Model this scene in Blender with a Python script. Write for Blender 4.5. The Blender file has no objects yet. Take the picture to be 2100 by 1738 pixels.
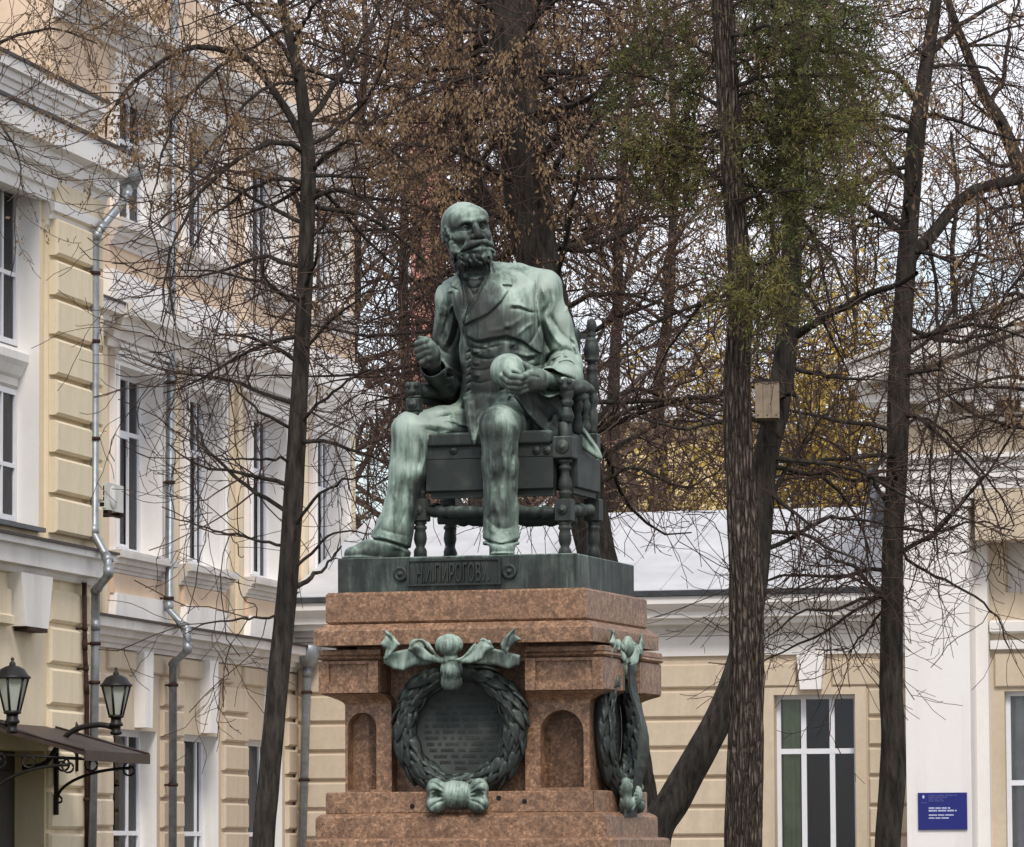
import bpy, bmesh, math, random
import numpy as np
from mathutils import Matrix, Vector

# ------------------------------------------------------------------ camera, sky, sun, exposure
SC = bpy.context.scene
COL = SC.collection
FPX, UC, VC = 10000.0, 1050.0, 869.0        # focal length and picture centre, in units of a 2100 wide picture
PITCH = math.atan((1752.0 - VC) / FPX)
ROLL = math.radians(0.30)
EYE = np.array([0.0, 0.0, 1.6])
_cp, _sp = math.cos(PITCH), math.sin(PITCH)
_r, _u, FWD = np.array([1.0, 0, 0]), np.array([0, -_sp, _cp]), np.array([0, _cp, _sp])
RGT = _r * math.cos(ROLL) - _u * math.sin(ROLL)
UPV = _u * math.cos(ROLL) + _r * math.sin(ROLL)
cam_data = bpy.data.cameras.new('camera')
cam = bpy.data.objects.new('camera', cam_data)
COL.objects.link(cam)
cam_data.sensor_fit = 'HORIZONTAL'
cam_data.sensor_width = 36.0
cam_data.lens = 36.0 * FPX / 2100.0
cam_data.clip_start, cam_data.clip_end = 0.5, 6000.0
M = Matrix.Identity(4)
for i in range(3):
    M[i][0], M[i][1], M[i][2], M[i][3] = RGT[i], UPV[i], -FWD[i], EYE[i]
cam.matrix_world = M
SC.camera = cam

SUN_DIR = np.array([0.16, -0.85, 0.95])       # towards the sun
SUN_DIR = SUN_DIR / np.linalg.norm(SUN_DIR)
world = bpy.data.worlds.new('World')
SC.world = world
world.use_nodes = True
wn, wl = world.node_tree.nodes, world.node_tree.links
wn.clear()
w_out = wn.new('ShaderNodeOutputWorld')
w_bg = wn.new('ShaderNodeBackground')
w_bg.inputs['Strength'].default_value = 0.10
w_sky = wn.new('ShaderNodeTexSky')
w_sky.sky_type = 'NISHITA'
w_sky.sun_disc = False
w_sky.sun_elevation = math.asin(SUN_DIR[2])
w_sky.sun_rotation = math.atan2(SUN_DIR[0], SUN_DIR[1])
w_tc = wn.new('ShaderNodeTexCoord')
w_no = wn.new('ShaderNodeTexNoise')
w_no.inputs['Scale'].default_value = 9.0
w_no.inputs['Detail'].default_value = 7.0
w_no.inputs['Roughness'].default_value = 0.55
w_rp = wn.new('ShaderNodeValToRGB')
w_rp.color_ramp.elements[0].position = 0.38
w_rp.color_ramp.elements[0].color = (0.15, 0.15, 0.15, 1)
w_rp.color_ramp.elements[1].position = 0.55
w_rp.color_ramp.elements[1].color = (1, 1, 1, 1)
w_mx = wn.new('ShaderNodeMixRGB')
w_mx.inputs['Color2'].default_value = (7.0, 7.1, 7.6, 1)
wl.new(w_tc.outputs['Generated'], w_no.inputs['Vector'])
wl.new(w_no.outputs['Fac'], w_rp.inputs['Fac'])
wl.new(w_rp.outputs['Color'], w_mx.inputs['Fac'])
wl.new(w_sky.outputs['Color'], w_mx.inputs['Color1'])
wl.new(w_mx.outputs['Color'], w_bg.inputs['Color'])
wl.new(w_bg.outputs['Background'], w_out.inputs['Surface'])

sun_data = bpy.data.lights.new('sun', 'SUN')
sun_data.energy = 1.5
sun_data.angle = math.radians(15)
sun_data.color = (1.0, 0.95, 0.88)
sun = bpy.data.objects.new('sun', sun_data)
COL.objects.link(sun)
sun.location = (-30, -40, 60)
sun.rotation_euler = Vector(SUN_DIR.tolist()).to_track_quat('Z', 'Y').to_euler()

SC.view_settings.view_transform = 'Standard'
SC.view_settings.look = 'None'
SC.view_settings.exposure = 0.66
SC.view_settings.gamma = 1.0
SC.view_settings.use_curve_mapping = False
SC.cycles.max_bounces = 6
SC.cycles.transparent_max_bounces = 12

# ------------------------------------------------------------------ helpers
def ray(u, v):
    """direction of the photograph's ray (u, v); u 0..2100, v 0..1738"""
    return FWD + RGT * ((u - UC) / FPX) + UPV * ((VC - v) / FPX)

def at(u, v, d):
    """world point on that ray at world depth y = d"""
    r = ray(u, v)
    return EYE + r * (d / r[1])

class Frame:
    """upright local frame: x along, y into, z up"""
    def __init__(self, origin, rotz):
        self.o = np.array([origin[0], origin[1], 0.0])
        self.rz = rotz
        c, s = math.cos(rotz), math.sin(rotz)
        self.ex, self.ey = np.array([c, s, 0]), np.array([-s, c, 0])
    def px(self, u, v, y=0.0):
        r = ray(u, v)
        t = (y - np.dot(EYE - self.o, self.ey)) / np.dot(r, self.ey)
        p = EYE + r * t - self.o
        return float(np.dot(p, self.ex)), float(p[2])
    def X(self, u, v, y=0.0): return self.px(u, v, y)[0]
    def Z(self, u, v, y=0.0): return self.px(u, v, y)[1]
    def P(self, u, v, y=0.0):
        x, z = self.px(u, v, y)
        return np.array([x, y, z])
    def world(self, p):
        return self.o + self.ex * p[0] + self.ey * p[1] + np.array([0, 0, p[2]])
    def from_world(self, p):
        q = np.asarray(p) - self.o
        return np.array([np.dot(q, self.ex), np.dot(q, self.ey), q[2]])

def tag(o, label=None, cat=None, group=None, kind=None):
    if label: o['label'] = label
    if cat: o['category'] = cat
    if group: o['group'] = group
    if kind: o['kind'] = kind
    return o

def empty(name, loc=(0, 0, 0), rz=0.0, label=None, cat=None, group=None, kind=None):
    o = bpy.data.objects.new(name, None)
    o.empty_display_size = 0.2
    COL.objects.link(o)
    o.location = loc
    o.rotation_euler = (0, 0, rz)
    return tag(o, label, cat, group, kind)

def link_mesh(name, me, mat=None, parent=None):
    o = bpy.data.objects.new(name, me)
    COL.objects.link(o)
    if mat is not None and not me.materials:
        me.materials.append(mat)
    if parent is not None:
        o.parent = parent
    return o

def np_mesh(name, verts, loops, loop_start, loop_total, smooth=True):
    me = bpy.data.meshes.new(name)
    me.vertices.add(len(verts))
    me.vertices.foreach_set('co', np.ascontiguousarray(verts, dtype=np.float32).ravel())
    me.loops.add(len(loops))
    me.loops.foreach_set('vertex_index', np.ascontiguousarray(loops, dtype=np.int32))
    me.polygons.add(len(loop_start))
    me.polygons.foreach_set('loop_start', np.ascontiguousarray(loop_start, dtype=np.int32))
    me.polygons.foreach_set('loop_total', np.ascontiguousarray(loop_total, dtype=np.int32))
    me.update(calc_edges=True)
    me.polygons.foreach_set('use_smooth', np.full(len(loop_start), smooth, dtype=bool))
    return me

def quad_mesh(name, verts, quads, smooth=True):
    q = np.asarray(quads, dtype=np.int32)
    n, k = q.shape
    return np_mesh(name, verts, q.ravel(), np.arange(n) * k, np.full(n, k), smooth)

class MB:
    """collects shapes and links them as ONE mesh"""
    def __init__(self):
        self.v, self.f = [], []
        self.smooth = []
    def add(self, verts, faces, smooth=False):
        b = len(self.v)
        self.v += [tuple(map(float, p)) for p in verts]
        self.f += [tuple(b + i for i in f) for f in faces]
        self.smooth += [smooth] * len(faces)
    def box(self, x0, x1, y0, y1, z0, z1):
        if x0 > x1: x0, x1 = x1, x0
        if y0 > y1: y0, y1 = y1, y0
        if z0 > z1: z0, z1 = z1, z0
        self.add([(x0, y0, z0), (x1, y0, z0), (x1, y1, z0), (x0, y1, z0),
                  (x0, y0, z1), (x1, y0, z1), (x1, y1, z1), (x0, y1, z1)],
                 [(0, 3, 2, 1), (4, 5, 6, 7), (0, 1, 5, 4), (1, 2, 6, 5), (2, 3, 7, 6), (3, 0, 4, 7)])
        return self
    def cbox(self, x0, x1, y0, y1, z0, z1, c=0.02):
        """box whose front (y0) edges are chamfered by c"""
        if x0 > x1: x0, x1 = x1, x0
        if z0 > z1: z0, z1 = z1, z0
        self.add([(x0, y1, z0), (x1, y1, z0), (x1, y1, z1), (x0, y1, z1),
                  (x0, y0 + c, z0), (x1, y0 + c, z0), (x1, y0 + c, z1), (x0, y0 + c, z1),
                  (x0 + c, y0, z0 + c), (x1 - c, y0, z0 + c), (x1 - c, y0, z1 - c), (x0 + c, y0, z1 - c)],
                 [(0, 1, 2, 3)[::-1] if False else (1, 0, 3, 2), (0, 1, 5, 4), (1, 2, 6, 5), (2, 3, 7, 6), (3, 0, 4, 7),
                  (4, 5, 9, 8), (5, 6, 10, 9), (6, 7, 11, 10), (7, 4, 8, 11), (8, 9, 10, 11)])
        return self
    def prism_x(self, prof, x0, x1, m0=0.0, m1=0.0):
        """(y, z) profile swept along x; m0/m1: mitre slope at the ends (x shifts by m * -y)"""
        n = len(prof)
        vs = [(x0 - m0 * -y, y, z) for y, z in prof] + [(x1 + m1 * -y, y, z) for y, z in prof]
        fs = [(i, (i + 1) % n, n + (i + 1) % n, n + i) for i in range(n)]
        fs += [tuple(range(n))[::-1], tuple(range(n, 2 * n))]
        self.add(vs, fs)
        return self
    def prism_y(self, poly, y0, y1):
        """(x, z) polygon swept along y"""
        n = len(poly)
        vs = [(x, y0, z) for x, z in poly] + [(x, y1, z) for x, z in poly]
        fs = [(i, (i + 1) % n, n + (i + 1) % n, n + i) for i in range(n)]
        fs += [tuple(range(n))[::-1], tuple(range(n, 2 * n))]
        self.add(vs, fs)
        return self
    def lathe(self, prof, c=(0, 0, 0), seg=18, axis='z', smooth=True, M3=None):
        """(r, h) profile turned about an axis through c"""
        vs, fs = [], []
        for r, h in prof:
            for k in range(seg):
                a = 2 * math.pi * k / seg
                p = (r * math.cos(a), r * math.sin(a), h)
                if axis == 'x': p = (p[2], p[0], p[1])
                elif axis == 'y': p = (p[1], p[2], p[0])
                if M3 is not None: p = tuple(M3 @ np.array(p))
                vs.append((p[0] + c[0], p[1] + c[1], p[2] + c[2]))
        n = len(prof)
        for i in range(n - 1):
            for k in range(seg):
                k2 = (k + 1) % seg
                fs.append((i * seg + k, i * seg + k2, (i + 1) * seg + k2, (i + 1) * seg + k))
        fs.append(tuple(range(seg))[::-1])
        fs.append(tuple((n - 1) * seg + k for k in range(seg)))
        self.add(vs, fs, smooth)
        return self
    def tube(self, pts, r, seg=8, smooth=True, flat=None):
        pts = np.asarray(pts, dtype=float)
        n = len(pts)
        rr = np.full(n, r) if np.isscalar(r) else np.asarray(r, float)
        T = np.gradient(pts, axis=0)
        T /= np.linalg.norm(T, axis=1)[:, None] + 1e-12
        ref = np.array([0.0, 0, 1]) if abs(T[:, 2]).mean() < 0.8 else np.array([1.0, 0, 0])
        vs, fs = [], []
        for i in range(n):
            a = np.cross(T[i], ref); a /= np.linalg.norm(a) + 1e-12
            b = np.cross(T[i], a)
            for k in range(seg):
                t = 2 * math.pi * k / seg
                vs.append(pts[i] + rr[i] * (a * math.cos(t) + b * math.sin(t) * (flat or 1.0)))
        for i in range(n - 1):
            for k in range(seg):
                k2 = (k + 1) % seg
                fs.append((i * seg + k, i * seg + k2, (i + 1) * seg + k2, (i + 1) * seg + k))
        fs.append(tuple(range(seg))[::-1])
        fs.append(tuple((n - 1) * seg + k for k in range(seg)))
        self.add(vs, fs, smooth)
        return self
    def mesh(self, name):
        me = bpy.data.meshes.new(name)
        me.from_pydata(self.v, [], self.f)
        me.update()
        bm = bmesh.new(); bm.from_mesh(me)
        bmesh.ops.recalc_face_normals(bm, faces=bm.faces)
        bm.to_mesh(me); bm.free()
        me.polygons.foreach_set('use_smooth', np.array(self.smooth, dtype=bool))
        return me
    def build(self, name, mat, parent=None):
        return link_mesh(name, self.mesh(name), mat, parent)

def smooth_curve(pts, n):
    """Catmull-Rom through pts (any dimension), n samples evenly spaced in length"""
    P = np.asarray(pts, float)
    if len(P) == 2:
        t = np.linspace(0, 1, n)[:, None]
        return P[0] * (1 - t) + P[1] * t
    Q = np.vstack([2 * P[0] - P[1], P, 2 * P[-1] - P[-2]])
    out = []
    for i in range(1, len(Q) - 2):
        for t in np.linspace(0, 1, 16, endpoint=False):
            p0, p1, p2, p3 = Q[i - 1], Q[i], Q[i + 1], Q[i + 2]
            out.append(0.5 * (2 * p1 + (p2 - p0) * t + (2 * p0 - 5 * p1 + 4 * p2 - p3) * t * t + (3 * p1 - p0 - 3 * p2 + p3) * t ** 3))
    out.append(P[-1])
    out = np.array(out)
    L = np.concatenate([[0], np.cumsum(np.linalg.norm(np.diff(out[:, :3], axis=0), axis=1))])
    s = np.linspace(0, L[-1], n)
    return np.stack([np.interp(s, L, out[:, k]) for k in range(out.shape[1])], axis=1)

# ------------------------------------------------------------------ materials
def srgb(r, g, b):
    f = lambda c: (c / 255.0 / 12.92) if c <= 10.3 else ((c / 255.0 + 0.055) / 1.055) ** 2.4
    return (f(r), f(g), f(b), 1.0)

class NT:
    def __init__(self, name):
        self.m = bpy.data.materials.new(name)
        self.m.use_nodes = True
        self.n, self.l = self.m.node_tree.nodes, self.m.node_tree.links
        self.n.clear()
        self.out = self.n.new('ShaderNodeOutputMaterial')
        self.b = self.n.new('ShaderNodeBsdfPrincipled')
        self.l.new(self.b.outputs[0], self.out.inputs['Surface'])
        self.tc = self.n.new('ShaderNodeTexCoord')
    def noise(self, scale, detail=4, rough=0.55, vscale=None, coord='Object', rot=None):
        n = self.n.new('ShaderNodeTexNoise')
        n.inputs['Scale'].default_value = scale
        n.inputs['Detail'].default_value = detail
        n.inputs['Roughness'].default_value = rough
        if vscale is not None:
            mp = self.n.new('ShaderNodeMapping')
            mp.inputs['Scale'].default_value = vscale
            self.l.new(self.tc.outputs[coord], mp.inputs['Vector'])
            self.l.new(mp.outputs[0], n.inputs['Vector'])
        else:
            self.l.new(self.tc.outputs[coord], n.inputs['Vector'])
        return n.outputs['Fac']
    def voronoi(self, scale, feature='F1', coord='Object', vscale=None, out='Distance'):
        n = self.n.new('ShaderNodeTexVoronoi')
        n.feature = feature
        n.inputs['Scale'].default_value = scale
        if vscale is not None:
            mp = self.n.new('ShaderNodeMapping')
            mp.inputs['Scale'].default_value = vscale
            self.l.new(self.tc.outputs[coord], mp.inputs['Vector'])
            self.l.new(mp.outputs[0], n.inputs['Vector'])
        else:
            self.l.new(self.tc.outputs[coord], n.inputs['Vector'])
        return n.outputs[out]
    def ramp(self, fac, stops):
        r = self.n.new('ShaderNodeValToRGB')
        el = r.color_ramp.elements
        while len(el) < len(stops): el.new(0.5)
        for e, (p, c) in zip(el, stops):
            e.position = p
            e.color = c if len(c) == 4 else (*c, 1)
        self.l.new(fac, r.inputs['Fac'])
        return r.outputs['Color']
    def mix(self, fac, a, b, mode='MIX'):
        m = self.n.new('ShaderNodeMixRGB')
        m.blend_type = mode
        for s, v in ((m.inputs['Fac'], fac), (m.inputs['Color1'], a), (m.inputs['Color2'], b)):
            if isinstance(v, (int, float)): s.default_value = v
            elif isinstance(v, tuple): s.default_value = v if len(v) == 4 else (*v, 1)
            else: self.l.new(v, s)
        return m.outputs['Color']
    def math(self, op, a, b=0.0):
        m = self.n.new('ShaderNodeMath')
        m.operation = op
        for s, v in ((m.inputs[0], a), (m.inputs[1], b)):
            if isinstance(v, (int, float)): s.default_value = v
            else: self.l.new(v, s)
        return m.outputs[0]
    def base(self, col, rough=0.8, metal=0.0, spec=0.35):
        if isinstance(col, tuple): self.b.inputs['Base Color'].default_value = col if len(col) == 4 else (*col, 1)
        else: self.l.new(col, self.b.inputs['Base Color'])
        if isinstance(rough, (int, float)): self.b.inputs['Roughness'].default_value = rough
        else: self.l.new(rough, self.b.inputs['Roughness'])
        self.b.inputs['Metallic'].default_value = metal
        self.b.inputs['Specular IOR Level'].default_value = spec
    def bump(self, h, strength=0.3, dist=0.02):
        b = self.n.new('ShaderNodeBump')
        b.inputs['Strength'].default_value = strength
        b.inputs['Distance'].default_value = dist
        self.l.new(h, b.inputs['Height'])
        self.l.new(b.outputs[0], self.b.inputs['Normal'])

def stucco(name, col, dirt=0.20, rough=0.9):
    t = NT(name)
    n1 = t.noise(0.9, 6, 0.6, (1, 1, 0.35))
    n2 = t.noise(14, 5, 0.6)
    n3 = t.noise(2.2, 6, 0.65, (1.0, 1.0, 0.12))
    dark = tuple(c * (1 - dirt) * k for c, k in zip(col[:3], (1.0, 0.99, 0.97))) + (1,)
    lite = tuple(min(0.9, c * 1.05) for c in col[:3]) + (1,)
    c = t.ramp(n1, [(0.3, dark), (0.62, col), (0.8, lite)])
    c = t.mix(t.ramp(n3, [(0.52, (0, 0, 0)), (0.74, (0.75, 0.75, 0.75))]), c, tuple(k * .86 for k in dark[:3]))
    c = t.mix(0.06, c, t.ramp(n2, [(0.3, (0, 0, 0)), (0.7, (1, 1, 1))]), 'OVERLAY')
    t.base(c, rough, 0, 0.2)
    t.bump(n2, 0.15, 0.01)
    return t.m

MAT = {}
MAT['yellow'] = stucco('yellow_stucco', srgb(233, 217, 188))
MAT['peach'] = stucco('peach_stucco', srgb(228, 202, 176))
MAT['beige'] = stucco('beige_stucco', srgb(212, 195, 172))
MAT['white'] = stucco('white_stucco', srgb(238, 234, 230), 0.14)
MAT['white2'] = stucco('white_plaster', srgb(238, 234, 231), 0.07)
MAT['greytrim'] = stucco('weathered_trim', srgb(224, 219, 214), 0.26)

def flat(name, col, rough=0.6, metal=0.0, spec=0.4, var=0.25, scale=6):
    t = NT(name)
    n = t.noise(scale, 5, 0.6)
    lo = tuple(c * (1 - var) for c in col[:3]) + (1,)
    hi = tuple(min(0.95, c * (1 + var * 0.6)) for c in col[:3]) + (1,)
    t.base(t.ramp(n, [(0.3, lo), (0.7, hi)]), rough, metal, spec)
    return t.m

MAT['pvc'] = flat('white_window_frame', srgb(228, 228, 232), 0.4, 0, 0.4, 0.05)
MAT['curtain'] = flat('pale_curtain', srgb(205, 204, 200), 0.9, 0, 0.1, 0.2, 3)
MAT['greencurtain'] = flat('green_curtain', srgb(160, 174, 130), 0.9, 0, 0.1, 0.25, 3)
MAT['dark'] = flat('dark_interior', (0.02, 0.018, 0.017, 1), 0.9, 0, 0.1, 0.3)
MAT['zinc'] = flat('galvanised_pipe', srgb(150, 154, 158), 0.45, 0.55, 0.5, 0.3, 9)
MAT['roofmetal'] = flat('brown_sheet_metal', srgb(70, 56, 52), 0.5, 0.3, 0.5, 0.35, 5)
MAT['iron'] = flat('black_iron', (0.018, 0.016, 0.016, 1), 0.5, 0.4, 0.5, 0.4, 20)
MAT['rust'] = flat('rusty_iron', (0.05, 0.025, 0.018, 1), 0.8, 0.2, 0.3, 0.5, 14)
MAT['flash'] = flat('dark_roof_edge', (0.06, 0.045, 0.04, 1), 0.6, 0.2, 0.4, 0.3, 8)
MAT['gutter'] = flat('grey_gutter', srgb(88, 92, 96), 0.5, 0.3, 0.4, 0.3, 8)
MAT['door'] = flat('dark_door', (0.045, 0.042, 0.04, 1), 0.5, 0.1, 0.4, 0.4, 4)
MAT['acwhite'] = flat('ac_casing', srgb(200, 198, 190), 0.5, 0, 0.4, 0.15, 6)
MAT['blue'] = flat('blue_enamel', (0.012, 0.018, 0.18, 1), 0.3, 0, 0.5, 0.1, 3)
MAT['signtext'] = flat('pale_print', srgb(190, 195, 225), 0.5, 0, 0.3, 0.05)
MAT['signfaint'] = flat('faint_print', srgb(86, 92, 150), 0.5, 0, 0.3, 0.05)
MAT['roofwhite'] = flat('pale_roof_sheet', srgb(202, 202, 204), 0.55, 0.1, 0.4, 0.14, 1.6)
MAT['board'] = flat('weathered_board', srgb(150, 134, 116), 0.9, 0, 0.2, 0.3, 12)
MAT['frost'] = flat('frosted_glass', srgb(176, 180, 170), 0.35, 0, 0.4, 0.1, 5)

def glass():
    t = NT('window_glass')
    tr = t.n.new('ShaderNodeBsdfTransparent'); tr.inputs[0].default_value = (0.93, 0.94, 0.94, 1)
    gl = t.n.new('ShaderNodeBsdfGlossy'); gl.inputs['Roughness'].default_value = 0.03
    gl.inputs[0].default_value = (0.5, 0.51, 0.53, 1)
    fr = t.n.new('ShaderNodeFresnel'); fr.inputs[0].default_value = 1.5
    mx = t.n.new('ShaderNodeMixShader')
    t.l.new(fr.outputs[0], mx.inputs[0]); t.l.new(tr.outputs[0], mx.inputs[1]); t.l.new(gl.outputs[0], mx.inputs[2])
    t.l.new(mx.outputs[0], t.out.inputs['Surface'])
    return t.m
MAT['glass'] = glass()

def granite():
    t = NT('red_brown_granite')
    v = t.voronoi(95, 'F1')
    n1 = t.noise(120, 3, 0.6)
    n2 = t.noise(2.2, 6, 0.65, (1, 1, 1.4))
    n6 = t.noise(17, 5, 0.7)
    n3 = t.noise(52, 5, 0.72)
    n4 = t.noise(5, 6, 0.7, (1.3, 1.3, .22))
    c = t.ramp(n3, [(0.26, srgb(58, 45, 36)), (0.42, srgb(120, 90, 67)), (0.56, srgb(158, 122, 95)), (0.72, srgb(204, 167, 134))])
    c = t.mix(t.ramp(v, [(0.16, (0.7, 0.7, 0.7)), (0.34, (0, 0, 0))]), c, srgb(112, 78, 58))
    c = t.mix(t.ramp(n1, [(0.60, (0, 0, 0)), (0.68, (0.8, 0.8, 0.8))]), c, srgb(52, 42, 37))
    c = t.mix(t.ramp(n2, [(0.46, (0, 0, 0)), (0.72, (0.5, 0.5, 0.5))]), c, srgb(84, 64, 50))
    c = t.mix(t.ramp(n6, [(0.47, (0, 0, 0)), (0.60, (0.62, 0.62, 0.62))]), c, srgb(86, 64, 49))
    c = t.mix(t.ramp(n6, [(0.32, (0.4, 0.4, 0.4)), (0.42, (0, 0, 0))]), c, srgb(182, 143, 112))
    c = t.mix(t.ramp(n4, [(0.56, (0, 0, 0)), (0.74, (0.45, 0.45, 0.45))]), c, srgb(74, 58, 48))
    t.base(c, 0.5, 0, 0.45)
    t.bump(n3, 0.08, 0.004)
    return t.m
MAT['granite'] = granite()

def bronze(name, pale, bias=0.0, streak=1.0):
    """weathered bronze: rain washed faces carry pale verdigris, sheltered metal stays dark"""
    t = NT(name)
    g = t.n.new('ShaderNodeNewGeometry')
    sep = t.n.new('ShaderNodeSeparateXYZ')
    t.l.new(g.outputs['Normal'], sep.inputs[0])
    n1 = t.noise(4.5, 6, 0.62, (1, 1, 0.45))
    n2 = t.noise(16, 5, 0.65, (1.0, 1.0, 0.16))
    n3 = t.noise(45, 4, 0.6)
    rain = t.math('MULTIPLY_ADD', sep.outputs['Z'], 0.34)
    rain.node.inputs[2].default_value = -0.72 + bias
    n0 = t.noise(1.7, 4, 0.6)
    f = t.math('ADD', t.math('ADD', t.math('MULTIPLY', n1, 1.0), t.math('MULTIPLY', n2, 0.9 * streak)), rain)
    f = t.math('ADD', f, t.math('MULTIPLY', n3, 0.20))
    n5 = t.noise(34, 4, 0.6, (1.0, 1.0, 0.10))
    f = t.math('ADD', f, t.math('MULTIPLY', t.math('SUBTRACT', n5, 0.5), 0.75 * streak))
    f = t.math('ADD', f, t.math('MULTIPLY', n0, 0.9))
    f = t.math('SUBTRACT', f, 0.45)
    pa = t.n.new('ShaderNodeAttribute'); pa.attribute_name = 'patina_shade'
    f = t.math('ADD', f, t.math('MULTIPLY', pa.outputs['Fac'], t.math('MULTIPLY_ADD', t.noise(6, 4, 0.65, (1, 1, 0.3)), 1.5)))
    f.node.inputs[1].links[0].from_node.inputs[1].links[0].from_node.inputs[2].default_value = 0.05
    c = t.ramp(f, [(0.02, (0.022, 0.027, 0.024)), (0.20, (0.046, 0.060, 0.052)), (0.40, (0.104, 0.136, 0.113)),
                   (0.60, (0.208, 0.280, 0.230)), (0.85, pale)])
    c = t.mix(t.ramp(t.noise(7, 3, 0.5), [(0.50, (0, 0, 0)), (0.75, (0.35, 0.35, 0.35))]), c, (0.115, 0.112, 0.098))
    t.base(c, 0.6, 0.15, 0.4)
    t.bump(t.noise(70, 5, 0.65), 0.22, 0.004)
    return t.m
MAT['bronze'] = bronze('weathered_bronze', (0.36, 0.435, 0.370), -0.04)
MAT['bronzeplinth'] = bronze('plinth_bronze', (0.25, 0.33, 0.285), -0.15, .9)
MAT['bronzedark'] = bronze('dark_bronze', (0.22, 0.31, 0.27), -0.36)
MAT['bronzeapron'] = bronze('shaded_bronze', (0.13, 0.18, 0.155), -0.50, .6)  # darker bronze: shade under the seat put into the apron colour
MAT['bronzedisc'] = bronze('grey_bronze', (0.20, 0.26, 0.23), -0.34, .4)
MAT['bronzedisc2'] = bronze('rubbed_bronze', (0.22, 0.29, 0.25), -0.20, .4)

def bark(name, dark, lite, vs=(1, 1, 0.16), scale=16, bump=0.6):
    t = NT(name)
    n = t.noise(scale, 6, 0.65, vs)
    n2 = t.noise(2.5, 4, 0.6)
    c = t.ramp(n, [(0.35, dark), (0.52, tuple((a + b) / 2 for a, b in zip(dark, lite))), (0.68, lite)])
    c = t.mix(t.ramp(n2, [(0.4, (0, 0, 0)), (0.7, (0.5, 0.5, 0.5))]), c, dark)
    t.base(c, 0.95, 0, 0.15)
    t.bump(n, bump, 0.03)
    return t.m
MAT['bark'] = bark('dark_bark', (0.018, 0.015, 0.013, 1), (0.085, 0.072, 0.060, 1), (1, 1, .2), 24, .8)
def larchbark():
    t = NT('larch_bark')
    v = t.voronoi(1.0, 'F1', 'Object', (40, 40, 6.5))
    e = t.voronoi(1.0, 'DISTANCE_TO_EDGE', 'Object', (40, 40, 6.5))
    n = t.noise(60, 5, 0.65, (1, 1, .5)); n2 = t.noise(3, 4, 0.6)
    c = t.ramp(v, [(0.05, (0.27, 0.22, 0.18)), (0.35, (0.15, 0.115, 0.092)), (0.7, (0.065, 0.048, 0.038))])
    c = t.mix(t.ramp(e, [(0.02, (1, 1, 1)), (0.16, (0, 0, 0))]), c, (0.018, 0.012, 0.010))
    c = t.mix(0.45, c, t.ramp(n, [(0.3, (0.03, 0.022, 0.017)), (0.7, (0.21, 0.165, 0.135))]))
    c = t.mix(t.ramp(n2, [(0.45, (0, 0, 0)), (0.7, (0.5, 0.5, 0.5))]), c, (0.03, 0.022, 0.018))
    t.base(c, 0.95, 0, 0.12)
    t.bump(t.ramp(e, [(0.0, (0, 0, 0)), (0.3, (1, 1, 1))]), 1.0, 0.03)
    return t.m
MAT['larchbark'] = larchbark()
MAT['twig'] = flat('twig_bark', (0.080, 0.050, 0.040, 1), 0.9, 0, 0.15, 0.5, 3)
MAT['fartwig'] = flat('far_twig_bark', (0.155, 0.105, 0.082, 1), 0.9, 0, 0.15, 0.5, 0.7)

def leafmat(name, cols, scale=1.2):
    t = NT(name)
    n = t.noise(scale, 3, 0.7)
    n2 = t.noise(23, 2, 0.5)
    f = t.math('ADD', t.math('MULTIPLY', n, 0.6), t.math('MULTIPLY', n2, 0.4))
    k = len(cols)
    t.base(t.ramp(f, [(0.3 + 0.4 * i / (k - 1), c) for i, c in enumerate(cols)]), 0.85, 0, 0.2)
    tl = t.n.new('ShaderNodeBsdfTranslucent')
    src = t.b.inputs['Base Color'].links[0].from_socket
    t.l.new(src, tl.inputs[0])
    mx = t.n.new('ShaderNodeMixShader'); mx.inputs[0].default_value = 0.3
    t.l.new(t.b.outputs[0], mx.inputs[1]); t.l.new(tl.outputs[0], mx.inputs[2])
    t.l.new(mx.outputs[0], t.out.inputs['Surface'])
    return t.m
MAT['bract'] = leafmat('dry_brown_bracts', [(0.14, 0.080, 0.045, 1), (0.28, 0.18, 0.10, 1), (0.46, 0.33, 0.20, 1)])
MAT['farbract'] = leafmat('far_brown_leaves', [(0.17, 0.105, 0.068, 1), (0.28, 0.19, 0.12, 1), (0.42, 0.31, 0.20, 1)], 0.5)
MAT['needle'] = leafmat('larch_needles', [(0.060, 0.095, 0.045, 1), (0.135, 0.150, 0.052, 1), (0.36, 0.28, 0.085, 1)], 0.9)
MAT['goldleaf'] = leafmat('golden_leaves', [(0.36, 0.22, 0.05, 1), (0.52, 0.37, 0.09, 1), (0.66, 0.50, 0.16, 1)], 0.5)

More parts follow.
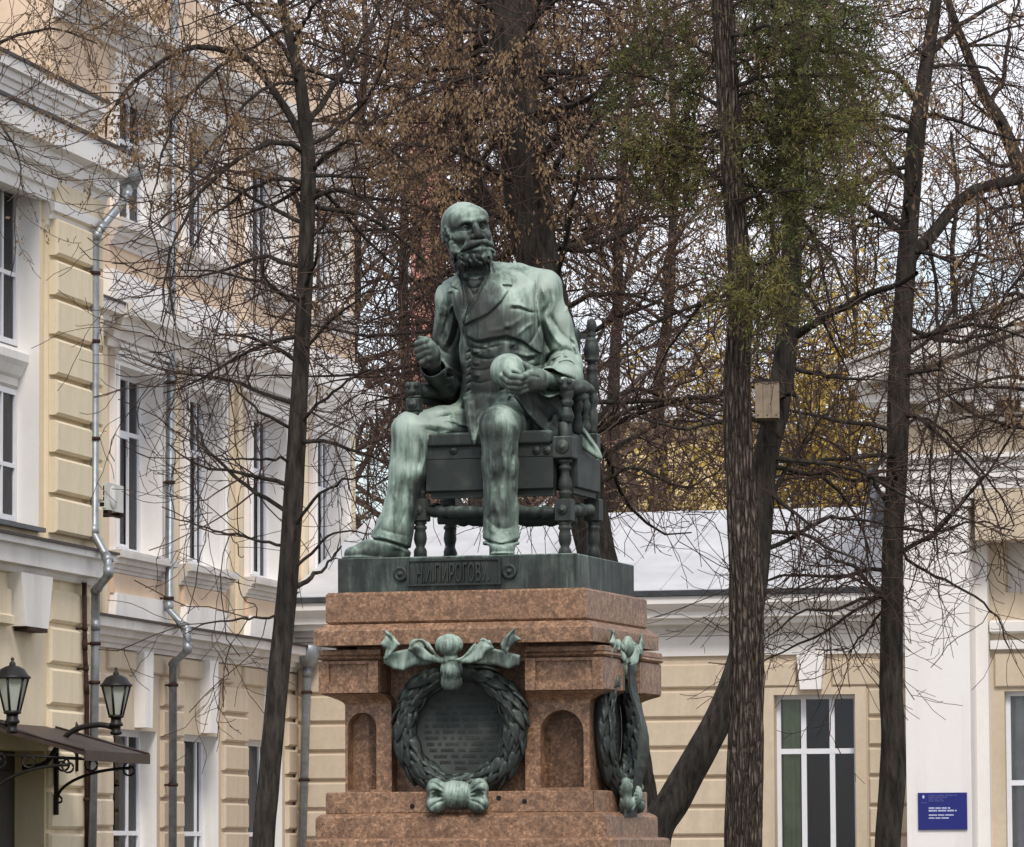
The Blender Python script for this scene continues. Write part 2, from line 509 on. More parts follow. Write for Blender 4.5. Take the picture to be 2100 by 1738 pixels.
def groundmat():
    t = NT('grey_paving')
    n = t.noise(40, 5, 0.6); n2 = t.noise(0.4, 5, 0.6)
    c = t.mix(0.5, t.ramp(n, [(0.3, (0.17, 0.165, 0.16)), (0.7, (0.26, 0.25, 0.24))]), t.ramp(n2, [(0.35, (0.18, 0.17, 0.16)), (0.65, (0.25, 0.24, 0.22))]))
    t.base(c, 0.95, 0, 0.2)
    return t.m
MAT['ground'] = groundmat()
def lawnmat():
    t = NT('late_autumn_lawn')
    n = t.noise(9, 6, 0.7); n2 = t.noise(0.6, 4, 0.6)
    c = t.mix(t.ramp(n2, [(0.4, (0, 0, 0)), (0.65, (1, 1, 1))]), t.ramp(n, [(0.3, (0.03, 0.045, 0.015)), (0.7, (0.07, 0.085, 0.03))]), t.ramp(n, [(0.35, (0.06, 0.04, 0.02)), (0.7, (0.15, 0.10, 0.05))]))
    t.base(c, 1.0, 0, 0.1)
    t.bump(n, 0.6, 0.05)
    return t.m
MAT['lawn'] = lawnmat()
# ------------------------------------------------------------------ ground
def sheet_obj(name, pts, z, mat, label=None):
    mb = MB(); mb.add([(x, y, z) for x, y in pts], [tuple(range(len(pts)))])
    o = mb.build(name, mat); o['kind'] = 'structure'
    return o
sheet_obj('ground', [(-3000, -3000), (3000, -3000), (3000, 3000), (-3000, 3000)], 0.0, MAT['ground'])
sheet_obj('lawn', [(-14, 30), (22, 30), (22, 54), (-14, 54)], 0.02, MAT['lawn'])
sheet_obj('path', [(-5, 18), (5, 18), (5, 29.9), (-5, 29.9)], 0.012, MAT['ground'])

# ------------------------------------------------------------------ building helpers
def wall_open(name, mat, parent, x0, x1, z0, z1, ops, reveal=0.25, y=0.0, revmat=None, back=0.6):
    """front wall with rectangular openings (a, b, c, d) = x0, x1, z0, z1 and reveals"""
    xs = sorted({x0, x1, *[o[0] for o in ops], *[o[1] for o in ops]})
    zs = sorted({z0, z1, *[o[2] for o in ops], *[o[3] for o in ops]})
    xs = [x for x in xs if x0 <= x <= x1]; zs = [z for z in zs if z0 <= z <= z1]
    mb = MB(); rvs = []
    for i in range(len(xs) - 1):
        for j in range(len(zs) - 1):
            cxm, czm = (xs[i] + xs[i + 1]) / 2, (zs[j] + zs[j + 1]) / 2
            if any(o[0] < cxm < o[1] and o[2] < czm < o[3] for o in ops): continue
            mb.add([(xs[i], y, zs[j]), (xs[i + 1], y, zs[j]), (xs[i + 1], y, zs[j + 1]), (xs[i], y, zs[j + 1])], [(0, 1, 2, 3)])
    mb.add([(x0, y, z0), (x0, y + back, z0), (x0, y + back, z1), (x0, y, z1)], [(0, 1, 2, 3)])
    mb.add([(x1, y, z0), (x1, y + back, z0), (x1, y + back, z1), (x1, y, z1)], [(3, 2, 1, 0)])
    mb.add([(x0, y + back, z0), (x1, y + back, z0), (x1, y + back, z1), (x0, y + back, z1)], [(3, 2, 1, 0)])
    for (a, b, c, d) in ops:
        c2, d2 = max(c, z0), min(d, z1)
        a2, b2 = max(a, x0), min(b, x1)
        vs = [(a2, y, c2), (b2, y, c2), (b2, y, d2), (a2, y, d2), (a2, y + reveal, c2), (b2, y + reveal, c2), (b2, y + reveal, d2), (a2, y + reveal, d2)]
        rv = MB(); rv.add(vs, [(0, 4, 5, 1), (1, 5, 6, 2), (2, 6, 7, 3), (3, 7, 4, 0)]); rvs.append(rv)
    o = mb.build(name, mat, parent)
    for rv in rvs: rv.build('reveal', revmat or mat, o)
    return o

def window(parent, x0, x1, z0, z1, yf, cols=(0.5,), trans=0.62, fw=0.055, curtain='curtain', sash=True, depth=0.07, mull=None):
    """white frame with mullions at fractions cols and a transom at fraction trans; panes, curtains behind"""
    mb = MB()
    mw = mull or fw * 0.8
    y0, y1 = yf, yf + depth
    mb.box(x0, x0 + fw, y0, y1, z0, z1); mb.box(x1 - fw, x1, y0, y1, z0, z1)
    mb.box(x0 + fw, x1 - fw, y0 + .003, y1, z0, z0 + fw); mb.box(x0 + fw, x1 - fw, y0 + .003, y1, z1 - fw, z1)
    zt = z0 + (z1 - z0) * trans
    mb.box(x0 + fw, x1 - fw, y0 + .006, y1 - .004, zt - mw / 2, zt + mw / 2)
    xsx = [x0 + fw] + [x0 + (x1 - x0) * c for c in cols] + [x1 - fw]
    for x in xsx[1:-1]:
        mb.box(x - mw / 2, x + mw / 2, y0 + .009, y1 - .006, z0 + fw, zt - mw / 2)
        mb.box(x - mw / 2, x + mw / 2, y0 + .009, y1 - .006, zt + mw / 2, z1 - fw)
    w = mb.build('window', MAT['pvc'], parent)
    for i in range(len(xsx) - 1):
        a = xsx[i] + (mw / 2 if i else 0); b = xsx[i + 1] - (mw / 2 if i < len(xsx) - 2 else 0)
        for (c, d) in ((z0 + fw, zt - mw / 2), (zt + mw / 2, z1 - fw)):
            m2 = MB()
            m2.box(a - .004, b + .004, y0 + depth * .45, y0 + depth * .45 + .008, c - .004, d + .004)
            m2.build('pane', MAT['glass'], w)
        if sash and i == len(xsx) // 2 - (1 if len(xsx) % 2 == 0 and len(xsx) > 3 else 1) + (1 if len(xsx) == 4 else 0):
            m3 = MB(); e = mw * .7; c, d = z0 + fw, zt - mw / 2
            m3.box(a, a + e, y0 - .006, y0 + .02, c, d); m3.box(b - e, b, y0 - .006, y0 + .02, c, d)
            m3.box(a + e, b - e, y0 - .004, y0 + .02, c, c + e); m3.box(a + e, b - e, y0 - .004, y0 + .02, d - e, d)
            m3.build('sash', MAT['pvc'], w)
    # curtain folds and dark room behind
    if curtain:
        xs = np.linspace(x0 + .02, x1 - .02, 40)
        ph = (x0 * 7.3) % 6.28
        yy = yf + depth + .06 + .03 * np.sin(xs * 34 + ph) + .015 * np.sin(xs * 71)
        keep = {'curtain': [(0, 16), (24, 40)], 'full': [(0, 40)], 'green': [(0, 11)]}[curtain]
        m4 = MB()
        for (a, b) in keep:
            q = [(xs[i], yy[i]) for i in range(a, b)]
            n = len(q)
            m4.add([(x, y, z0 - .02) for x, y in q] + [(x, y, z1 + .02) for x, y in q] + [(x, y + .006, z0 - .02) for x, y in q] + [(x, y + .006, z1 + .02) for x, y in q],
                   [(i, i + 1, n + i + 1, n + i) for i in range(n - 1)] + [(2 * n + i, 3 * n + i, 3 * n + i + 1, 2 * n + i + 1) for i in range(n - 1)], True)
        m4.build('curtain', MAT['greencurtain'] if curtain == 'green' else MAT['curtain'], w)
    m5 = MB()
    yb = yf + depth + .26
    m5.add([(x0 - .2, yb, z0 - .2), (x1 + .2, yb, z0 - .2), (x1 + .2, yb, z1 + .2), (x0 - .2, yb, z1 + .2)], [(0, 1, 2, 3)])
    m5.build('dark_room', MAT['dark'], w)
    return w

BLK = {}
def rustic(parent, mat, x0, x1, z0, z1, proud=0.05, c=0.025, y=0.0, name='stone_block'):
    """bevelled rustication block, mesh shared by size"""
    w, h = round(x1 - x0, 2), round(z1 - z0, 2)
    key = (w, h, proud, mat.name)
    if key not in BLK:
        mb = MB(); mb.cbox(-w / 2, w / 2, -proud, 0, -h / 2, h / 2, c)
        me = mb.mesh(name); me.materials.append(mat)
        BLK[key] = me
    o = link_mesh(name, BLK[key], None, parent)
    o.location = ((x0 + x1) / 2, y, (z0 + z1) / 2)
    return o

def band(parent, name, mat, x0, x1, prof, m0=0.0, m1=0.0):
    mb = MB(); mb.prism_x(prof, x0, x1, m0, m1)
    return mb.build(name, mat, parent)

def cornice_prof(z0, z1, out, back=0.05, steps=None):
    """stepped classical profile from z0 (bottom) to z1 (top), projecting by out"""
    st = steps or [(0.0, .18), (.16, .22), (.18, .34), (.36, .42), (.40, .62), (.62, .66), (.66, .98), (.86, 1.0), (1.0, 1.0)]
    h = z1 - z0
    pts = [(back, z0)] + [(-out * o, z0 + h * t) for t, o in st] + [(back, z1)]
    return pts

def keystone(parent, mat, xc, wt, wb, z0, z1, y0=-.10):
    mb = MB(); mb.prism_y([(xc - wb / 2, z0), (xc + wb / 2, z0), (xc + wt / 2, z1), (xc - wt / 2, z1)], y0, 0.0)
    return mb.build('keystone', mat, parent)

# ------------------------------------------------------------------ near wing (yellow) and long facade (peach) on the left
_pa = at(187, 1000, 55.0)
RZL = math.radians(77.5)
A = Frame((_pa[0], _pa[1]), RZL)
wing = empty('yellow_building', tuple(A.o), A.rz, 'yellow stucco house corner with rusticated quoins at the far left', 'building')
AX0 = A.X(0, 900) - 4.0
XQ0, XQ1 = A.X(90, 800), 0.0
za_belt0, za_belt1 = A.Z(100, 1188), A.Z(100, 1122)
za_cor0 = A.Z(140, 370)
za_cor1 = A.Z(140, 262)
# openings
wxr = A.X(80, 900)
glass_r = A.X(36, 900, .26)
xw0 = wxr - 2.2
u_top, u_bot = A.Z(20, 384, .26), A.Z(20, 706, .26)
l_top, l_bot = A.Z(20, 797, .26), A.Z(20, 1068, .26)
zop1, zop0 = A.Z(78, 398), A.Z(78, 1084)
wall_open('wall', MAT['yellow'], wing, AX0, 0, za_belt1, za_cor0 + .3, [(xw0, wxr, zop0, zop1)], .32, 0, MAT['white'], 0.8)
window(wing, xw0, wxr - .002, u_bot, u_top, .25, (0.78,), .45, .06, 'full', False)
window(wing, xw0, wxr - .002, l_bot, l_top, .25, (0.78,), .42, .06, 'full', False)
mb = MB(); mb.prism_x([(.30, l_top + .0), (.24, l_top + .04), (.24, l_top + .12), (.20, l_top + .15), (.16, l_top + .24), (.12, l_top + .30), (.12, u_bot - .10), (.22, u_bot - .04), (.30, u_bot)], xw0, wxr - .004)
mb.build('spandrel', MAT['white'], wing)
band(wing, 'window_sill', MAT['gutter'], xw0, wxr - .02, [(.40, zop0 + .10), (-.09, zop0 - .0), (-.09, zop0 - .05), (.40, zop0 - .02)])
# jamb strip by the window and quoin blocks
joints = [372, 449, 534, 614.5, 694, 777, 860, 934.5, 1017, 1098.6]
zq = [A.Z(118, v) for v in joints]
mb = MB(); mb.box(XQ0, XQ1 - .002, -.05, -.001, za_belt1, zq[0]); mb.build('quoin_pier', MAT['yellow'], wing)
for i in range(len(zq) - 1):
    rustic(wing, MAT['yellow'], XQ0 + .02, XQ1, zq[i + 1] + .005, zq[i] - .05, .10, .03, -.05)
# main cornice with blocked forward piece over the quoin, attic and its coping
xe = 0.0
zct, zcb_ = A.Z(185, 255, -.3), A.Z(185, 400, -.06)
zc_top = A.Z(272, 322, -.37)
band(wing, 'cornice', MAT['white'], AX0, xe - .02, cornice_prof(zc_top - .78, zc_top, .37), 0, .9)
band(wing, 'cornice_edge', MAT['flash'], AX0, xe, [(.05, zc_top + .001), (-.40, zc_top + .001), (-.40, zc_top + .04), (.05, zc_top + .12)], 0, .9)
band(wing, 'architrave', MAT['white'], XQ0 - .06, xe - .02, cornice_prof(zc_top - 1.10, zc_top - .782, .16), .4, .6)
za0 = zc_top + .1
za1 = A.Z(196, 192, -.15) - .40
mb = MB(); mb.box(AX0, -.12, .02, .9, za0 - .05, za1 + .02); mb.build('attic_wall', MAT['yellow'], wing)
mb = MB(); mb.box(-1.3, -.10, -.08, .019, za0 - .04, za1 - .02); mb.build('attic_pier', MAT['yellow'], wing)
mb = MB(); mb.box(AX0, -1.45, -.03, .018, za0, za0 + .38); mb.build('attic_plinth', MAT['white'], wing)
band(wing, 'coping', MAT['white'], AX0, -.04, cornice_prof(za1, za1 + .34, .16), 0, .7)
band(wing, 'coping_edge', MAT['flash'], AX0, .0, [(.5, za1 + .341), (-.18, za1 + .341), (-.18, za1 + .38), (.5, za1 + .42)], 0, .7)
# belt course, keystone, ground floor
band(wing, 'belt_course', MAT['white'], AX0, 0, cornice_prof(za_belt0, za_belt1, .26, .05, [(0, .25), (.1, .35), (.2, .35), (.22, .75), (.78, .75), (.8, 1), (1, 1)]), 0, .6)
band(wing, 'belt_edge', MAT['flash'], AX0, 0, [(.05, za_belt1 + .001), (-.29, za_belt1 + .001), (-.29, za_belt1 + .03), (.05, za_belt1 + .08)], 0, .6)
door_r = A.X(91, 1650)
zdoor = A.Z(80, 1540)
wall_open('wall', MAT['yellow'], wing, AX0, 0, -.1, za_belt0, [(door_r - 1.9, door_r, -.2, zdoor)], .40, 0, MAT['yellow'], .8)
mb = MB()
mb.box(door_r - 1.9, door_r, .34, .42, 0, zdoor)
door = mb.build('door', MAT['door'], wing)
for k in range(2):
    for (c, d) in ((.2, 1.3), (1.5, 2.6)):
        m2 = MB(); m2.cbox(door_r - .9 - .85 * k, door_r - .15 - .85 * k, .325, .3395, c, min(d, zdoor - .2), .02); m2.build('door_panel', MAT['door'], door)
m2 = MB(); m2.tube([(door_r - .10, .33, 1.0), (door_r - .10, .27, 1.02), (door_r - .10, .27, 1.2), (door_r - .10, .33, 1.22)], .012, 8); m2.build('door_handle', MAT['iron'], door)
# right hand ground floor quoin
joints = [1205, 1281, 1365, 1449, 1533, 1617, 1701, 1785]
zq = [A.Z(132, v) for v in joints]
gx0, gx1 = A.X(95, 1450), A.X(176, 1450)
for i in range(len(zq) - 1):
    rustic(wing, MAT['yellow'], gx0, gx1, max(zq[i + 1] + .005, .0), zq[i] - .05, .06, .03)
mb = MB(); mb.box(A.X(-30, 1250), A.X(92, 1250), -.045, -.001, A.Z(60, 1270), za_belt0 - .01)
kx0, kx1 = A.X(33, 1230, -.1), A.X(98, 1230, -.1)
keystone(wing, MAT['white'], (kx0 + kx1) / 2, kx1 - kx0, (kx1 - kx0) * .72, A.Z(70, 1288, -.1), za_belt0 - .003, -.16)
mb = MB(); mb.box((kx0 + kx1) / 2 - .32, (kx0 + kx1) / 2 + .30, -.18, -.001, A.Z(70, 1297, -.1), A.Z(70, 1288, -.1) - .003); mb.build('keystone_base', MAT['rust'], wing)
band(wing, 'lintel', MAT['yellow'], AX0, kx0 - .03, [(-.001, A.Z(20, 1210)), (-.06, A.Z(20, 1210)), (-.06, A.Z(20, 1262)), (-.10, A.Z(20, 1266)), (-.10, A.Z(20, 1282)), (-.001, A.Z(20, 1286))])

# ---- long peach facade behind
_pb = at(265, 1000, 59.5)
Bf = Frame((_pb[0], _pb[1]), RZL)
longb = empty('peach_building', tuple(Bf.o), Bf.rz, 'long peach and white three storey facade receding behind the left tree', 'building')
BX0, BX1 = Bf.X(186, 900) - 1.5, Bf.X(728, 900)
WU = [(233, 276, 322), (377, 412, 448), (508, 540, 578), (640, 668, 702)]     # left edge of glass, right edge of glass, right edge of reveal
def bz(i, v_first, slope=None):
    """height that is at column 255, picture row v_first"""
    return Bf.Z(255, v_first)
Z1T, Z1B = Bf.Z(252, 772, .3), Bf.Z(252, 1138, .3)
RV = .28
ops1, ops2, ops0 = [], [], []
bays = []
mulls = []
for (g0, g1, r1) in WU:
    xa = Bf.X(g0, 950, 0); xb = Bf.X(r1, 950, 0)
    bays.append((xa, xb))
    mulls.append((Bf.X((g0 + g1) / 2 - 1, 950, RV) - xa) / (xb - xa))
Z2T, Z2B = Bf.Z(252, 205, .3), Bf.Z(252, 478, .3)
ZG_T = Bf.Z(252, 1500, .3)
zb1, zb0 = Bf.Z(208, 1271), Bf.Z(208, 1327)          # belt over the ground floor
zs1, zs0_ = Bf.Z(208, 612, -.3), Bf.Z(208, 688, -.05)   # belt over the first floor
ztop = Bf.Z(300, -60)
for (a, b) in bays:
    ops1.append((a, b, Z1B, Z1T)); ops2.append((a, b, Z2B, Z2T)); ops0.append((a, b, .9, ZG_T))
wall_open('wall', MAT['peach'], longb, BX0, BX1, zb1, zs0_ + .02, ops1, RV, 0, MAT['white2'], .9)
wall_open('wall', MAT['peach'], longb, BX0, BX1, zs0_ + .02, ztop, ops2, RV, 0, MAT['white2'], .9)
wall_open('wall', MAT['beige'], longb, BX0, BX1, -.1, zb1, ops0, RV, 0, MAT['white'], .9)
cur = ['full', 'full', 'curtain', 'full']
for i, (a, b) in enumerate(bays):
    window(longb, a, b, Z1B, Z1T, RV - .07, (mulls[i],), .67, .07, cur[i], True)
    window(longb, a, b, Z2B, Z2T, RV - .07, (mulls[i],), .66, .07, 'full', False)
    window(longb, a, b, .9, ZG_T, RV - .07, (mulls[i],), (Bf.Z(330, 1710, .3) - .9) / (ZG_T - .9), .07, 'full', False)
    # casing of the first floor window with a little cornice
    cw = .18
    mb = MB()
    mb.box(a - cw, a, -.07, -.001, Z1B - .05, Z1T); mb.box(b, b + cw, -.07, -.001, Z1B - .05, Z1T)
    mb.box(a - cw, b + cw, -.072, -.001, Z1T + .001, Z1T + .30)
    mb.box(a - cw + .06, a - .06, -.10, -.0725, Z1B, Z1T - .002); mb.box(b + .06, b + cw - .06, -.10, -.0725, Z1B, Z1T - .002)
    for q, o_ in ((.06, .10), (.12, .13), (.20, .16)):
        mb.box(a - cw - .02, b + cw + .02, -o_, -.0735, Z1T + q, Z1T + q + .05)
    for x_ in (a - cw, b + cw - .14):
        mb.box(x_, x_ + .14, -.12, -.073, Z1T + .26, Z1T + .42)
    mb.build('window_casing', MAT['white2'], longb)
    # sill, apron panel, white foot
    band(longb, 'window_sill', MAT['greytrim'], a - cw - .05, b + cw + .05, cornice_prof(Z1B - .30, Z1B - .04, .20), .4, .4)
    mb = MB(); mb.box(a - cw + .03, b + cw - .03, -.05, -.001, zb1 + .34, Z1B - .31); mb.build('apron_panel', MAT['peach'], longb)
    mb = MB(); mb.prism_y([(a - cw - .04, zb1 + .05), (b + cw + .04, zb1 + .05), (b + cw - .06, zb1 + .34), (a - cw + .06, zb1 + .34)], -.09, -.001); mb.build('apron_foot', MAT['white'], longb)
    # second floor casing
    mb = MB()
    mb.box(a - cw, a, -.07, -.001, Z2B, Z2T); mb.box(b, b + cw, -.07, -.001, Z2B, Z2T)
    mb.box(a - cw, b + cw, -.075, -.001, Z2T + .001, Z2T + .35)
    mb.build('window_casing', MAT['white2'], longb)
    band(longb, 'window_sill', MAT['greytrim'], a - cw - .05, b + cw + .05, cornice_prof(Z2B - .34, Z2B - .02, .20), .4, .4)
    # pilaster strips between the bays
    for x_ in (a - .62, b + .36):
        mb = MB(); mb.box(x_, x_ + .20, -.05, -.001, zb1 + .06, zs0_ - .02); mb.build('pilaster_strip', MAT['yellow'], longb)
    # forward break of the belt over each bay
    band(longb, 'entablature_break', MAT['white'], a - .5, b + .45, cornice_prof(zs0_ - .1, zs1 + .03, .50), .6, .6)
    mb = MB(); mb.box(a - .45, b + .40, -.13, -.001, zs1 + .08, zs1 + .48); mb.build('plinth_block', MAT['white2'], longb)
    # keystone of the ground floor window
    keystone(longb, MAT['white2'], (a + b) / 2 + .12, .40, .30, ZG_T + .03, zb0 - .003, -.14)
band(longb, 'entablature', MAT['white'], BX0, BX1, cornice_prof(zs0_, zs1, .36))
band(longb, 'entablature_edge', MAT['flash'], BX0, BX1, [(.05, zs1 + .001), (-.38, zs1 + .001), (-.38, zs1 + .03), (.05, zs1 + .07)])
band(longb, 'belt_course', MAT['greytrim'], BX0, BX1, cornice_prof(zb0, zb1, .30))
band(longb, 'belt_edge', MAT['flash'], BX0, BX1, [(.05, zb1 + .001), (-.33, zb1 + .001), (-.33, zb1 + .03), (.05, zb1 + .07)])
band(longb, 'upper_belt', MAT['greytrim'], BX0, BX1, cornice_prof(Bf.Z(265, 118), Bf.Z(265, 118) + .38, .34))
# rustication between the ground floor windows
jv = [1340, 1385.5, 1448, 1510.5, 1573, 1635.5, 1698, 1760]
zj = [Bf.Z(320, v) for v in jv]
edges = [BX0] + [e for a, b in bays for e in (a - .12, b + .12)] + [Bf.X(601, 1500)]
for k in range(0, len(edges) - 1, 2):
    a, b = edges[k], edges[k + 1]
    if b - a < .2: continue
    for i in range(1, len(zj) - 1):
        rustic(longb, MAT['beige'], a + .02, b - .02, max(zj[i + 1] + .006, 0), zj[i] - .045, .06, .025)
for k in range(0, 3):
    a, b = bays[k]
    mb = MB(); mb.cbox(a - .3, (a + b) / 2 - .12, -.06, -.001, zj[1] + .01, zj[0] - .03, .02); mb.build('lintel_stone', MAT['beige'], longb)
    mb = MB(); mb.cbox((a + b) / 2 + .36, b + .6, -.06, -.001, zj[1] + .01, zj[0] - .03, .02); mb.build('lintel_stone', MAT['beige'], longb)

# ---- downpipes, air conditioner, canopy, lanterns
def pipe(name, frame, pts, r, label, mat, sleeves=(), group='downpipes on the left facades'):
    root = empty(name, tuple(frame.o), frame.rz, label, 'downpipe', group)
    mb = MB(); mb.tube(smooth_curve(pts, 4 * len(pts)) if False else pts, r, 12); mb.build('pipe', mat, root)
    P = np.array(pts)
    for i in range(1, len(P) - 1):
        d = (P[i] - P[i - 1]) / np.linalg.norm(P[i] - P[i - 1])
        m2 = MB(); m2.tube([P[i] - d * .10, P[i] + d * .02], r * 1.14, 12); m2.build('collar', mat, root)
    for t in sleeves:
        z = t
        seg = [(P[i], P[i + 1]) for i in range(len(P) - 1) if min(P[i][2], P[i + 1][2]) <= z <= max(P[i][2], P[i + 1][2])]
        if not seg: continue
        a, b = seg[0]; k = (z - a[2]) / (b[2] - a[2]); c = a + (b - a) * k
        m2 = MB(); m2.tube([c - [0, 0, .02], c + [0, 0, .02]], r * 1.3, 12); m2.box(c[0] - .012, c[0] + .012, c[1], 0.0, c[2] - .012, c[2] + .012)
        m2.build('bracket', MAT['rust'], root)
    return root
yo = -.62
def AP(u, v, y): return A.P(u, v, y)
p0 = pipe('downpipe', A, [AP(268, 345, -.34), AP(260, 405, -.34), AP(205, 470, -.22), AP(195, 490, -.16), AP(193, 1095, -.16), AP(222, 1150, -.42), AP(222, 1180, -.42), AP(196, 1212, -.16), AP(196, 1290, -.16), AP(188, 1800, -.16)], .050,
          'grey downpipe with a funnel head on the corner of the yellow building', MAT['zinc'], [AP(193, v, -.16)[2] for v in (560, 700, 900, 1320, 1400)])
mb = MB(); c = AP(266, 358, -.34); mb.lathe([(.09, -.16), (.16, -.04), (.17, .10), (.15, .12)], tuple(c), 8); mb.build('funnel', MAT['zinc'], p0)
p1 = pipe('thin_pipe', A, [AP(173, 1195, -.10), AP(174, 1330, -.10), AP(178, 1420, -.10), AP(178, 1800, -.10)], .028, 'thin rusty pipe running down beside the corner downpipe', MAT['rust'], [AP(176, v, -.1)[2] for v in (1290, 1372, 1640)])
def BP(u, v, y): return Bf.P(u, v, y)
p2 = pipe('downpipe', Bf, [BP(359, -40, -.16), BP(352, 600, -.16), BP(346, 1250, -.16), BP(384, 1292, -.48), BP(384, 1335, -.48), BP(355, 1362, -.16), BP(354, 1800, -.16)], .052,
          'grey downpipe bending round the belt course of the peach facade', MAT['zinc'], [BP(350, v, -.16)[2] for v in (700, 785, 990, 1228, 1405, 1610)])
ac = empty('air_conditioner', tuple(Bf.o), Bf.rz, 'pale air conditioner box on a bracket beside the first peach window', 'air conditioner')
x0, z0 = Bf.px(207, 1046, -.45); 
ax0 = Bf.X(221, 1020, -.62)
ax1, ay0, ay1, az0, az1 = ax0 + .62, -.62, -.34, Bf.Z(222, 1046, -.62), Bf.Z(222, 990, -.62)
mb = MB(); worn_b = None
mb.box(ax0, ax1, ay0, ay1, az0, az1); mb.build('casing', MAT['acwhite'], ac)
# grille on the end that faces the viewer
mb = MB(); mb.box(ax0 - .004, ax0 - .001, ay0 + .03, ay1 - .03, az0 + .03, az1 - .03); g = mb.build('grille_back', MAT['dark'], ac)
for k in range(5):
    z = az0 + .03 + (az1 - az0 - .06) * k / 4
    m2 = MB(); m2.box(ax0 - .015, ax0 - .0045, ay0 + .02, ay1 - .02, z - .008, z + .008); m2.build('grille_bar', MAT['acwhite'], ac)
for k in range(4):
    y = ay0 + .03 + (ay1 - ay0 - .06) * k / 3
    m2 = MB(); m2.box(ax0 - .014, ax0 - .0046, y - .008, y + .008, az0 + .02, az1 - .02); m2.build('grille_bar', MAT['acwhite'], ac)
mb = MB(); mb.lathe([(0, -.012), (.13, -.012), (.14, -.004), (.14, 0), (0, 0)], ((ax0 + ax1) / 2 - .1, ay0 - .001, (az0 + az1) / 2), 20, 'y'); mb.build('fan_grille', MAT['acwhite'], ac)
mb = MB()
for x in (ax0 + .06, ax1 - .06):
    mb.box(x - .02, x + .02, ay0 - .03, 0, az0 - .045, az0 - .002)
mb.box(ax0 - .02, ax1 + .02, ay0 + .02, ay0 + .06, az0 - .06, az0 - .046)
mb.build('bracket', MAT['rust'], ac)

# canopy over the door
canopy = empty('door_canopy', tuple(A.o), A.rz, 'brown sheet metal canopy on iron scrolls over the dark door', 'canopy')
yo = -1.13
ex1 = A.X(306, 1550, yo)
zt_ = A.Z(306, 1549, yo)
ex0 = A.X(173, 1550, yo)
wall_r, wall_l, cx0 = ex1, ex0, ex0
cback = A.Z(104, 1491)
vs = [(wall_l, -.002, cback), (wall_r, -.002, cback), (ex1, yo, zt_), (wall_l, yo, zt_),
      (wall_l, -.002, cback - .05), (wall_r, -.002, cback - .05), (ex1, yo, zt_ - .05), (wall_l, yo, zt_ - .05)]
mb = MB(); mb.add(vs, [(0, 1, 2, 3), (7, 6, 5, 4), (0, 4, 5, 1), (1, 5, 6, 2), (2, 6, 7, 3), (3, 7, 4, 0)])
mb.build('roof_sheet', MAT['roofmetal'], canopy)
for k in range(2):
    t = k
    xa, xb = wall_l + (wall_r - wall_l) * t, wall_l + (ex1 - wall_l) * t
    m2 = MB(); m2.tube([(xa, -.01, cback + .012), (xb, yo, zt_ + .012)], .014, 6); m2.build('seam', MAT['roofmetal'], canopy)
mb = MB(); mb.box(wall_l, ex1, yo - .012, yo + .002, zt_ - .10, zt_ + .008); mb.build('fascia', MAT['roofmetal'], canopy)
def scroll(cx_, cy_, cz_, r, turns=1.4, a0=0, sgn=1, n=22):
    """spiral in the y-z plane"""
    out = []
    for i in range(n):
        t = i / (n - 1)
        a = a0 + sgn * 2 * math.pi * turns * t
        out.append((cx_, cy_ + r * (1 - .75 * t) * math.cos(a), cz_ + r * (1 - .75 * t) * math.sin(a)))
    return out
bx = ex1 - .06
zb_lo = A.Z(112, 1672, -.03)
for k, bx_ in enumerate((bx, ex0 + .10)):
    mb = MB()
    mb.box(bx_ - .02, bx_ + .02, -.115, -.068, zb_lo, cback - .10)
    n = 14
    arc = [(bx_, -.11 - (abs(yo) - .30) * (1 - math.cos(t * math.pi / 2)) ** .9, zb_lo + .20 + (zt_ - .14 - zb_lo - .20) * math.sin(t * math.pi / 2)) for t in np.linspace(0, 1, n)]
    mb.tube(arc, .017, 8)
    mb.tube([(bx_, -.03, zt_ - .02), (bx_, yo + .06, zt_ - .075)], .014, 6)
    mb.tube(scroll(bx_, yo + .20, zt_ - .16, .09, 1.3, math.pi * .6, -1), .012, 6)
    mb.tube(scroll(bx_, -.50, zb_lo + .55, .10, 1.3, math.pi * .5, -1), .012, 6)
    mb.tube(scroll(bx_, -.16, zt_ - .10, .09, 1.3, math.pi * .5, 1), .012, 6)
    mb.tube(scroll(bx_, -.12, zb_lo + .16, .05, 1.2, 0, 1), .012, 6)
    mb.build('scroll_bracket', MAT['iron'], canopy)
mb = MB(); c = A.P(156, 1490, -.06); mb.lathe([(.03, -.5), (.03, -.05), (.05, -.045), (.05, -.02), (.0, .06)], tuple(c), 6); mb.build('finial', MAT['rust'], canopy)

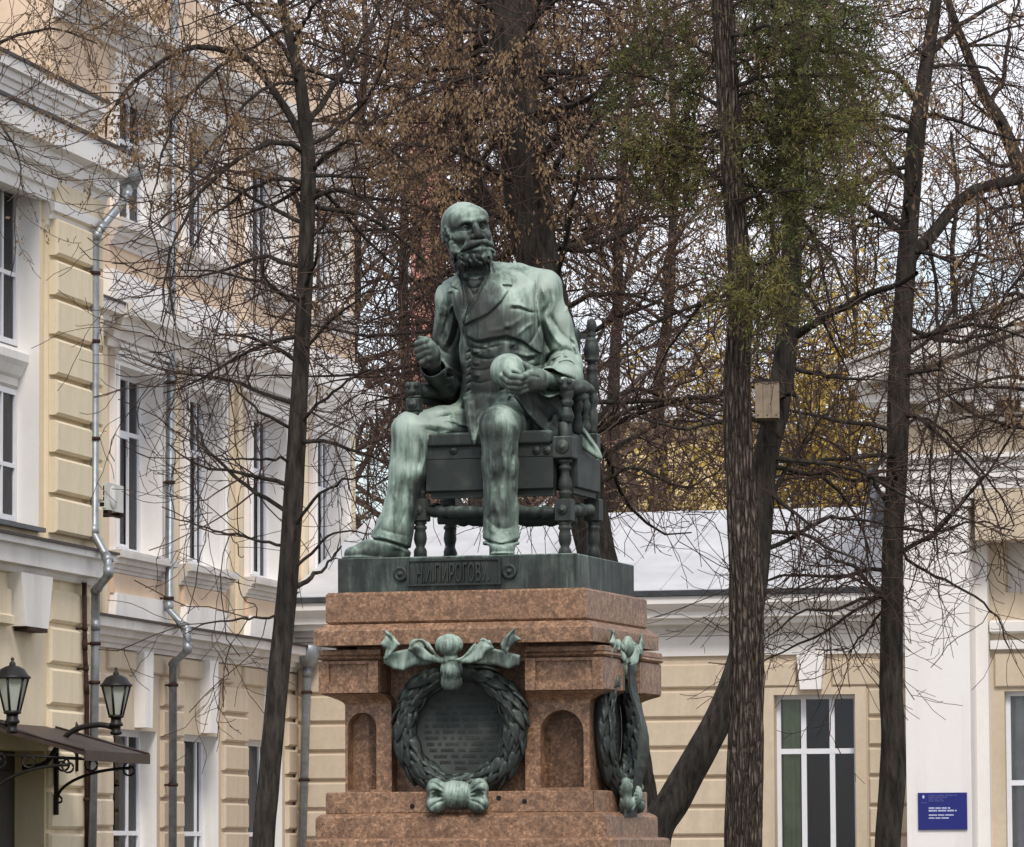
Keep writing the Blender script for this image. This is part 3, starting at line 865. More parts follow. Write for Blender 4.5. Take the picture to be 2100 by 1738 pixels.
def lantern(u, v0, v1, yl, label):
    """six sided lantern on a curved iron arm from the wall"""
    c = A.P(u, v1, yl); ztop_ = A.Z(u, v0, yl)
    h = ztop_ - c[2]
    root = empty('wall_lantern', tuple(A.world(c)), A.rz, label, 'lantern', 'wall lanterns over the canopy')
    r = h * .215
    z = lambda t: h * (1 - t)          # t from the top
    mb = MB(); mb.lathe([(0.0, z(.0)), (.02, z(.03)), (.012, z(.06)), (.03, z(.08)), (.035, z(.115)), (r * .40, z(.125)), (r * .72, z(.16)), (r * .95, z(.235)), (r * 1.12, z(.265)), (r * 1.12, z(.285)), (r * .9, z(.29))], (0, 0, 0), 18)
    mb.build('cap', MAT['iron'], root)
    mb = MB(); mb.lathe([(r * .46, z(.70)), (r * .94, z(.287))], (0, 0, 0), 6, 'z', False); mb.build('shade', MAT['frost'], root)
    mb = MB()
    for k in range(6):
        a = 2 * math.pi * k / 6
        mb.tube([(r * .47 * math.cos(a), r * .47 * math.sin(a), z(.70)), (r * .96 * math.cos(a), r * .96 * math.sin(a), z(.285))], .013, 6)
    mb.lathe([(r * .40, z(.745)), (r * .54, z(.735)), (r * .54, z(.70)), (r * .40, z(.695))], (0, 0, 0), 12)
    mb.build('cage', MAT['iron'], root)
    mb = MB(); mb.lathe([(.02, z(1.0)), (.06, z(.985)), (.065, z(.95)), (.05, z(.93)), (.05, z(.87)), (.075, z(.86)), (.075, z(.83)), (r * .36, z(.80)), (r * .36, z(.745))], (0, 0, 0), 14)
    mb.build('socket', MAT['iron'], root)
    yw = -yl
    arm = smooth_curve([(0, .04, z(.88)), (0, .18, z(.84)), (0, .45, z(.90)), (0, .62, z(1.08)), (0, .80, z(1.4)), (0, yw, z(1.45))], 18)
    mb = MB(); mb.tube(arm, .03, 8); mb.build('arm', MAT['iron'], root)
    return root
lantern(25, 1347, 1506, -1.05, 'black iron wall lantern at the left edge above the canopy')
lantern(238, 1368, 1509, -1.05, 'black iron wall lantern nearer the downpipe at the right end of the canopy')

# ------------------------------------------------------------------ low pale building on the right
_pc = at(602, 1500, 67.0)
RZC = math.radians(-15.0)
Cf = Frame((_pc[0], _pc[1]), RZC)
low = empty('low_building', tuple(Cf.o), Cf.rz, 'low beige building with a pale metal roof behind the pedestal', 'building')
CX0, CX1 = 0.02, Cf.X(1875, 1500)
ze1 = Cf.Z(1560, 1217, -.5); ze0 = Cf.Z(1560, 1348)
cw0, cw1 = Cf.X(1589, 1600), Cf.X(1756, 1600)
czt = Cf.Z(1670, 1425)
wall_open('wall', MAT['beige'], low, CX0, CX1, -.1, ze0 + .2, [(cw0, cw1, .7, czt)], .30, 0, MAT['beige'], .8)
w = window(low, cw0, cw1, .7, czt, .16, (.33, .68), (Cf.Z(1670, 1541, .16) - .7) / (czt - .7), .055, 'green', False, .07, .07)
# eaves: gutter, white band, mouldings, frieze
zf = lambda v: Cf.Z(1560, v)
band(low, 'frieze', MAT['white'], CX0, CX1, [(.05, zf(1344)), (-.05, zf(1344)), (-.05, zf(1303)), (.05, zf(1303))])
band(low, 'moulding', MAT['greytrim'], CX0, CX1, [(.05, zf(1302.5)), (-.08, zf(1302.5)), (-.08, zf(1296)), (-.13, zf(1292)), (-.13, zf(1284)), (-.19, zf(1279)), (.05, zf(1279))])
zg = lambda v: Cf.Z(1560, v, -.45)
band(low, 'cornice', MAT['white'], CX0, CX1, [(.05, zg(1278)), (-.30, zg(1276)), (-.30, zg(1266)), (-.42, zg(1264)), (-.42, zg(1252)), (-.50, zg(1244)), (-.56, zg(1236)), (-.56, zg(1221)), (.05, zg(1221))])
band(low, 'gutter', MAT['gutter'], CX0, CX1, [(-.2, zg(1220)), (-.60, zg(1220)), (-.62, zg(1209)), (-.2, zg(1209))])
# roof sheets with standing seams
zr0 = zg(1210) + .02
yr1 = 3.6
zr1 = Cf.Z(1500, 1046, yr1)
mb = MB()
vs = [(CX0, -.56, zr0), (CX1, -.56, zr0), (CX1, yr1, zr1), (CX0, yr1, zr1), (CX0, -.56, zr0 - .04), (CX1, -.56, zr0 - .04), (CX1, yr1, zr1 - .04), (CX0, yr1, zr1 - .04)]
mb.add(vs, [(0, 1, 2, 3), (7, 6, 5, 4), (0, 4, 5, 1), (1, 5, 6, 2), (2, 6, 7, 3), (3, 7, 4, 0)])
mb.add([(CX0, yr1 + .001, zr1), (CX1, yr1 + .001, zr1), (CX1, 7.5, zr0), (CX0, 7.5, zr0)], [(0, 1, 2, 3)])
roof = mb.build('roof', MAT['roofwhite'], low)
nse = int((CX1 - CX0) / .62)
for k in range(1, nse):
    x = CX0 + (CX1 - CX0) * k / nse
    m2 = MB(); m2.add([(x - .012, -.56, zr0 + .001), (x + .012, -.56, zr0 + .001), (x + .012, yr1, zr1 + .001), (x - .012, yr1, zr1 + .001),
                       (x - .008, -.56, zr0 + .02), (x + .008, -.56, zr0 + .02), (x + .008, yr1, zr1 + .02), (x - .008, yr1, zr1 + .02)],
                      [(0, 3, 2, 1), (4, 5, 6, 7), (0, 1, 5, 4), (1, 2, 6, 5), (2, 3, 7, 6), (3, 0, 4, 7)])
    m2.build('roof_seam', MAT['roofwhite'], roof)
mb = MB(); mb.box(CX0, CX1, 6.8, 7.0, -.1, zr0 - .1); mb.build('wall', MAT['beige'], low)
mb = MB(); mb.box(CX0, CX1, 1.1, 1.15, -.1, zr0 - .1); mb.build('partition', MAT['dark'], low)
def CP(u, v, y): return Cf.P(u, v, y)
p3 = pipe('downpipe', Cf, [CP(632, 1352, -.24), CP(630, 1385, -.18), CP(618, 1800, -.18)], .058, 'grey downpipe in the inner corner just left of the pedestal', MAT['zinc'], [CP(628, v, -.16)[2] for v in (1420, 1600)])
mb = MB(); c = CP(632, 1350, -.24); mb.lathe([(.09, -.12), (.18, .02), (.19, .16), (.17, .18)], tuple(c), 8); mb.build('funnel', MAT['zinc'], p3)

# vent on the roof
vent = empty('roof_vent', tuple(Cf.o), Cf.rz, 'small grey metal vent at the right end of the pale roof', 'vent')
c = Cf.P(1806, 1048, 2.6)
mb = MB(); mb.lathe([(.16, -.25), (.15, .20), (.17, .21), (.17, .28), (.15, .29), (.15, .46)], tuple(c), 16); mb.build('vent_pipe', MAT['zinc'], vent)
mb = MB(); mb.lathe([(.20, .47), (.20, .56), (.12, .60), (0, .62)], tuple(c), 16); mb.build('vent_cap', MAT['gutter'], vent)
# rustication courses of the front
jv = [1355, 1410.5, 1471, 1531.5, 1592, 1652.5, 1713, 1773]
zj = [Cf.Z(1560, v) for v in jv]
pieces = [(CX0 + .05, cw0 - .22), (cw1 + .18, CX1)]
for i in range(len(zj) - 1):
    z1_, z0_ = zj[i] - .035, max(zj[i + 1] + .006, 0)
    if i == 0:
        segs = [(CX0 + .05, CX0 + 2.2), (CX0 + 2.24, CX0 + 4.0), (CX0 + 4.04, (cw0 + cw1) / 2 - .24), ((cw0 + cw1) / 2 + .24, CX1)]
    else:
        off = .55 if i % 2 else 0
        segs = []
        a, b = pieces[0]
        L_ = (b - a) / 3
        cut = [a] + [a + L_ * (k + 1) - off * .5 for k in range(2)] + [b]
        segs += [(cut[k] + (.0 if k == 0 else .012), cut[k + 1] - .012) for k in range(3)]
        a, b = pieces[1]
        segs += [(a, b)]
    for a, b in segs:
        if b - a > .1: rustic(low, MAT['beige'], a, b, z0_, z1_, .05, .022)
mb = MB()
fw = .17
mb.box(cw0 - fw, cw0 - .0, -.03, -.001, .6, czt + .10); mb.box(cw1, cw1 + fw - .02, -.03, -.001, .6, czt + .10); mb.box(cw0, cw1, -.028, -.001, czt, czt + .10)
mb.build('window_casing', MAT['beige'], low)
kz0, kz1 = Cf.Z(1662, 1414, -.12), Cf.Z(1662, 1343, -.12)
kx = (Cf.X(1634, 1345, -.12) + Cf.X(1690, 1345, -.12)) / 2
keystone(low, MAT['white2'], kx, .37, .28, kz0, kz1, -.15)

# ------------------------------------------------------------------ tall portico building at the right edge
_pd = Cf.world((Cf.X(1858, 1500, -.9), -.9, 0))
Df = Frame((_pd[0], _pd[1]), RZC)
hall = empty('portico_building', tuple(Df.o), Df.rz, 'tall pale building with a white pilaster and gabled entablature at the right edge', 'building')
DX1 = 9.5
dpil = Df.X(1991, 1500)
zcap = Df.Z(1925, 1040); zent0 = Df.Z(1925, 1004)
mb = MB(); mb.box(0, dpil, 0, 1.0, -.1, zcap); mb.build('pilaster', MAT['white2'], hall)
mb = MB(); mb.box(-.04, dpil + .04, -.04, .9, zcap + .001, zcap + .10); mb.box(-.08, dpil + .08, -.08, .9, zcap + .102, zent0 - .002); mb.build('pilaster_cap', MAT['white'], hall)
# recessed bay beside it
yb = .62
rx0 = dpil
ddw0 = Df.X(2067, 1600, yb + .2)
zdw = Df.Z(2085, 1419, yb + .2)
wall_open('wall', MAT['beige'], hall, rx0 + .001, DX1, -.1, zent0 + .3, [(ddw0, DX1 - 5, .7, zdw), (Df.X(2060, 1100, yb), DX1 - 5, Df.Z(2080, 1215, yb), Df.Z(2080, 1085, yb))], .26, yb, MAT['beige'], .8)
window(hall, ddw0, ddw0 + 1.3, .7, zdw, yb + .12, (.34, .68), .60, .06, 'full', False, .07, .07)
mb = MB(); mb.box(Df.X(2060, 1100, yb) - .02, DX1 - 5, yb + .24, yb + .30, Df.Z(2080, 1217, yb), Df.Z(2080, 1083, yb)); mb.build('relief_panel', MAT['white'], hall)
mb = MB()
px0 = Df.X(2006, 1600, yb - .12)
mb.box(rx0 + .001, px0 + .16, yb - .16, yb - .001, -.1, zcap); mb.build('inner_pilaster', MAT['white'], hall)
mb = MB(); mb.cbox(px0 + .22, DX1 - 5.2, yb - .05, yb - .001, Df.Z(2060, 1410, yb), Df.Z(2060, 1340, yb), .02); mb.build('lintel_panel', MAT['beige'], hall)
band(hall, 'string_course', MAT['white'], px0 + .18, DX1, [(yb - .001, Df.Z(2060, 1334, yb)), (yb - .10, Df.Z(2060, 1332, yb)), (yb - .10, Df.Z(2060, 1316, yb)), (yb - .001, Df.Z(2060, 1312, yb))])
band(hall, 'string_course', MAT['white'], px0 + .18, DX1, [(yb - .001, Df.Z(2060, 1300, yb)), (yb - .14, Df.Z(2060, 1296, yb)), (yb - .14, Df.Z(2060, 1278, yb)), (yb - .001, Df.Z(2060, 1272, yb))])
# soffit and entablature
mb = MB(); mb.box(dpil + .10, DX1, -.05, .60, zcap - .45, zent0 - .003); mb.build('soffit_beam', MAT['beige'], hall)
ze = lambda v: Df.Z(1925, v, -.1)
band(hall, 'entablature', MAT['white'], -.3, DX1, [(.6, ze(1004)), (-.06, ze(1004)), (-.06, ze(985)), (-.10, ze(984)), (-.10, ze(962)), (-.14, ze(961)), (-.14, ze(946)), (-.22, ze(942)), (-.22, ze(932)), (.6, ze(932))])
mb = MB(); mb.box(-.30, DX1, .02, 4.0, ze(931.5), ze(812)); mb.build('frieze_wall', MAT['beige'], hall)
zm = lambda v: Df.Z(1925, v, -.5)
nmod = 16
for k in range(nmod):
    x = -.22 + k * .62
    m2 = MB(); m2.cbox(x, x + .26, -.46, .018, zm(843), zm(822), .02); m2.build('modillion', MAT['white2'], hall)
band(hall, 'bed_moulding', MAT['greytrim'], -.34, DX1, [(.6, zm(862)), (.0, zm(862)), (-.10, zm(850)), (-.12, zm(844)), (.6, zm(844))])
band(hall, 'cornice', MAT['white'], -.50, DX1, [(.6, zm(821)), (-.50, zm(821)), (-.50, zm(806)), (-.58, zm(802)), (-.66, zm(793)), (.6, zm(793))], .0, 0)
# gable above
g0 = Df.px(1878, 726, -.3); g1 = Df.px(2100, 640, -.3)
sl = (g1[1] - g0[1]) / (g1[0] - g0[0])
gx = -.50
gz = max(zm(792), g0[1] + (gx - g0[0]) * sl - .2)
xm = 5.0
mb = MB(); mb.prism_y([(gx + .3, gz), (DX1 + 6, gz), (DX1 + 6, gz + .2), (xm, gz + (xm - gx) * sl + .02), (gx + .3, gz + .05)], .0, .5); mb.build('gable_wall', MAT['greytrim'], hall)
mb = MB(); mb.prism_y([(gx - .1, gz + .02), (gx - .1, gz + .30), (xm, gz + .30 + (xm - gx) * sl), (xm, gz + (xm - gx) * sl)], -.55, .52); mb.build('raking_cornice', MAT['white'], hall)
mb = MB(); mb.prism_y([(gx - .16, gz + .305), (gx - .16, gz + .36), (xm, gz + .40 + (xm - gx) * sl), (xm, gz + .345 + (xm - gx) * sl)], -.66, 6); mb.build('roof_sheet', MAT['greytrim'], hall)

# blue enamel sign on the pilaster
sx0, sx1 = Df.X(1882.6, 1660, -.03), Df.X(1983, 1660, -.03)
sz0, sz1 = Df.Z(1935, 1702, -.03), Df.Z(1935, 1626, -.03)
sign = empty('wall_sign', tuple(Df.o), Df.rz, 'blue rectangular wall sign with pale lettering on the white pilaster', 'sign')
mb = MB(); mb.cbox(sx0, sx1, -.03, -.002, sz0, sz1, .004); mb.build('plate', MAT['blue'], sign)
W_, H2 = sx1 - sx0, sz1 - sz0
def line(u0, u1, vc, h, mat, words, seed):
    r = random.Random(seed)
    m = MB()
    x = u0
    while x < u1 - .004:
        w_ = min(u1 - x, r.uniform(.16, .30) * (u1 - u0) + .03)
        xx = x
        while xx < x + w_ - .003:
            k = r.uniform(.010, .018)
            m.box(sx0 + W_ * xx, sx0 + W_ * min(xx + k, x + w_), -.0325, -.0300, sz1 - H2 * (vc + h / 2 * r.uniform(.8, 1.0)), sz1 - H2 * (vc - h / 2 * r.uniform(.85, 1.05)))
            xx += k + .0022
        x += w_ + .022
    return m
for i, (a, b, v, h, mt) in enumerate(((.22, .66, .415, .044, 'signtext'), (.22, .79, .487, .046, 'signtext'), (.22, .73, .605, .038, 'signtext'), (.22, .63, .685, .038, 'signtext'),
                                      (.22, .80, .075, .03, 'signfaint'), (.22, .60, .125, .03, 'signfaint'), (.22, .50, .172, .03, 'signfaint'), (.22, .53, .222, .03, 'signfaint'), (.07, .18, .27, .03, 'signfaint'))):
    o = line(a, b, v, h, MAT[mt], 2, i + 4).build('print_line', MAT[mt], sign)
mb = MB(); mb.prism_y([(sx0 + W_ * (.115 + .022 * math.sin(t)), sz1 - H2 * (.11 - .05 * math.cos(t))) for t in np.linspace(0, 2 * math.pi, 12, endpoint=False)], -.0325, -.03); mb.build('crest', MAT['signtext'], sign)

# ------------------------------------------------------------------ far beyond the roofs
def far_block(u0, u1, vt, d, mat, depth, label, name, cols, rows):
    a, b = at(u0, 1700, d), at(u1, 1700, d); zt2 = at((u0 + u1) / 2, vt, d)[2]
    root = empty(name, (a[0], d, 0), 0.0, label, 'building')
    W2 = b[0] - a[0]
    ops = []
    cw_, rh = W2 / cols, 3.3
    for i in range(cols):
        for j in range(rows):
            z = zt2 - 2.6 - j * rh
            if z < .5: continue
            ops.append((cw_ * (i + .3), cw_ * (i + .7), z - 1.7, z))
    wall_open('wall', mat, root, 0, W2, 0, zt2, ops, .3, 0, mat, depth)
    for (p, q, r_, s) in ops:
        m2 = MB(); m2.box(p - .01, q + .01, .18, .22, r_ - .01, s + .01); m2.build('window', MAT['dark'], root)
    if name == 'far_tower':
        mb = MB(); mb.box(-.3, W2 + .3, -.3, depth, zt2, zt2 + .5); mb.build('parapet', mat, root)
        return root
    mb = MB(); mb.prism_x([(depth + .4, zt2), (-.5, zt2), (-.5, zt2 + .3), (depth / 2, zt2 + 2.2), (depth + .4, zt2 + .3)], -.4, W2 + .4); mb.build('roof', MAT['roofwhite'], root)
    return root
MAT['farcream'] = stucco('cream_plaster', srgb(236, 210, 160), .12)
MAT['farpink'] = stucco('coral_plaster', srgb(196, 138, 126), .15)
far_block(1180, 1560, 868, 128, MAT['farcream'], 10, 'cream building far behind the low pale roof', 'far_building', 5, 3)
far_block(846, 912, 270, 150, MAT['farpink'], 9, 'coral pink building glimpsed through twigs left of the bronze head', 'far_tower', 2, 4)
# ------------------------------------------------------------------ trees
def norm(a): return a / (np.linalg.norm(a, axis=-1, keepdims=True) + 1e-12)

def grow(P, R, n, rng, length, ang=(35, 70), K=5, droop=0.0, upturn=0.0, wig=0.25, rk=0.55, rend=0.35, t=(0.15, 1.0), rmax=None, flat=0.0, tpow=1.0):
    """n child branches on the parent polylines P (N, K, 3) with radii R (N, K)"""
    N, Kp, _ = P.shape
    seg = np.linalg.norm(np.diff(P, axis=1), axis=2).sum(1)
    idx = rng.choice(N, n, p=seg / seg.sum())
    tt = (t[0] + (t[1] - t[0]) * rng.random(n) ** tpow) * (Kp - 1)
    i0 = np.minimum(tt.astype(int), Kp - 2); f = (tt - i0)[:, None]
    a, b = P[idx, i0], P[idx, i0 + 1]
    base = a * (1 - f) + b * f
    r0 = R[idx, i0] * (1 - f[:, 0]) + R[idx, i0 + 1] * f[:, 0]
    T = norm(b - a)
    rv = rng.normal(size=(n, 3)); rv[:, 2] *= (1 - flat)
    perp = norm(rv - T * (rv * T).sum(1, keepdims=True))
    an = np.radians(rng.uniform(ang[0], ang[1], n))[:, None]
    D = T * np.cos(an) + perp * np.sin(an)
    L = rng.uniform(length[0], length[1], n)
    step = (L / (K - 1))[:, None]
    out = np.zeros((n, K, 3)); out[:, 0] = base
    for k in range(1, K):
        q = k / (K - 1)
        D = D + rng.normal(size=(n, 3)) * wig + np.array([0, 0, -droop + upturn * q * q])
        D = norm(D)
        out[:, k] = out[:, k - 1] + D * step
    r = np.minimum(r0 * rk, rmax if rmax else 9)
    rad = r[:, None] * np.linspace(1, rend, K)[None, :]
    return out, rad

def tube_arrays(P, R, S):
    N, K, _ = P.shape
    T = norm(np.gradient(P, axis=1))
    ref = np.where(np.abs(T[..., 2:3]) > 0.85, np.array([1.0, 0, 0]), np.array([0, 0, 1.0]))
    A = norm(np.cross(T, ref)); B = np.cross(T, A)
    th = np.arange(S) * 2 * math.pi / S
    V = P[:, :, None] + R[:, :, None, None] * (A[:, :, None] * np.cos(th)[:, None] + B[:, :, None] * np.sin(th)[:, None])
    i = np.arange(N)[:, None, None] * K * S + np.arange(K - 1)[None, :, None] * S
    k = np.arange(S)[None, None, :]; k2 = (k + 1) % S
    Q = np.stack([i + k, i + k2, i + S + k2, i + S + k], -1).reshape(-1, 4)
    return V.reshape(-1, 3), Q

def tubes(name, sets, mat, parent, kind=None, origin=None):
    Vs, Qs, b = [], [], 0
    for P, R, S in sets:
        v, q = tube_arrays(P, R, S)
        Vs.append(v); Qs.append(q + b); b += len(v)
    V = np.vstack(Vs)
    if origin is not None: V = V - origin
    o = link_mesh(name, quad_mesh(name, V, np.vstack(Qs), True), mat, parent)
    if kind: o['kind'] = kind
    return o

def leaves(name, P, n, rng, size, mat, parent, hang=0.5, aspect=0.35, spread=0.05, origin=None, t=(0.3, 1.0), fold=True):
    """n small folded leaves scattered along the twigs P"""
    N, K, _ = P.shape
    idx = rng.integers(0, N, n)
    tt = rng.uniform(t[0], t[1], n) * (K - 1); i0 = np.minimum(tt.astype(int), K - 2); f = (tt - i0)[:, None]
    c = P[idx, i0] * (1 - f) + P[idx, i0 + 1] * f + rng.normal(size=(n, 3)) * spread
    d = norm(rng.normal(size=(n, 3)) * (1 - hang) + np.array([0, 0, -1.0]) * hang)
    s = norm(np.cross(d, rng.normal(size=(n, 3))))
    nn = np.cross(d, s)
    L = (size * rng.uniform(.6, 1.3, n))[:, None]; W = L * aspect * rng.uniform(.7, 1.3, n)[:, None]
    v0 = c; v1 = c + d * L * .5 + s * W + nn * W * .4; v2 = c + d * L; v3 = c + d * L * .5 - s * W + nn * W * .4
    V = np.stack([v0, v1, v2, v3], 1).reshape(-1, 3)
    if origin is not None: V = V - origin
    b = np.arange(n)[:, None] * 4
    q = np.concatenate([b + [0, 1, 2], b + [0, 2, 3]], 1).reshape(-1, 3)
    o = link_mesh(name, quad_mesh(name, V, q, False), mat, parent)
    o['kind'] = 'stuff'
    return o

def trunk_mesh(pts, rad, rng, seg=28, n=160, rough=0.05, plates=None):
    """bark-wrinkled trunk through pts"""
    C = smooth_curve(np.column_stack([pts, rad]), n)
    P, R = C[:, :3], C[:, 3]
    T = norm(np.gradient(P, axis=0))
    A = norm(np.cross(T, np.array([0.3, 1.0, 0.05]))); B = np.cross(T, A)
    th = np.arange(seg) * 2 * math.pi / seg
    L = np.concatenate([[0], np.cumsum(np.linalg.norm(np.diff(P, axis=0), axis=1))])
    h, a = L[:, None], th[None, :]
    disp = np.zeros((n, seg))
    for k in range(7):
        m = rng.integers(1, 4) if k < 3 else rng.integers(5, 13)
        fz = rng.uniform(.4, 1.6) if k < 3 else rng.uniform(1.5, 5)
        disp += (1.0 if k < 3 else .55) * np.sin(m * a + fz * h * 2 + rng.uniform(0, 6)) * np.sin(fz * h * 1.3 + rng.uniform(0, 6))
    D = rough * disp * .35
    if plates:
        ph = np.cumsum(rng.normal(size=(n, 1)) * .25, axis=0)
        ridge = np.abs(np.sin(a * plates / 2 + .8 * np.sin(h * 3.1 + 2 * a) + .5 * np.sin(h * 7.7 + a * 3) + ph * .15))
        brk = np.sin(h * 21 + 5 * np.sin(a * 3) + 3 * np.sin(a * 7)) * .09
        D = D + rough * (np.minimum(ridge * 1.6, 1) - .8 + brk)
    RR = R[:, None] * (1 + D) + 0
    V = P[:, None] + RR[..., None] * (A[:, None] * np.cos(th)[:, None] + B[:, None] * np.sin(th)[:, None])
    i = np.arange(n - 1)[:, None] * seg; k = np.arange(seg)[None, :]; k2 = (k + 1) % seg
    Q = np.stack([i + k, i + k2, i + seg + k2, i + seg + k], -1).reshape(-1, 4)
    return V.reshape(-1, 3), Q, P, R

def px_line(pts, d, rng=None, bend=0.0):
    """picture polyline (u, v, width) -> world points and radii; bend lets it come towards / go away from the camera"""
    out, rr = [], []
    n = len(pts)
    for i, (u, v, w) in enumerate(pts):
        dd = d + bend * (i / max(1, n - 1))
        out.append(at(u, v, dd)); rr.append(w / 2 * dd / FPX)
    return np.array(out), np.array(rr)

def ground_end(pts, d, lean=0.0):
    u, v, w = pts[0]
    vg = 1752 + 1.62 * FPX / d
    return [(u + lean, vg, w * 1.25), (u + lean * .6, (v + vg) / 2, w * 1.06)] + pts

def real_tree(name, label, group, trunk_px, d, limbs_px, seed, cfg):
    rng = np.random.default_rng(seed)
    trunk_px = ground_end(trunk_px, d, cfg.get('lean', 0))
    P, R = px_line(trunk_px, d)
    org = P[0].copy(); org[2] = 0
    root = empty(name, tuple(org), 0.0, label, 'tree', group)
    V, Q, TP, TR = trunk_mesh(P, R, rng, cfg.get('seg', 28), cfg.get('n', 170), cfg.get('rough', .06), cfg.get('plates'))
    link_mesh('trunk', quad_mesh('trunk', V - org, Q, True), MAT[cfg.get('bark', 'bark')], root)
    lim, limR = [], []
    for pts in limbs_px:
        b = rng.uniform(-1.2, 1.2) if cfg.get('bend', True) else 0
        lp_, lr_ = px_line(pts, d, rng, b)
        C = smooth_curve(np.column_stack([lp_, lr_]), 16)
        C[1:-1, :3] += rng.normal(size=(14, 3)) * .008
        tubes('branch', [(C[None, :, :3], C[None, :, 3], 8)], MAT['bark'], root, None, org)
        lim.append(C[:, :3]); limR.append(C[:, 3])
    # resample the trunk portion that carries branches
    zt = TP[:, 2]
    k0 = int(np.argmin(np.abs(zt - cfg.get('zmin', 4.0))))
    tp = TP[k0:]; tr = TR[k0:]
    ids = np.linspace(0, len(tp) - 1, 16).astype(int)
    base_P = [tp[ids]]; base_R = [tr[ids]]
    A_P, A_R = np.array(base_P), np.array(base_R)
    sets = []
    nk = A_P.shape[1]
    b1, r1 = grow(A_P, A_R, cfg['n1'], rng, cfg['l1'], cfg.get('a1', (55, 95)), 9, cfg.get('d1', .10), cfg.get('u1', .1), .16, .34, .25, (0.0, 1.0), cfg.get('r1', .035), tpow=cfg.get('tpow', 1.0))
    allP = np.concatenate([b1] + ([smooth_stack(lim)] if lim else []), 0)
    allR = np.concatenate([r1] + ([smooth_stack_r(limR)] if lim else []), 0)
    b2, r2 = grow(allP, allR, cfg['n2'], rng, cfg['l2'], cfg.get('a2', (35, 80)), 7, cfg.get('d2', .05), .16, .19, .5, .3, (.12, 1.0), cfg.get('r2', .012))
    lk = cfg.get('longtwig', 1.75)
    b3, r3 = grow(b2, r2, int(cfg['n3'] * (.62 if lk > 1 else 1)), rng, (cfg['l3'][0] * lk, cfg['l3'][1] * lk), (25, 65), 8 if lk > 1 else 5, cfg.get('d3', .045), .16, .17, .6, .35, (.1, 1.0), cfg.get('r3', .0052))
    b4, r4 = grow(b3, r3, int(cfg['n4'] * (.7 if lk > 1 else 1)), rng, cfg['l4'], (30, 70), 4, .03, .08, .2, .8, .5, (.1, 1.0), cfg.get('r4', .0036))
    r3 = np.maximum(r3, cfg.get('rmin', .0028)); r4 = np.maximum(r4, cfg.get('rmin', .0026))
    tubes('boughs', [(b1, r1, 6)], MAT['bark'], root, 'stuff', org)
    tubes('twigs', [(b2, np.maximum(r2, .004), 4), (b3, r3, 3), (b4, r4, 3)], MAT['twig'], root, 'stuff', org)
    if cfg.get('leaf'):
        z0 = cfg.get('leafz', 0)
        tw = b3[b3[:, 0, 2] > z0]
        if len(tw):
            # dense clusters: only some twigs keep their dry bracts
            keep = tw[rng.random(len(tw)) < cfg.get('clump', .5)]
            leaves('dry_leaves', keep, cfg['leaf'], rng, cfg.get('lsize', .065), MAT[cfg.get('lmat', 'bract')], root, .66, .21, .035, org)
    return root, dict(b1=b1, r1=r1, b2=b2, b3=b3, r3=r3, trunk=TP, org=org)

def smooth_stack(L): return np.array([smooth_curve(l, 9) for l in L])
def smooth_stack_r(L): return np.array([np.interp(np.linspace(0, 1, 9), np.linspace(0, 1, len(l)), l) for l in L])

def taper(pts, w0, w1):
    n = len(pts)
    return [(u, v, w0 + (w1 - w0) * i / (n - 1)) for i, (u, v) in enumerate(pts)]

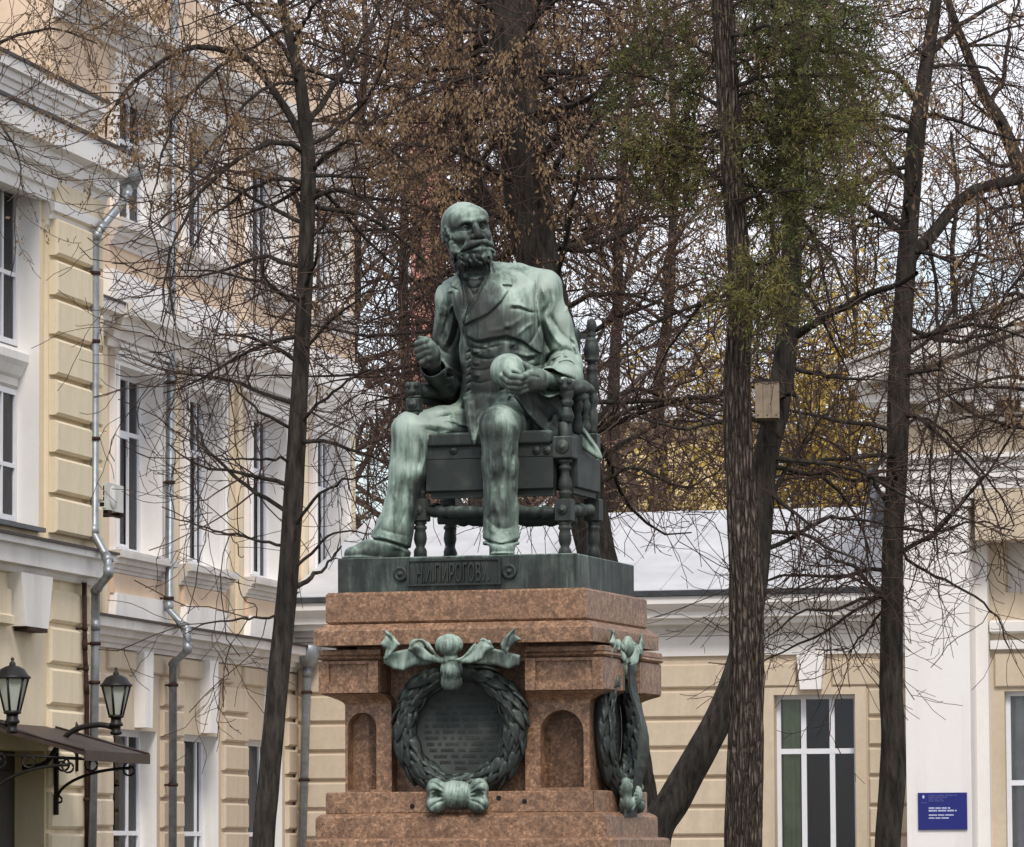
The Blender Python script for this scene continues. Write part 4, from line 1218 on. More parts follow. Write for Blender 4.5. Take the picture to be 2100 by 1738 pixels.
GT = 'bare trees between the pedestal and the buildings'
real_tree('linden_tree', 'dark bare tree with arching branches standing left of the statue', GT,
          [(541, 1738, 46), (552, 1600, 45), (570, 1400, 44), (590, 1200, 42), (603, 1000, 40), (612, 850, 37), (620, 700, 34), (628, 500, 33), (632, 350, 31), (625, 250, 28), (612, 150, 26), (590, 60, 20), (570, -40, 16), (560, -160, 10)], 36.0,
          [taper([(622, 290), (613, 265), (547, 166), (497, 113), (424, 94), (371, 103), (315, 133), (275, 166), (239, 215), (219, 245), (217, 282)], 18, 4),
           taper([(497, 113), (458, 133), (391, 189), (358, 242), (341, 288), (332, 318), (318, 391), (305, 464)], 9, 3),
           taper([(618, 310), (597, 295), (547, 300), (497, 322), (448, 358), (414, 398), (381, 448), (358, 491), (345, 537), (338, 600), (330, 660)], 13, 3),
           taper([(620, 378), (570, 368), (530, 378), (497, 398), (464, 424), (430, 445), (400, 500), (385, 560)], 10, 3),
           taper([(636, 410), (690, 392), (730, 400), (770, 430), (800, 480), (830, 545), (850, 620)], 12, 3),
           taper([(640, 350), (680, 310), (720, 290), (780, 300), (840, 340), (880, 400)], 10, 3),
           taper([(630, 260), (670, 200), (720, 120), (770, 30), (800, -60)], 14, 5),
           taper([(612, 150), (560, 70), (500, 10), (430, -30)], 12, 5),
           taper([(600, 90), (640, 20), (690, -50)], 10, 5),
           taper([(585, 1048), (497, 987), (431, 931), (414, 895), (400, 850)], 10, 2.5),
           taper([(600, 940), (540, 945), (470, 940), (400, 925)], 7, 2),
           taper([(606, 880), (540, 850), (480, 790), (460, 740)], 8, 2),
           taper([(620, 720), (700, 640), (760, 600), (820, 590)], 8, 2),
           taper([(610, 870), (690, 800), (760, 760), (830, 750)], 8, 2),
           taper([(596, 1090), (660, 1010), (740, 980), (830, 990)], 8, 2),
           taper([(590, 1180), (650, 1120), (700, 1090), (800, 1100)], 8, 2),
           taper([(585, 1225), (640, 1180), (660, 1170), (700, 1120)], 12, 4),
           taper([(588, 1120), (500, 1100), (420, 1080), (340, 1060)], 7, 2),
           taper([(580, 1260), (500, 1270), (420, 1280), (380, 1300)], 6, 2)], 11,
          dict(zmin=3.2, tpow=.42, n1=30, l1=(.7, 2.0), n2=430, l2=(.35, 1.1), n3=1600, l3=(.16, .50), n4=2000, l4=(.08, .24), r1=.020, r2=.0075, r3=.0042, r4=.0032, leaf=13000, leafz=6.5, clump=.4, lsize=.038, d1=.06, d2=.05))

real_tree('linden_tree', 'thick dark leaning trunk directly behind the bronze figure', GT,
          [(1322, 1738, 80), (1303, 1600, 78), (1272, 1400, 76), (1238, 1200, 78), (1205, 1050, 80), (1186, 930, 82), (1158, 780, 84), (1130, 652, 86), (1108, 562, 88), (1092, 480, 90), (1080, 400, 94), (1070, 300, 94), (1056, 150, 95), (1047, 0, 93), (1040, -150, 80)], 43.0,
          [taper([(1106, 149), (1170, 146), (1210, 126), (1250, 100), (1300, 70)], 16, 5),
           taper([(1112, 250), (1220, 228), (1340, 212), (1420, 190)], 14, 4),
           taper([(1125, 368), (1200, 361), (1300, 368), (1390, 362), (1450, 340)], 13, 4),
           taper([(1150, 512), (1260, 487), (1330, 450), (1400, 440)], 13, 4),
           taper([(1040, 150), (960, 160), (880, 170), (800, 150)], 14, 4),
           taper([(1050, 260), (960, 300), (880, 350), (800, 380)], 14, 4),
           taper([(1070, 60), (1130, -30), (1200, -80)], 26, 12),
           taper([(1045, 40), (960, -10), (880, -40)], 20, 8),
           taper([(1130, 640), (1240, 600), (1340, 620), (1430, 660)], 12, 3),
           taper([(1190, 900), (1290, 800), (1390, 830), (1480, 870)], 12, 4),
           taper([(1205, 1010), (1300, 960), (1400, 1000), (1480, 960)], 10, 3),
           taper([(1160, 760), (1020, 720), (900, 700), (800, 720)], 12, 3),
           taper([(1190, 960), (1000, 900), (880, 930), (760, 1000)], 12, 3)], 12,
          dict(zmin=4.9, d1=.03, n1=50, l1=(1.2, 3.0), n2=560, l2=(.5, 1.5), n3=2000, l3=(.25, .75), n4=2000, l4=(.12, .34), r1=.03, r2=.011, r3=.0058, r4=.0042, rmin=.0034, leaf=7500, leafz=6.4, clump=.3, lsize=.055, rough=.09, plates=9, seg=40, n=240))

real_tree('linden_tree', 'slim dark trunk rising beside the bronze head, left of the thick trunk', GT,
          [(1030, 1738, 44), (1026, 1200, 44), (1018, 900, 42), (1008, 700, 41), (996, 520, 40), (985, 400, 38), (968, 340, 36), (950, 250, 34), (940, 150, 32), (930, 0, 29), (922, -140, 24)], 46.0,
          [taper([(990, 450), (930, 420), (870, 440), (820, 500)], 12, 3), taper([(950, 250), (880, 220), (810, 230), (750, 260)], 12, 3),
           taper([(940, 150), (980, 90), (1000, 20), (1010, -60)], 14, 6), taper([(935, 60), (880, 20), (820, -30)], 12, 5)], 13,
          dict(zmin=5.5, n1=40, l1=(1.0, 2.6), n2=420, l2=(.5, 1.4), n3=1300, l3=(.25, .75), n4=1200, l4=(.12, .34), r1=.024, r2=.011, r3=.006, r4=.0044, rmin=.0036, leaf=5000, leafz=6.5, clump=.3, lsize=.062, rough=.08))

real_tree('linden_tree', 'curved dark tree that bows out from the pedestal and carries the board box', GT,
          [(1340, 1730, 72), (1385, 1640, 68), (1440, 1540, 62), (1490, 1440, 58), (1525, 1330, 54), (1548, 1200, 50), (1561, 1074, 47), (1570, 941, 50), (1590, 850, 52), (1608, 742, 48), (1620, 610, 43), (1624, 497, 42), (1628, 350, 42), (1640, 200, 38), (1641, 99, 39), (1644, 20, 36), (1650, -120, 28)], 38.0,
          [taper([(1630, 690), (1704, 643), (1770, 610), (1837, 583), (1880, 560)], 20, 10),
           taper([(1625, 755), (1700, 770), (1760, 777), (1810, 765)], 11, 4),
           taper([(1580, 1030), (1618, 951), (1664, 895), (1674, 865), (1720, 820)], 11, 3),
           taper([(1565, 1128), (1638, 1094), (1687, 1067), (1737, 1062), (1787, 1070), (1846, 1080), (1930, 1078)], 10, 3),
           taper([(1575, 1090), (1640, 1095), (1700, 1125), (1760, 1150), (1800, 1200)], 9, 3),
           taper([(1624, 110), (1604, 75), (1592, 30), (1570, -40)], 20, 12),
           taper([(1655, 92), (1678, 73), (1710, 85), (1740, 110), (1775, 150)], 9, 3),
           taper([(1655, 105), (1681, 99), (1704, 123), (1731, 156), (1757, 206), (1770, 245)], 10, 4),
           taper([(1635, 480), (1680, 500), (1720, 560), (1750, 640), (1760, 700)], 9, 3),
           taper([(1615, 640), (1540, 600), (1470, 620)], 8, 3),
           taper([(1585, 870), (1500, 860), (1400, 880), (1300, 850), (1240, 780)], 10, 3)], 14,
          dict(zmin=4.4, n1=26, l1=(.8, 2.2), n2=380, l2=(.4, 1.1), n3=1300, l3=(.18, .55), n4=1300, l4=(.08, .28), r1=.022, r2=.0095, r3=.005, r4=.0036, leaf=2600, leafz=6.2, clump=.3, lsize=.05, rough=.06))

real_tree('linden_tree', 'straight dark trunk forking high up in front of the white pilaster', GT,
          [(1820, 1738, 53), (1830, 1600, 55), (1832, 1500, 50), (1828, 1400, 49), (1830, 1200, 45), (1832, 1100, 43), (1838, 1000, 43), (1841, 900, 45), (1843, 800, 46), (1848, 700, 43), (1855, 600, 41), (1862, 500, 40), (1870, 400, 35), (1876, 300, 38), (1890, 200, 32), (1905, 100, 28), (1920, 0, 24), (1932, -120, 16)], 40.0,
          [taper([(1860, 525), (1903, 491), (1943, 438), (1986, 398), (2036, 381), (2090, 368), (2150, 340)], 30, 20),
           taper([(1855, 480), (1837, 468), (1797, 438), (1757, 418), (1721, 411), (1671, 421)], 16, 7),
           taper([(1868, 380), (1837, 351), (1810, 315), (1780, 292), (1740, 300)], 14, 5),
           taper([(1880, 270), (1820, 265), (1780, 245), (1740, 200)], 12, 4),
           taper([(1888, 215), (1830, 150), (1770, 150), (1720, 180)], 13, 4),
           taper([(1822, 1222), (1799, 1218), (1759, 1170), (1725, 1152), (1680, 1140)], 14, 4),
           taper([(1822, 1226), (1792, 1223), (1708, 1250), (1638, 1259), (1567, 1311)], 10, 3),
           taper([(1822, 1232), (1792, 1230), (1708, 1284), (1641, 1321), (1567, 1355)], 9, 3),
           taper([(1822, 1240), (1780, 1290), (1740, 1340)], 7, 3),
           taper([(1900, 120), (1960, 60), (2020, 20), (2090, -20)], 14, 6),
           taper([(1890, 230), (1970, 250), (2050, 280), (2110, 290)], 10, 4),
           taper([(1905, 480), (1915, 560), (1923, 683), (1928, 808), (1913, 908), (1910, 1007), (1920, 1067), (1923, 1140)], 8, 3),
           taper([(2000, 395), (2010, 500), (1990, 600), (2010, 720), (1995, 860), (2030, 960)], 8, 3),
           taper([(1850, 660), (1930, 700), (2010, 690), (2100, 650)], 12, 5),
           taper([(1846, 740), (1900, 700), (1950, 640), (1970, 560)], 11, 4),
           taper([(1842, 880), (1900, 860), (1980, 930), (2040, 1000), (2080, 1080)], 8, 3),
           taper([(1838, 1080), (1920, 1090), (2000, 1070), (2080, 1090)], 7, 3),
           taper([(1834, 1110), (1880, 1160), (1960, 1200), (2040, 1260), (2070, 1330)], 8, 3)], 15,
          dict(zmin=3.6, n1=22, l1=(.8, 2.0), n2=430, l2=(.4, 1.1), n3=1500, l3=(.18, .55), n4=1600, l4=(.08, .28), r1=.022, r2=.0095, r3=.005, r4=.0036, leaf=4200, leafz=5.2, clump=.25, lsize=.045, rough=.06))

real_tree('linden_tree', 'thin grey tree leaning in at the upper right edge', GT,
          [(2165, 1738, 46), (2155, 1200, 44), (2146, 900, 42), (2136, 620, 38), (2112, 420, 34), (2085, 332, 30), (2052, 249, 27), (2019, 199, 24), (1986, 116, 20), (1949, 17, 16), (1920, -100, 10)], 44.0,
          [taper([(2085, 332), (2040, 340), (1990, 300), (1960, 310)], 10, 3), taper([(2030, 215), (2060, 150), (2070, 60), (2100, -20)], 12, 5), taper([(2140, 640), (2080, 600), (2040, 640), (2000, 700)], 10, 3)], 16,
          dict(zmin=5.0, n1=14, l1=(.9, 2.0), n2=190, l2=(.4, 1.2), n3=650, l3=(.2, .55), n4=700, l4=(.1, .3), r1=.022, r2=.01, r3=.0055, r4=.004, leaf=2000, leafz=6, clump=.3, lsize=.05))

# larch: straight plated trunk with olive and yellowing needles
_rl = random.Random(21)
LL = []
for (v0, du, dv, w) in ((385, -250, -125, 10), (230, -240, -105, 10), (300, 300, -60, 11), (420, 240, -55, 10), (180, 285, -45, 10), (80, 270, -40, 10), (60, -225, -70, 10),
                        (560, 120, -20, 7), (600, 105, 25, 6), (590, -105, 30, 6), (500, -110, 55, 6), (330, 140, -90, 8), (140, -180, -90, 9), (270, -130, 60, 7), (250, 210, 60, 8), (360, 170, 70, 7),
                        (20, 200, -90, 9), (-20, -160, -60, 9), (120, 120, 80, 7), (640, 70, -10, 5), (320, -240, -20, 9), (200, 140, 20, 8), (340, 260, 10, 8), (310, 320, -80, 9), (390, 180, 20, 7), (110, 300, 0, 9), (0, 290, 10, 9), (455, 120, 10, 6)):
    u0 = 1500 + (v0 - 300) * .04
    k = _rl.uniform(-14, 14)
    if du < 0 and _rl.random() < .3: continue
    LL.append(taper([(u0, v0), (u0 + du * .3, v0 + dv * .25 - 14), (u0 + du * .65, v0 + dv * .65 + k * .5), (u0 + du, v0 + dv + 16 + k)], w, 2.5))
larch, lg = real_tree('larch_tree', 'tall larch with rough plated bark and yellowing needles right of the statue', None,
          [(1525, 1738, 73), (1528, 1600, 72), (1530, 1400, 69), (1528, 1200, 67), (1519, 1000, 62), (1512, 850, 57), (1512, 775, 54), (1515, 700, 52), (1518, 640, 50), (1512, 500, 46), (1505, 400, 45), (1498, 300, 45), (1490, 150, 45), (1485, 50, 44), (1480, -60, 40), (1478, -220, 30)], 33.0,
          LL, 17,
          dict(zmin=6.3, n1=3, l1=(.3, .6), a1=(75, 105), d1=.13, n2=760, l2=(.16, .42), a2=(45, 85), d2=.09, n3=2600, l3=(.08, .20), d3=.07, n4=600, l4=(.04, .10), r1=.012, r2=.005, r3=.003, r4=.0024, rmin=.0022, longtwig=1, bark='larchbark', rough=.13, plates=11, seg=96, n=420))
_rng = np.random.default_rng(77)
_ax = lg['trunk'][:, :2].mean(0)
def clear(b):
    b = b[:, np.linspace(0, b.shape[1] - 1, 5).astype(int)]
    tx = np.interp(b[:, 2, 2], lg['trunk'][:, 2], lg['trunk'][:, 0]); ty = np.interp(b[:, 2, 2], lg['trunk'][:, 2], lg['trunk'][:, 1])
    dr = np.hypot(b[:, 2, 0] - tx, b[:, 2, 1] - ty)
    return b[(dr > .16) & (_rng.random(len(b)) < np.clip(dr / .4, .5, 1))]
leaves('needles', np.concatenate([clear(lg['b3']), clear(lg['b2'])], 0), 44000, _rng, .040, MAT['needle'], larch, .15, .11, .011, lg['org'], (0.0, 1.0))

real_tree('linden_tree', 'brown twigs hanging in from a tree beyond the upper left edge', GT,
          [(-190, 1738, 60), (-185, 1000, 54), (-180, 500, 48), (-170, 200, 40), (-160, 0, 34), (-150, -150, 26)], 41.0,
          [taper([(-175, 330), (-90, 180), (0, 90), (110, 60), (200, 90)], 12, 3), taper([(-178, 420), (-90, 300), (-20, 240), (30, 300), (50, 400)], 10, 2.5), taper([(-165, 120), (-60, 20), (60, -20), (180, -10), (270, 40)], 11, 3)], 19,
          dict(zmin=7.0, n1=4, l1=(.6, 1.2), n2=70, l2=(.4, 1.0), n3=300, l3=(.2, .5), n4=350, l4=(.1, .3), r1=.014, r2=.006, r3=.004, r4=.003, leaf=1800, leafz=6.5, clump=.5, lsize=.042))
# nest box on the curved tree
bc = at(1573, 820, 37.55)
box = empty('nest_box', tuple(bc), math.radians(-4), 'square weathered board nest box nailed to the curved tree trunk', 'nest box')
k = 37.55 / FPX
w_, h_ = 25 * k, 38 * k
for i in range(3):
    x0 = -w_ + 2 * w_ * i / 3
    mb = MB(); mb.box(x0 + .0015, x0 + 2 * w_ / 3 - .0015, -.01, .012 + .003 * (i % 2), -h_, h_); mb.build('board', MAT['board'], box)
mb = MB(); mb.box(-w_ - .012, w_ + .012, -.02, .24, h_ + .001, h_ + .020); mb.build('lid', MAT['bark'], box)
mb = MB(); mb.box(-w_, -w_ + .016, .016, .22, -h_, h_); mb.box(w_ - .016, w_, .016, .22, -h_, h_); mb.box(-w_ + .016, w_ - .016, .20, .22, -h_, h_); mb.build('side_boards', MAT['board'], box)
for (x, z) in ((-.75, -.85), (.75, -.85), (-.75, .85), (.75, .85), (0, -.85)):
    mb = MB(); mb.lathe([(0, 0), (.006, 0), (.005, -.004), (0, -.004)], (x * w_, -.0105, z * h_), 6, 'y', False); mb.build('nail', MAT['rust'], box)

# ------------------------------------------------------------------ background trees behind the low roof
def proto_tree(seed, H_, spread, ntw, nleaf, leafm, lsize, z0=.12, fat=1.0):
    rng = np.random.default_rng(seed)
    n = 14
    t = np.linspace(0, 1, n)
    P = np.stack([np.cumsum(rng.normal(size=n) * .10), np.cumsum(rng.normal(size=n) * .10), H_ * t], 1); P[:, :2] -= P[0, :2]
    R = .20 * fat * (1 - .88 * t) + .01
    V, Q, TP, TR = trunk_mesh(P, R, rng, 12, 50, .06)
    tm = quad_mesh('trunk', V, Q, True); tm.materials.append(MAT['bark'])
    ids = np.linspace(int(50 * z0), 49, 16).astype(int)
    b1, r1 = grow(TP[ids][None], TR[ids][None], 46, rng, (spread * .5, spread), (30, 75), 9, .02, .12, .16, .5, .2, (0, 1), .09)
    b2, r2 = grow(b1, r1, 220, rng, (spread * .22, spread * .5), (30, 75), 6, .04, .1, .2, .55, .35, (.2, 1.0), .03)
    b3, r3 = grow(b2, r2, ntw, rng, (.4, 1.15), (25, 75), 4, .04, .08, .25, .6, .5, (.1, 1.0), .012)
    b4, r4 = grow(b3, r3, int(ntw * .9), rng, (.2, .6), (30, 75), 3, .04, .05, .2, .8, .7, (.1, 1.0), .010)
    sets = [(b1, r1, 5), (b2, np.maximum(r2, .012), 4), (b3, np.maximum(r3, .0065), 3), (b4, np.maximum(r4, .0055), 3)]
    Vs, Qs, b = [], [], 0
    for p_, r_, s_ in sets:
        v, q = tube_arrays(p_, r_, s_); Vs.append(v); Qs.append(q + b); b += len(v)
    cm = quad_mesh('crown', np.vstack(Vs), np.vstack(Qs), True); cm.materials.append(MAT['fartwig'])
    lm = None
    if nleaf:
        o = leaves('leaves', b3, nleaf, rng, lsize, MAT[leafm], None, .4, .34, .16)
        lm = o.data; bpy.data.objects.remove(o)
    return tm, cm, lm
PROT = [proto_tree(s, 20, 5.2, 1500, 2600, 'farbract', .11) for s in (31, 32)] + [proto_tree(33, 20, 4.6, 1500, 600, 'farbract', .11)]
GOLD = [proto_tree(41, 9.5, 3.0, 1700, 13000, 'goldleaf', .10, .2, .7)]
def place(proto, u, d, sc, rz, label, group, name='park_tree'):
    p = at(u, 1752, d)
    root = empty(name, (p[0], d, 0), rz, label, 'tree', group)
    root.scale = (sc, sc, sc)
    for nm, me in zip(('trunk', 'crown', 'leaves'), proto):
        if me is None: continue
        o = link_mesh(nm, me, None, root)
        if nm == 'leaves': o['kind'] = 'stuff'
GB = 'bare brown trees behind the low roof'
for (u, d, sc, rz, k) in ((700, 90, .98, 0, 0), (830, 98, 1.02, 1.3, 1), (960, 86, .94, 2.2, 0), (1095, 96, 1.0, 4.0, 1), (1230, 88, .95, .6, 0),
                          (1370, 96, 1.0, 3.3, 1), (1580, 92, .80, 1.0, 2), (1770, 104, .82, 2.9, 2), (1960, 100, .82, .3, 2), (2130, 106, .88, 3.1, 2)):
    place(PROT[k], u, d, sc, rz, 'bare brown park tree among its like behind the low roof', GB)
GG = 'golden trees behind the low roof'
place(GOLD[0], 1700, 82, 1.0, .4, 'golden leaved tree glowing behind the roof, between the larch and the straight trunk', GG, 'golden_tree')
place(GOLD[0], 1400, 90, .74, 2.6, 'low golden leaved tree behind the roof right of the armchair', GG, 'golden_tree')
# ------------------------------------------------------------------ granite pedestal
_p = at(937, 1300, 27.5)
PED = Frame((_p[0], _p[1]), math.radians(-16.5))

def side_y(u, xr, v=1300):
    """how far back the edge of the side face x = xr lies that is seen at column u"""
    r = ray(u, v)
    t = (xr - np.dot(EYE - PED.o, PED.ex)) / np.dot(r, PED.ex)
    return float(np.dot(EYE + r * t - PED.o, PED.ey))

pedestal = empty('pedestal', tuple(PED.o), PED.rz,
                 'red brown granite pedestal with arched niches under the seated bronze figure', 'pedestal')

def worn_block(mb, x0, x1, y0, y1, z0, z1, c=0.012):
    """block with slightly rounded edges"""
    vs, fs = [], []
    for z, k in ((z0, 0), (z0 + c, 1), (z1 - c, 1), (z1, 0)):
        e = 0 if k else c
        vs += [(x0 + e + c * 0, y0 + e, z), (x1 - e, y0 + e, z), (x1 - e, y1 - e, z), (x0 + e, y1 - e, z)]
    for i in range(3):
        for k in range(4):
            k2 = (k + 1) % 4
            fs.append((i * 4 + k, i * 4 + k2, (i + 1) * 4 + k2, (i + 1) * 4 + k))
    fs += [(3, 2, 1, 0), (12, 13, 14, 15)]
    mb.add(vs, fs)

xl, xr = PED.X(668, 1245), PED.X(1201.6, 1240)
D1 = side_y(1327, xr)
z_top = PED.Z(668, 1216.5)
z_b1 = PED.Z(668, 1281)
z_s1, z_s0 = PED.Z(644, 1292, -0.053), PED.Z(644, 1325, -0.053)
XL, XR, DEP = xl, xr, D1
mb = MB(); worn_block(mb, xl, xr, 0, D1, z_b1, z_top, 0.012); mb.build('top_block', MAT['granite'], pedestal)
# sloped weathering and cornice slab
mb = MB()
a, b = 0.0, -0.055
vs, fs = [], []
for (e, z) in ((0.055, z_s0), (0.055, z_s1 - 0.012), (0.045, z_s1), (0.008, z_b1 - 0.004)):
    vs += [(xl - e, -e, z), (xr + e, -e, z), (xr + e, D1 + e, z), (xl - e, D1 + e, z)]
for i in range(3):
    for k in range(4):
        fs.append((i * 4 + k, i * 4 + (k + 1) % 4, i * 4 + 4 + (k + 1) % 4, i * 4 + 4 + k))
fs += [(3, 2, 1, 0), (12, 13, 14, 15)]
mb.add(vs, fs)
mb.build('cornice_slab', MAT['granite'], pedestal)

# frieze core below the slab (shadow joint) and body
YC, YB, YP = 0.085, 0.19, 0.29           # capital front, pier front, panel front
zc0 = PED.Z(1160, 1416, YC)              # capital underside
zcb = PED.Z(1140, 1441, YB)              # cavetto foot
zbase = PED.Z(1140, 1620, YB)
core_x0, core_x1 = xl + 0.16, xr - 0.10
mb = MB()
mb.box(core_x0, core_x1, YP, D1 - YP + 0.1, zbase - 0.02, z_s0 - 0.004)
mb.build('core_block', MAT['granite'], pedestal)
mb = MB(); mb.box(core_x0 - .02, core_x1 + .06, YC + .06, D1 - .02, z_s0 - .10, z_s0 - .002); mb.build('frieze_block', MAT['granite'], pedestal)
cap_w = PED.X(1240, 1370, YC) - PED.X(1079, 1370, YC)
cxl0, cxl1 = PED.X(656, 1370, YC), PED.X(779, 1370, YC)
cxr0, cxr1 = PED.X(1079, 1370, YC), PED.X(1239, 1370, YC)
pxl0, pxl1 = PED.X(708, 1530, YB), PED.X(803, 1530, YB)
pxr0, pxr1 = PED.X(1077, 1530, YB), PED.X(1209, 1530, YB)
DB = D1 - YB + 0.10

def capital(x0, x1, px0, px1, front, back, name='capital'):
    """panelled capital with torus, cavetto foot; front = +1 faces the viewer"""
    mb = MB()
    zt = z_s0 - 0.018
    if front:
        y0, y1, yb0, yb1 = YC, YC + 0.44, YB, YB + 0.40
    else:
        y0, y1, yb0, yb1 = D1 - YC + 0.10 - 0.44, D1 - YC + 0.10, DB - 0.40, DB
    worn_block(mb, x0, x1, y0, y1, zc0, zt - 0.062, 0.008)
    # torus moulding at the top
    worn_block(mb, x0 - 0.012, x1 + 0.012, y0 - 0.012, y1 + 0.012, zt - 0.06, zt - 0.034, 0.011)
    worn_block(mb, x0 - 0.004, x1 + 0.004, y0 - 0.004, y1 + 0.004, zt - 0.033, zt, 0.004)
    # raised frame of the front panel and of the outer side
    fr = 0.062
    za, zb = zc0 + 0.055, zt - 0.068
    for (f0, f1, g0, g1) in ((x0, x0 + fr, zc0, zb), (x1 - fr, x1, zc0, zb), (x0 + fr, x1 - fr, zc0, za), (x0 + fr, x1 - fr, zb - 0.018, zb)):
        mb.box(f0 + 0.002, f1 - 0.002 if f1 == x1 else f1, y0 - 0.030, y0 - 0.0005, g0 + 0.002, g1)
    # cavetto down to the pier
    n = 6
    rings = []
    for i in range(n + 1):
        t = i / n * math.pi / 2
        k = 1 - math.sin(t)         # 1 at top
        zz = zcb + (zc0 - zcb) * (1 - math.cos(t)) if False else zcb + (zc0 - 0.002 - zcb) * (1 - i / n)
        kk = (1 - i / n) ** 1.8
        rings.append((px0 + (x0 - px0) * kk, px1 + (x1 - px1) * kk, yb0 + (y0 - yb0) * kk, yb1 + (y1 - yb1) * kk, zz))
    vs, fs = [], []
    for (a0, a1, b0, b1, zz) in rings:
        vs += [(a0, b0, zz), (a1, b0, zz), (a1, b1, zz), (a0, b1, zz)]
    for i in range(n):
        for k in range(4):
            fs.append((i * 4 + k, i * 4 + (k + 1) % 4, i * 4 + 4 + (k + 1) % 4, i * 4 + 4 + k))
    fs += [(0, 1, 2, 3), (n * 4 + 3, n * 4 + 2, n * 4 + 1, n * 4)]
    mb.add(vs, fs)
    mb.build(name, MAT['granite'], pedestal)

from mathutils.geometry import tessellate_polygon
def niche_pier(x0, x1, y0, y1, z0, z1, n0, n1, nz0, nzt, depth=0.10, name='niche_pier', open_left=False):
    """pier with an arched niche in the front; the arch spans n0..n1"""
    r = (n1 - n0) / 2
    arch = [(n0, nz0)] + [(n0 + r - r * math.cos(t), nzt - r + r * math.sin(t)) for t in np.linspace(0, math.pi, 15)] + [(n1, nz0)]
    outer = [(x0, z0), (x1, z0), (x1, z1), (x0, z1)]
    mb = MB()
    polys = [[Vector((p[0], p[1], 0)) for p in outer], [Vector((p[0], p[1], 0)) for p in arch]]
    tris = tessellate_polygon(polys)
    allp = outer + arch
    mb.add([(p[0], y0, p[1]) for p in allp], [tuple(t) for t in tris])
    k = len(arch)
    mb.add([(p[0], y0, p[1]) for p in arch] + [(p[0], y0 + depth, p[1]) for p in arch],
           [(i, (i + 1) % k, k + (i + 1) % k, k + i) for i in range(k)] + [tuple(range(k, 2 * k))])
    mb.add([(x0, y0, z0), (x1, y0, z0), (x1, y1, z0), (x0, y1, z0), (x0, y0, z1), (x1, y0, z1), (x1, y1, z1), (x0, y1, z1)],
           [(1, 2, 6, 5), (2, 3, 7, 6), (3, 0, 4, 7), (4, 5, 6, 7), (0, 3, 2, 1)])
    me = bpy.data.meshes.new(name)
    me.from_pydata(mb.v, [], mb.f); me.update()
    bm = bmesh.new(); bm.from_mesh(me)
    bmesh.ops.remove_doubles(bm, verts=bm.verts, dist=0.0004)
    bmesh.ops.recalc_face_normals(bm, faces=bm.faces)
    bm.to_mesh(me); bm.free()
    return link_mesh(name, me, MAT['granite'], pedestal)

nz0, nzt = zbase + 0.012, PED.Z(1160, 1456, YB)
niche_pier(pxr0, pxr1, YB, YB + 0.40, zbase - 0.01, zcb + 0.001, PED.X(1108, 1540, YB), PED.X(1197, 1540, YB), nz0, nzt)
niche_pier(pxl0, pxl1, YB, YB + 0.40, zbase - 0.01, zcb + 0.001, pxl0 + 0.015, PED.X(772, 1540, YB), nz0, nzt)
mb = MB(); worn_block(mb, pxr0, pxr1, DB - 0.40, DB, zbase - 0.01, zcb + 0.001); mb.build('pier', MAT['granite'], pedestal)
mb = MB(); worn_block(mb, pxl0, pxl1, DB - 0.40, DB, zbase - 0.01, zcb + 0.001); mb.build('pier', MAT['granite'], pedestal)
capital(cxr0, cxr1, pxr0, pxr1, True, False)
capital(cxl0, cxl1, pxl0, pxl1, True, False)
capital(cxr0, cxr1, pxr0, pxr1, False, True)
capital(cxl0, cxl1, pxl0, pxl1, False, True)

# base courses
Y1, Y2, Y3 = 0.075, 0.03, -0.05
s1x0, s1x1 = PED.X(668, 1640, Y1), PED.X(1225, 1640, Y1)
s2x0, s2x1 = PED.X(647, 1695, Y2), PED.X(1243, 1695, Y2)
s3x0, s3x1 = PED.X(626, 1725, Y3), PED.X(1262, 1725, Y3)
z1a, z1b = PED.Z(1140, 1621.5, Y1), PED.Z(668, 1667, Y1)
z2a, z2b = PED.Z(647, 1674.5, Y2), PED.Z(647, 1715, Y2)
z3a = PED.Z(626, 1722, Y3)
D1b, D2b, D3b = side_y(1327, s1x1, 1640), side_y(1349, s2x1, 1690), side_y(1374, s3x1, 1725)
mb = MB()
seam = s1x1 - 0.02
hb = [PED.P(845.6, 1654, Y1), PED.P(1023, 1637, Y1), PED.P(1076, 1644, Y1)]
worn_block(mb, s1x0, seam - 0.003, Y1, D1b, z1b - 0.01, z1a, 0.008)
ob = mb.build('base_course', MAT['granite'], pedestal)
for p in hb:        # bored fixing holes
    m2 = MB(); m2.lathe([(0.0, -0.004), (0.014, -0.004), (0.014, 0.003), (0.0, 0.003)], tuple(p), 12, 'y', False)
    m2.build('drill_hole', MAT['dark'], ob)
mb = MB(); worn_block(mb, seam, s1x1, Y1, D1b, z1b - 0.01, z1a, 0.006); mb.build('base_course', MAT['granite'], pedestal)

def bevel_course(x0, x1, y0, y1, z0, z1, e, zt, name):
    mb = MB()
    vs, fs = [], []
    for (k, z) in ((0, z0), (0, z1 - 0.012), (0.012, z1), (e, zt)):
        vs += [(x0 + k, y0 + k, z), (x1 - k, y0 + k, z), (x1 - k, y1 - k, z), (x0 + k, y1 - k, z)]
    for i in range(3):
        for k in range(4):
            fs.append((i * 4 + k, i * 4 + (k + 1) % 4, i * 4 + 4 + (k + 1) % 4, i * 4 + 4 + k))
    fs += [(3, 2, 1, 0), (12, 13, 14, 15)]
    mb.add(vs, fs)
    return mb.build(name, MAT['granite'], pedestal)
bevel_course(s2x0, s2x1, Y2, D2b, z2b - 0.02, z2a, Y1 - Y2 - 0.004, z1b - 0.006, 'base_course')
bevel_course(s3x0, s3x1, Y3, D3b, 0.30, z3a, Y2 - Y3 - 0.004, z2b - 0.012, 'base_course')
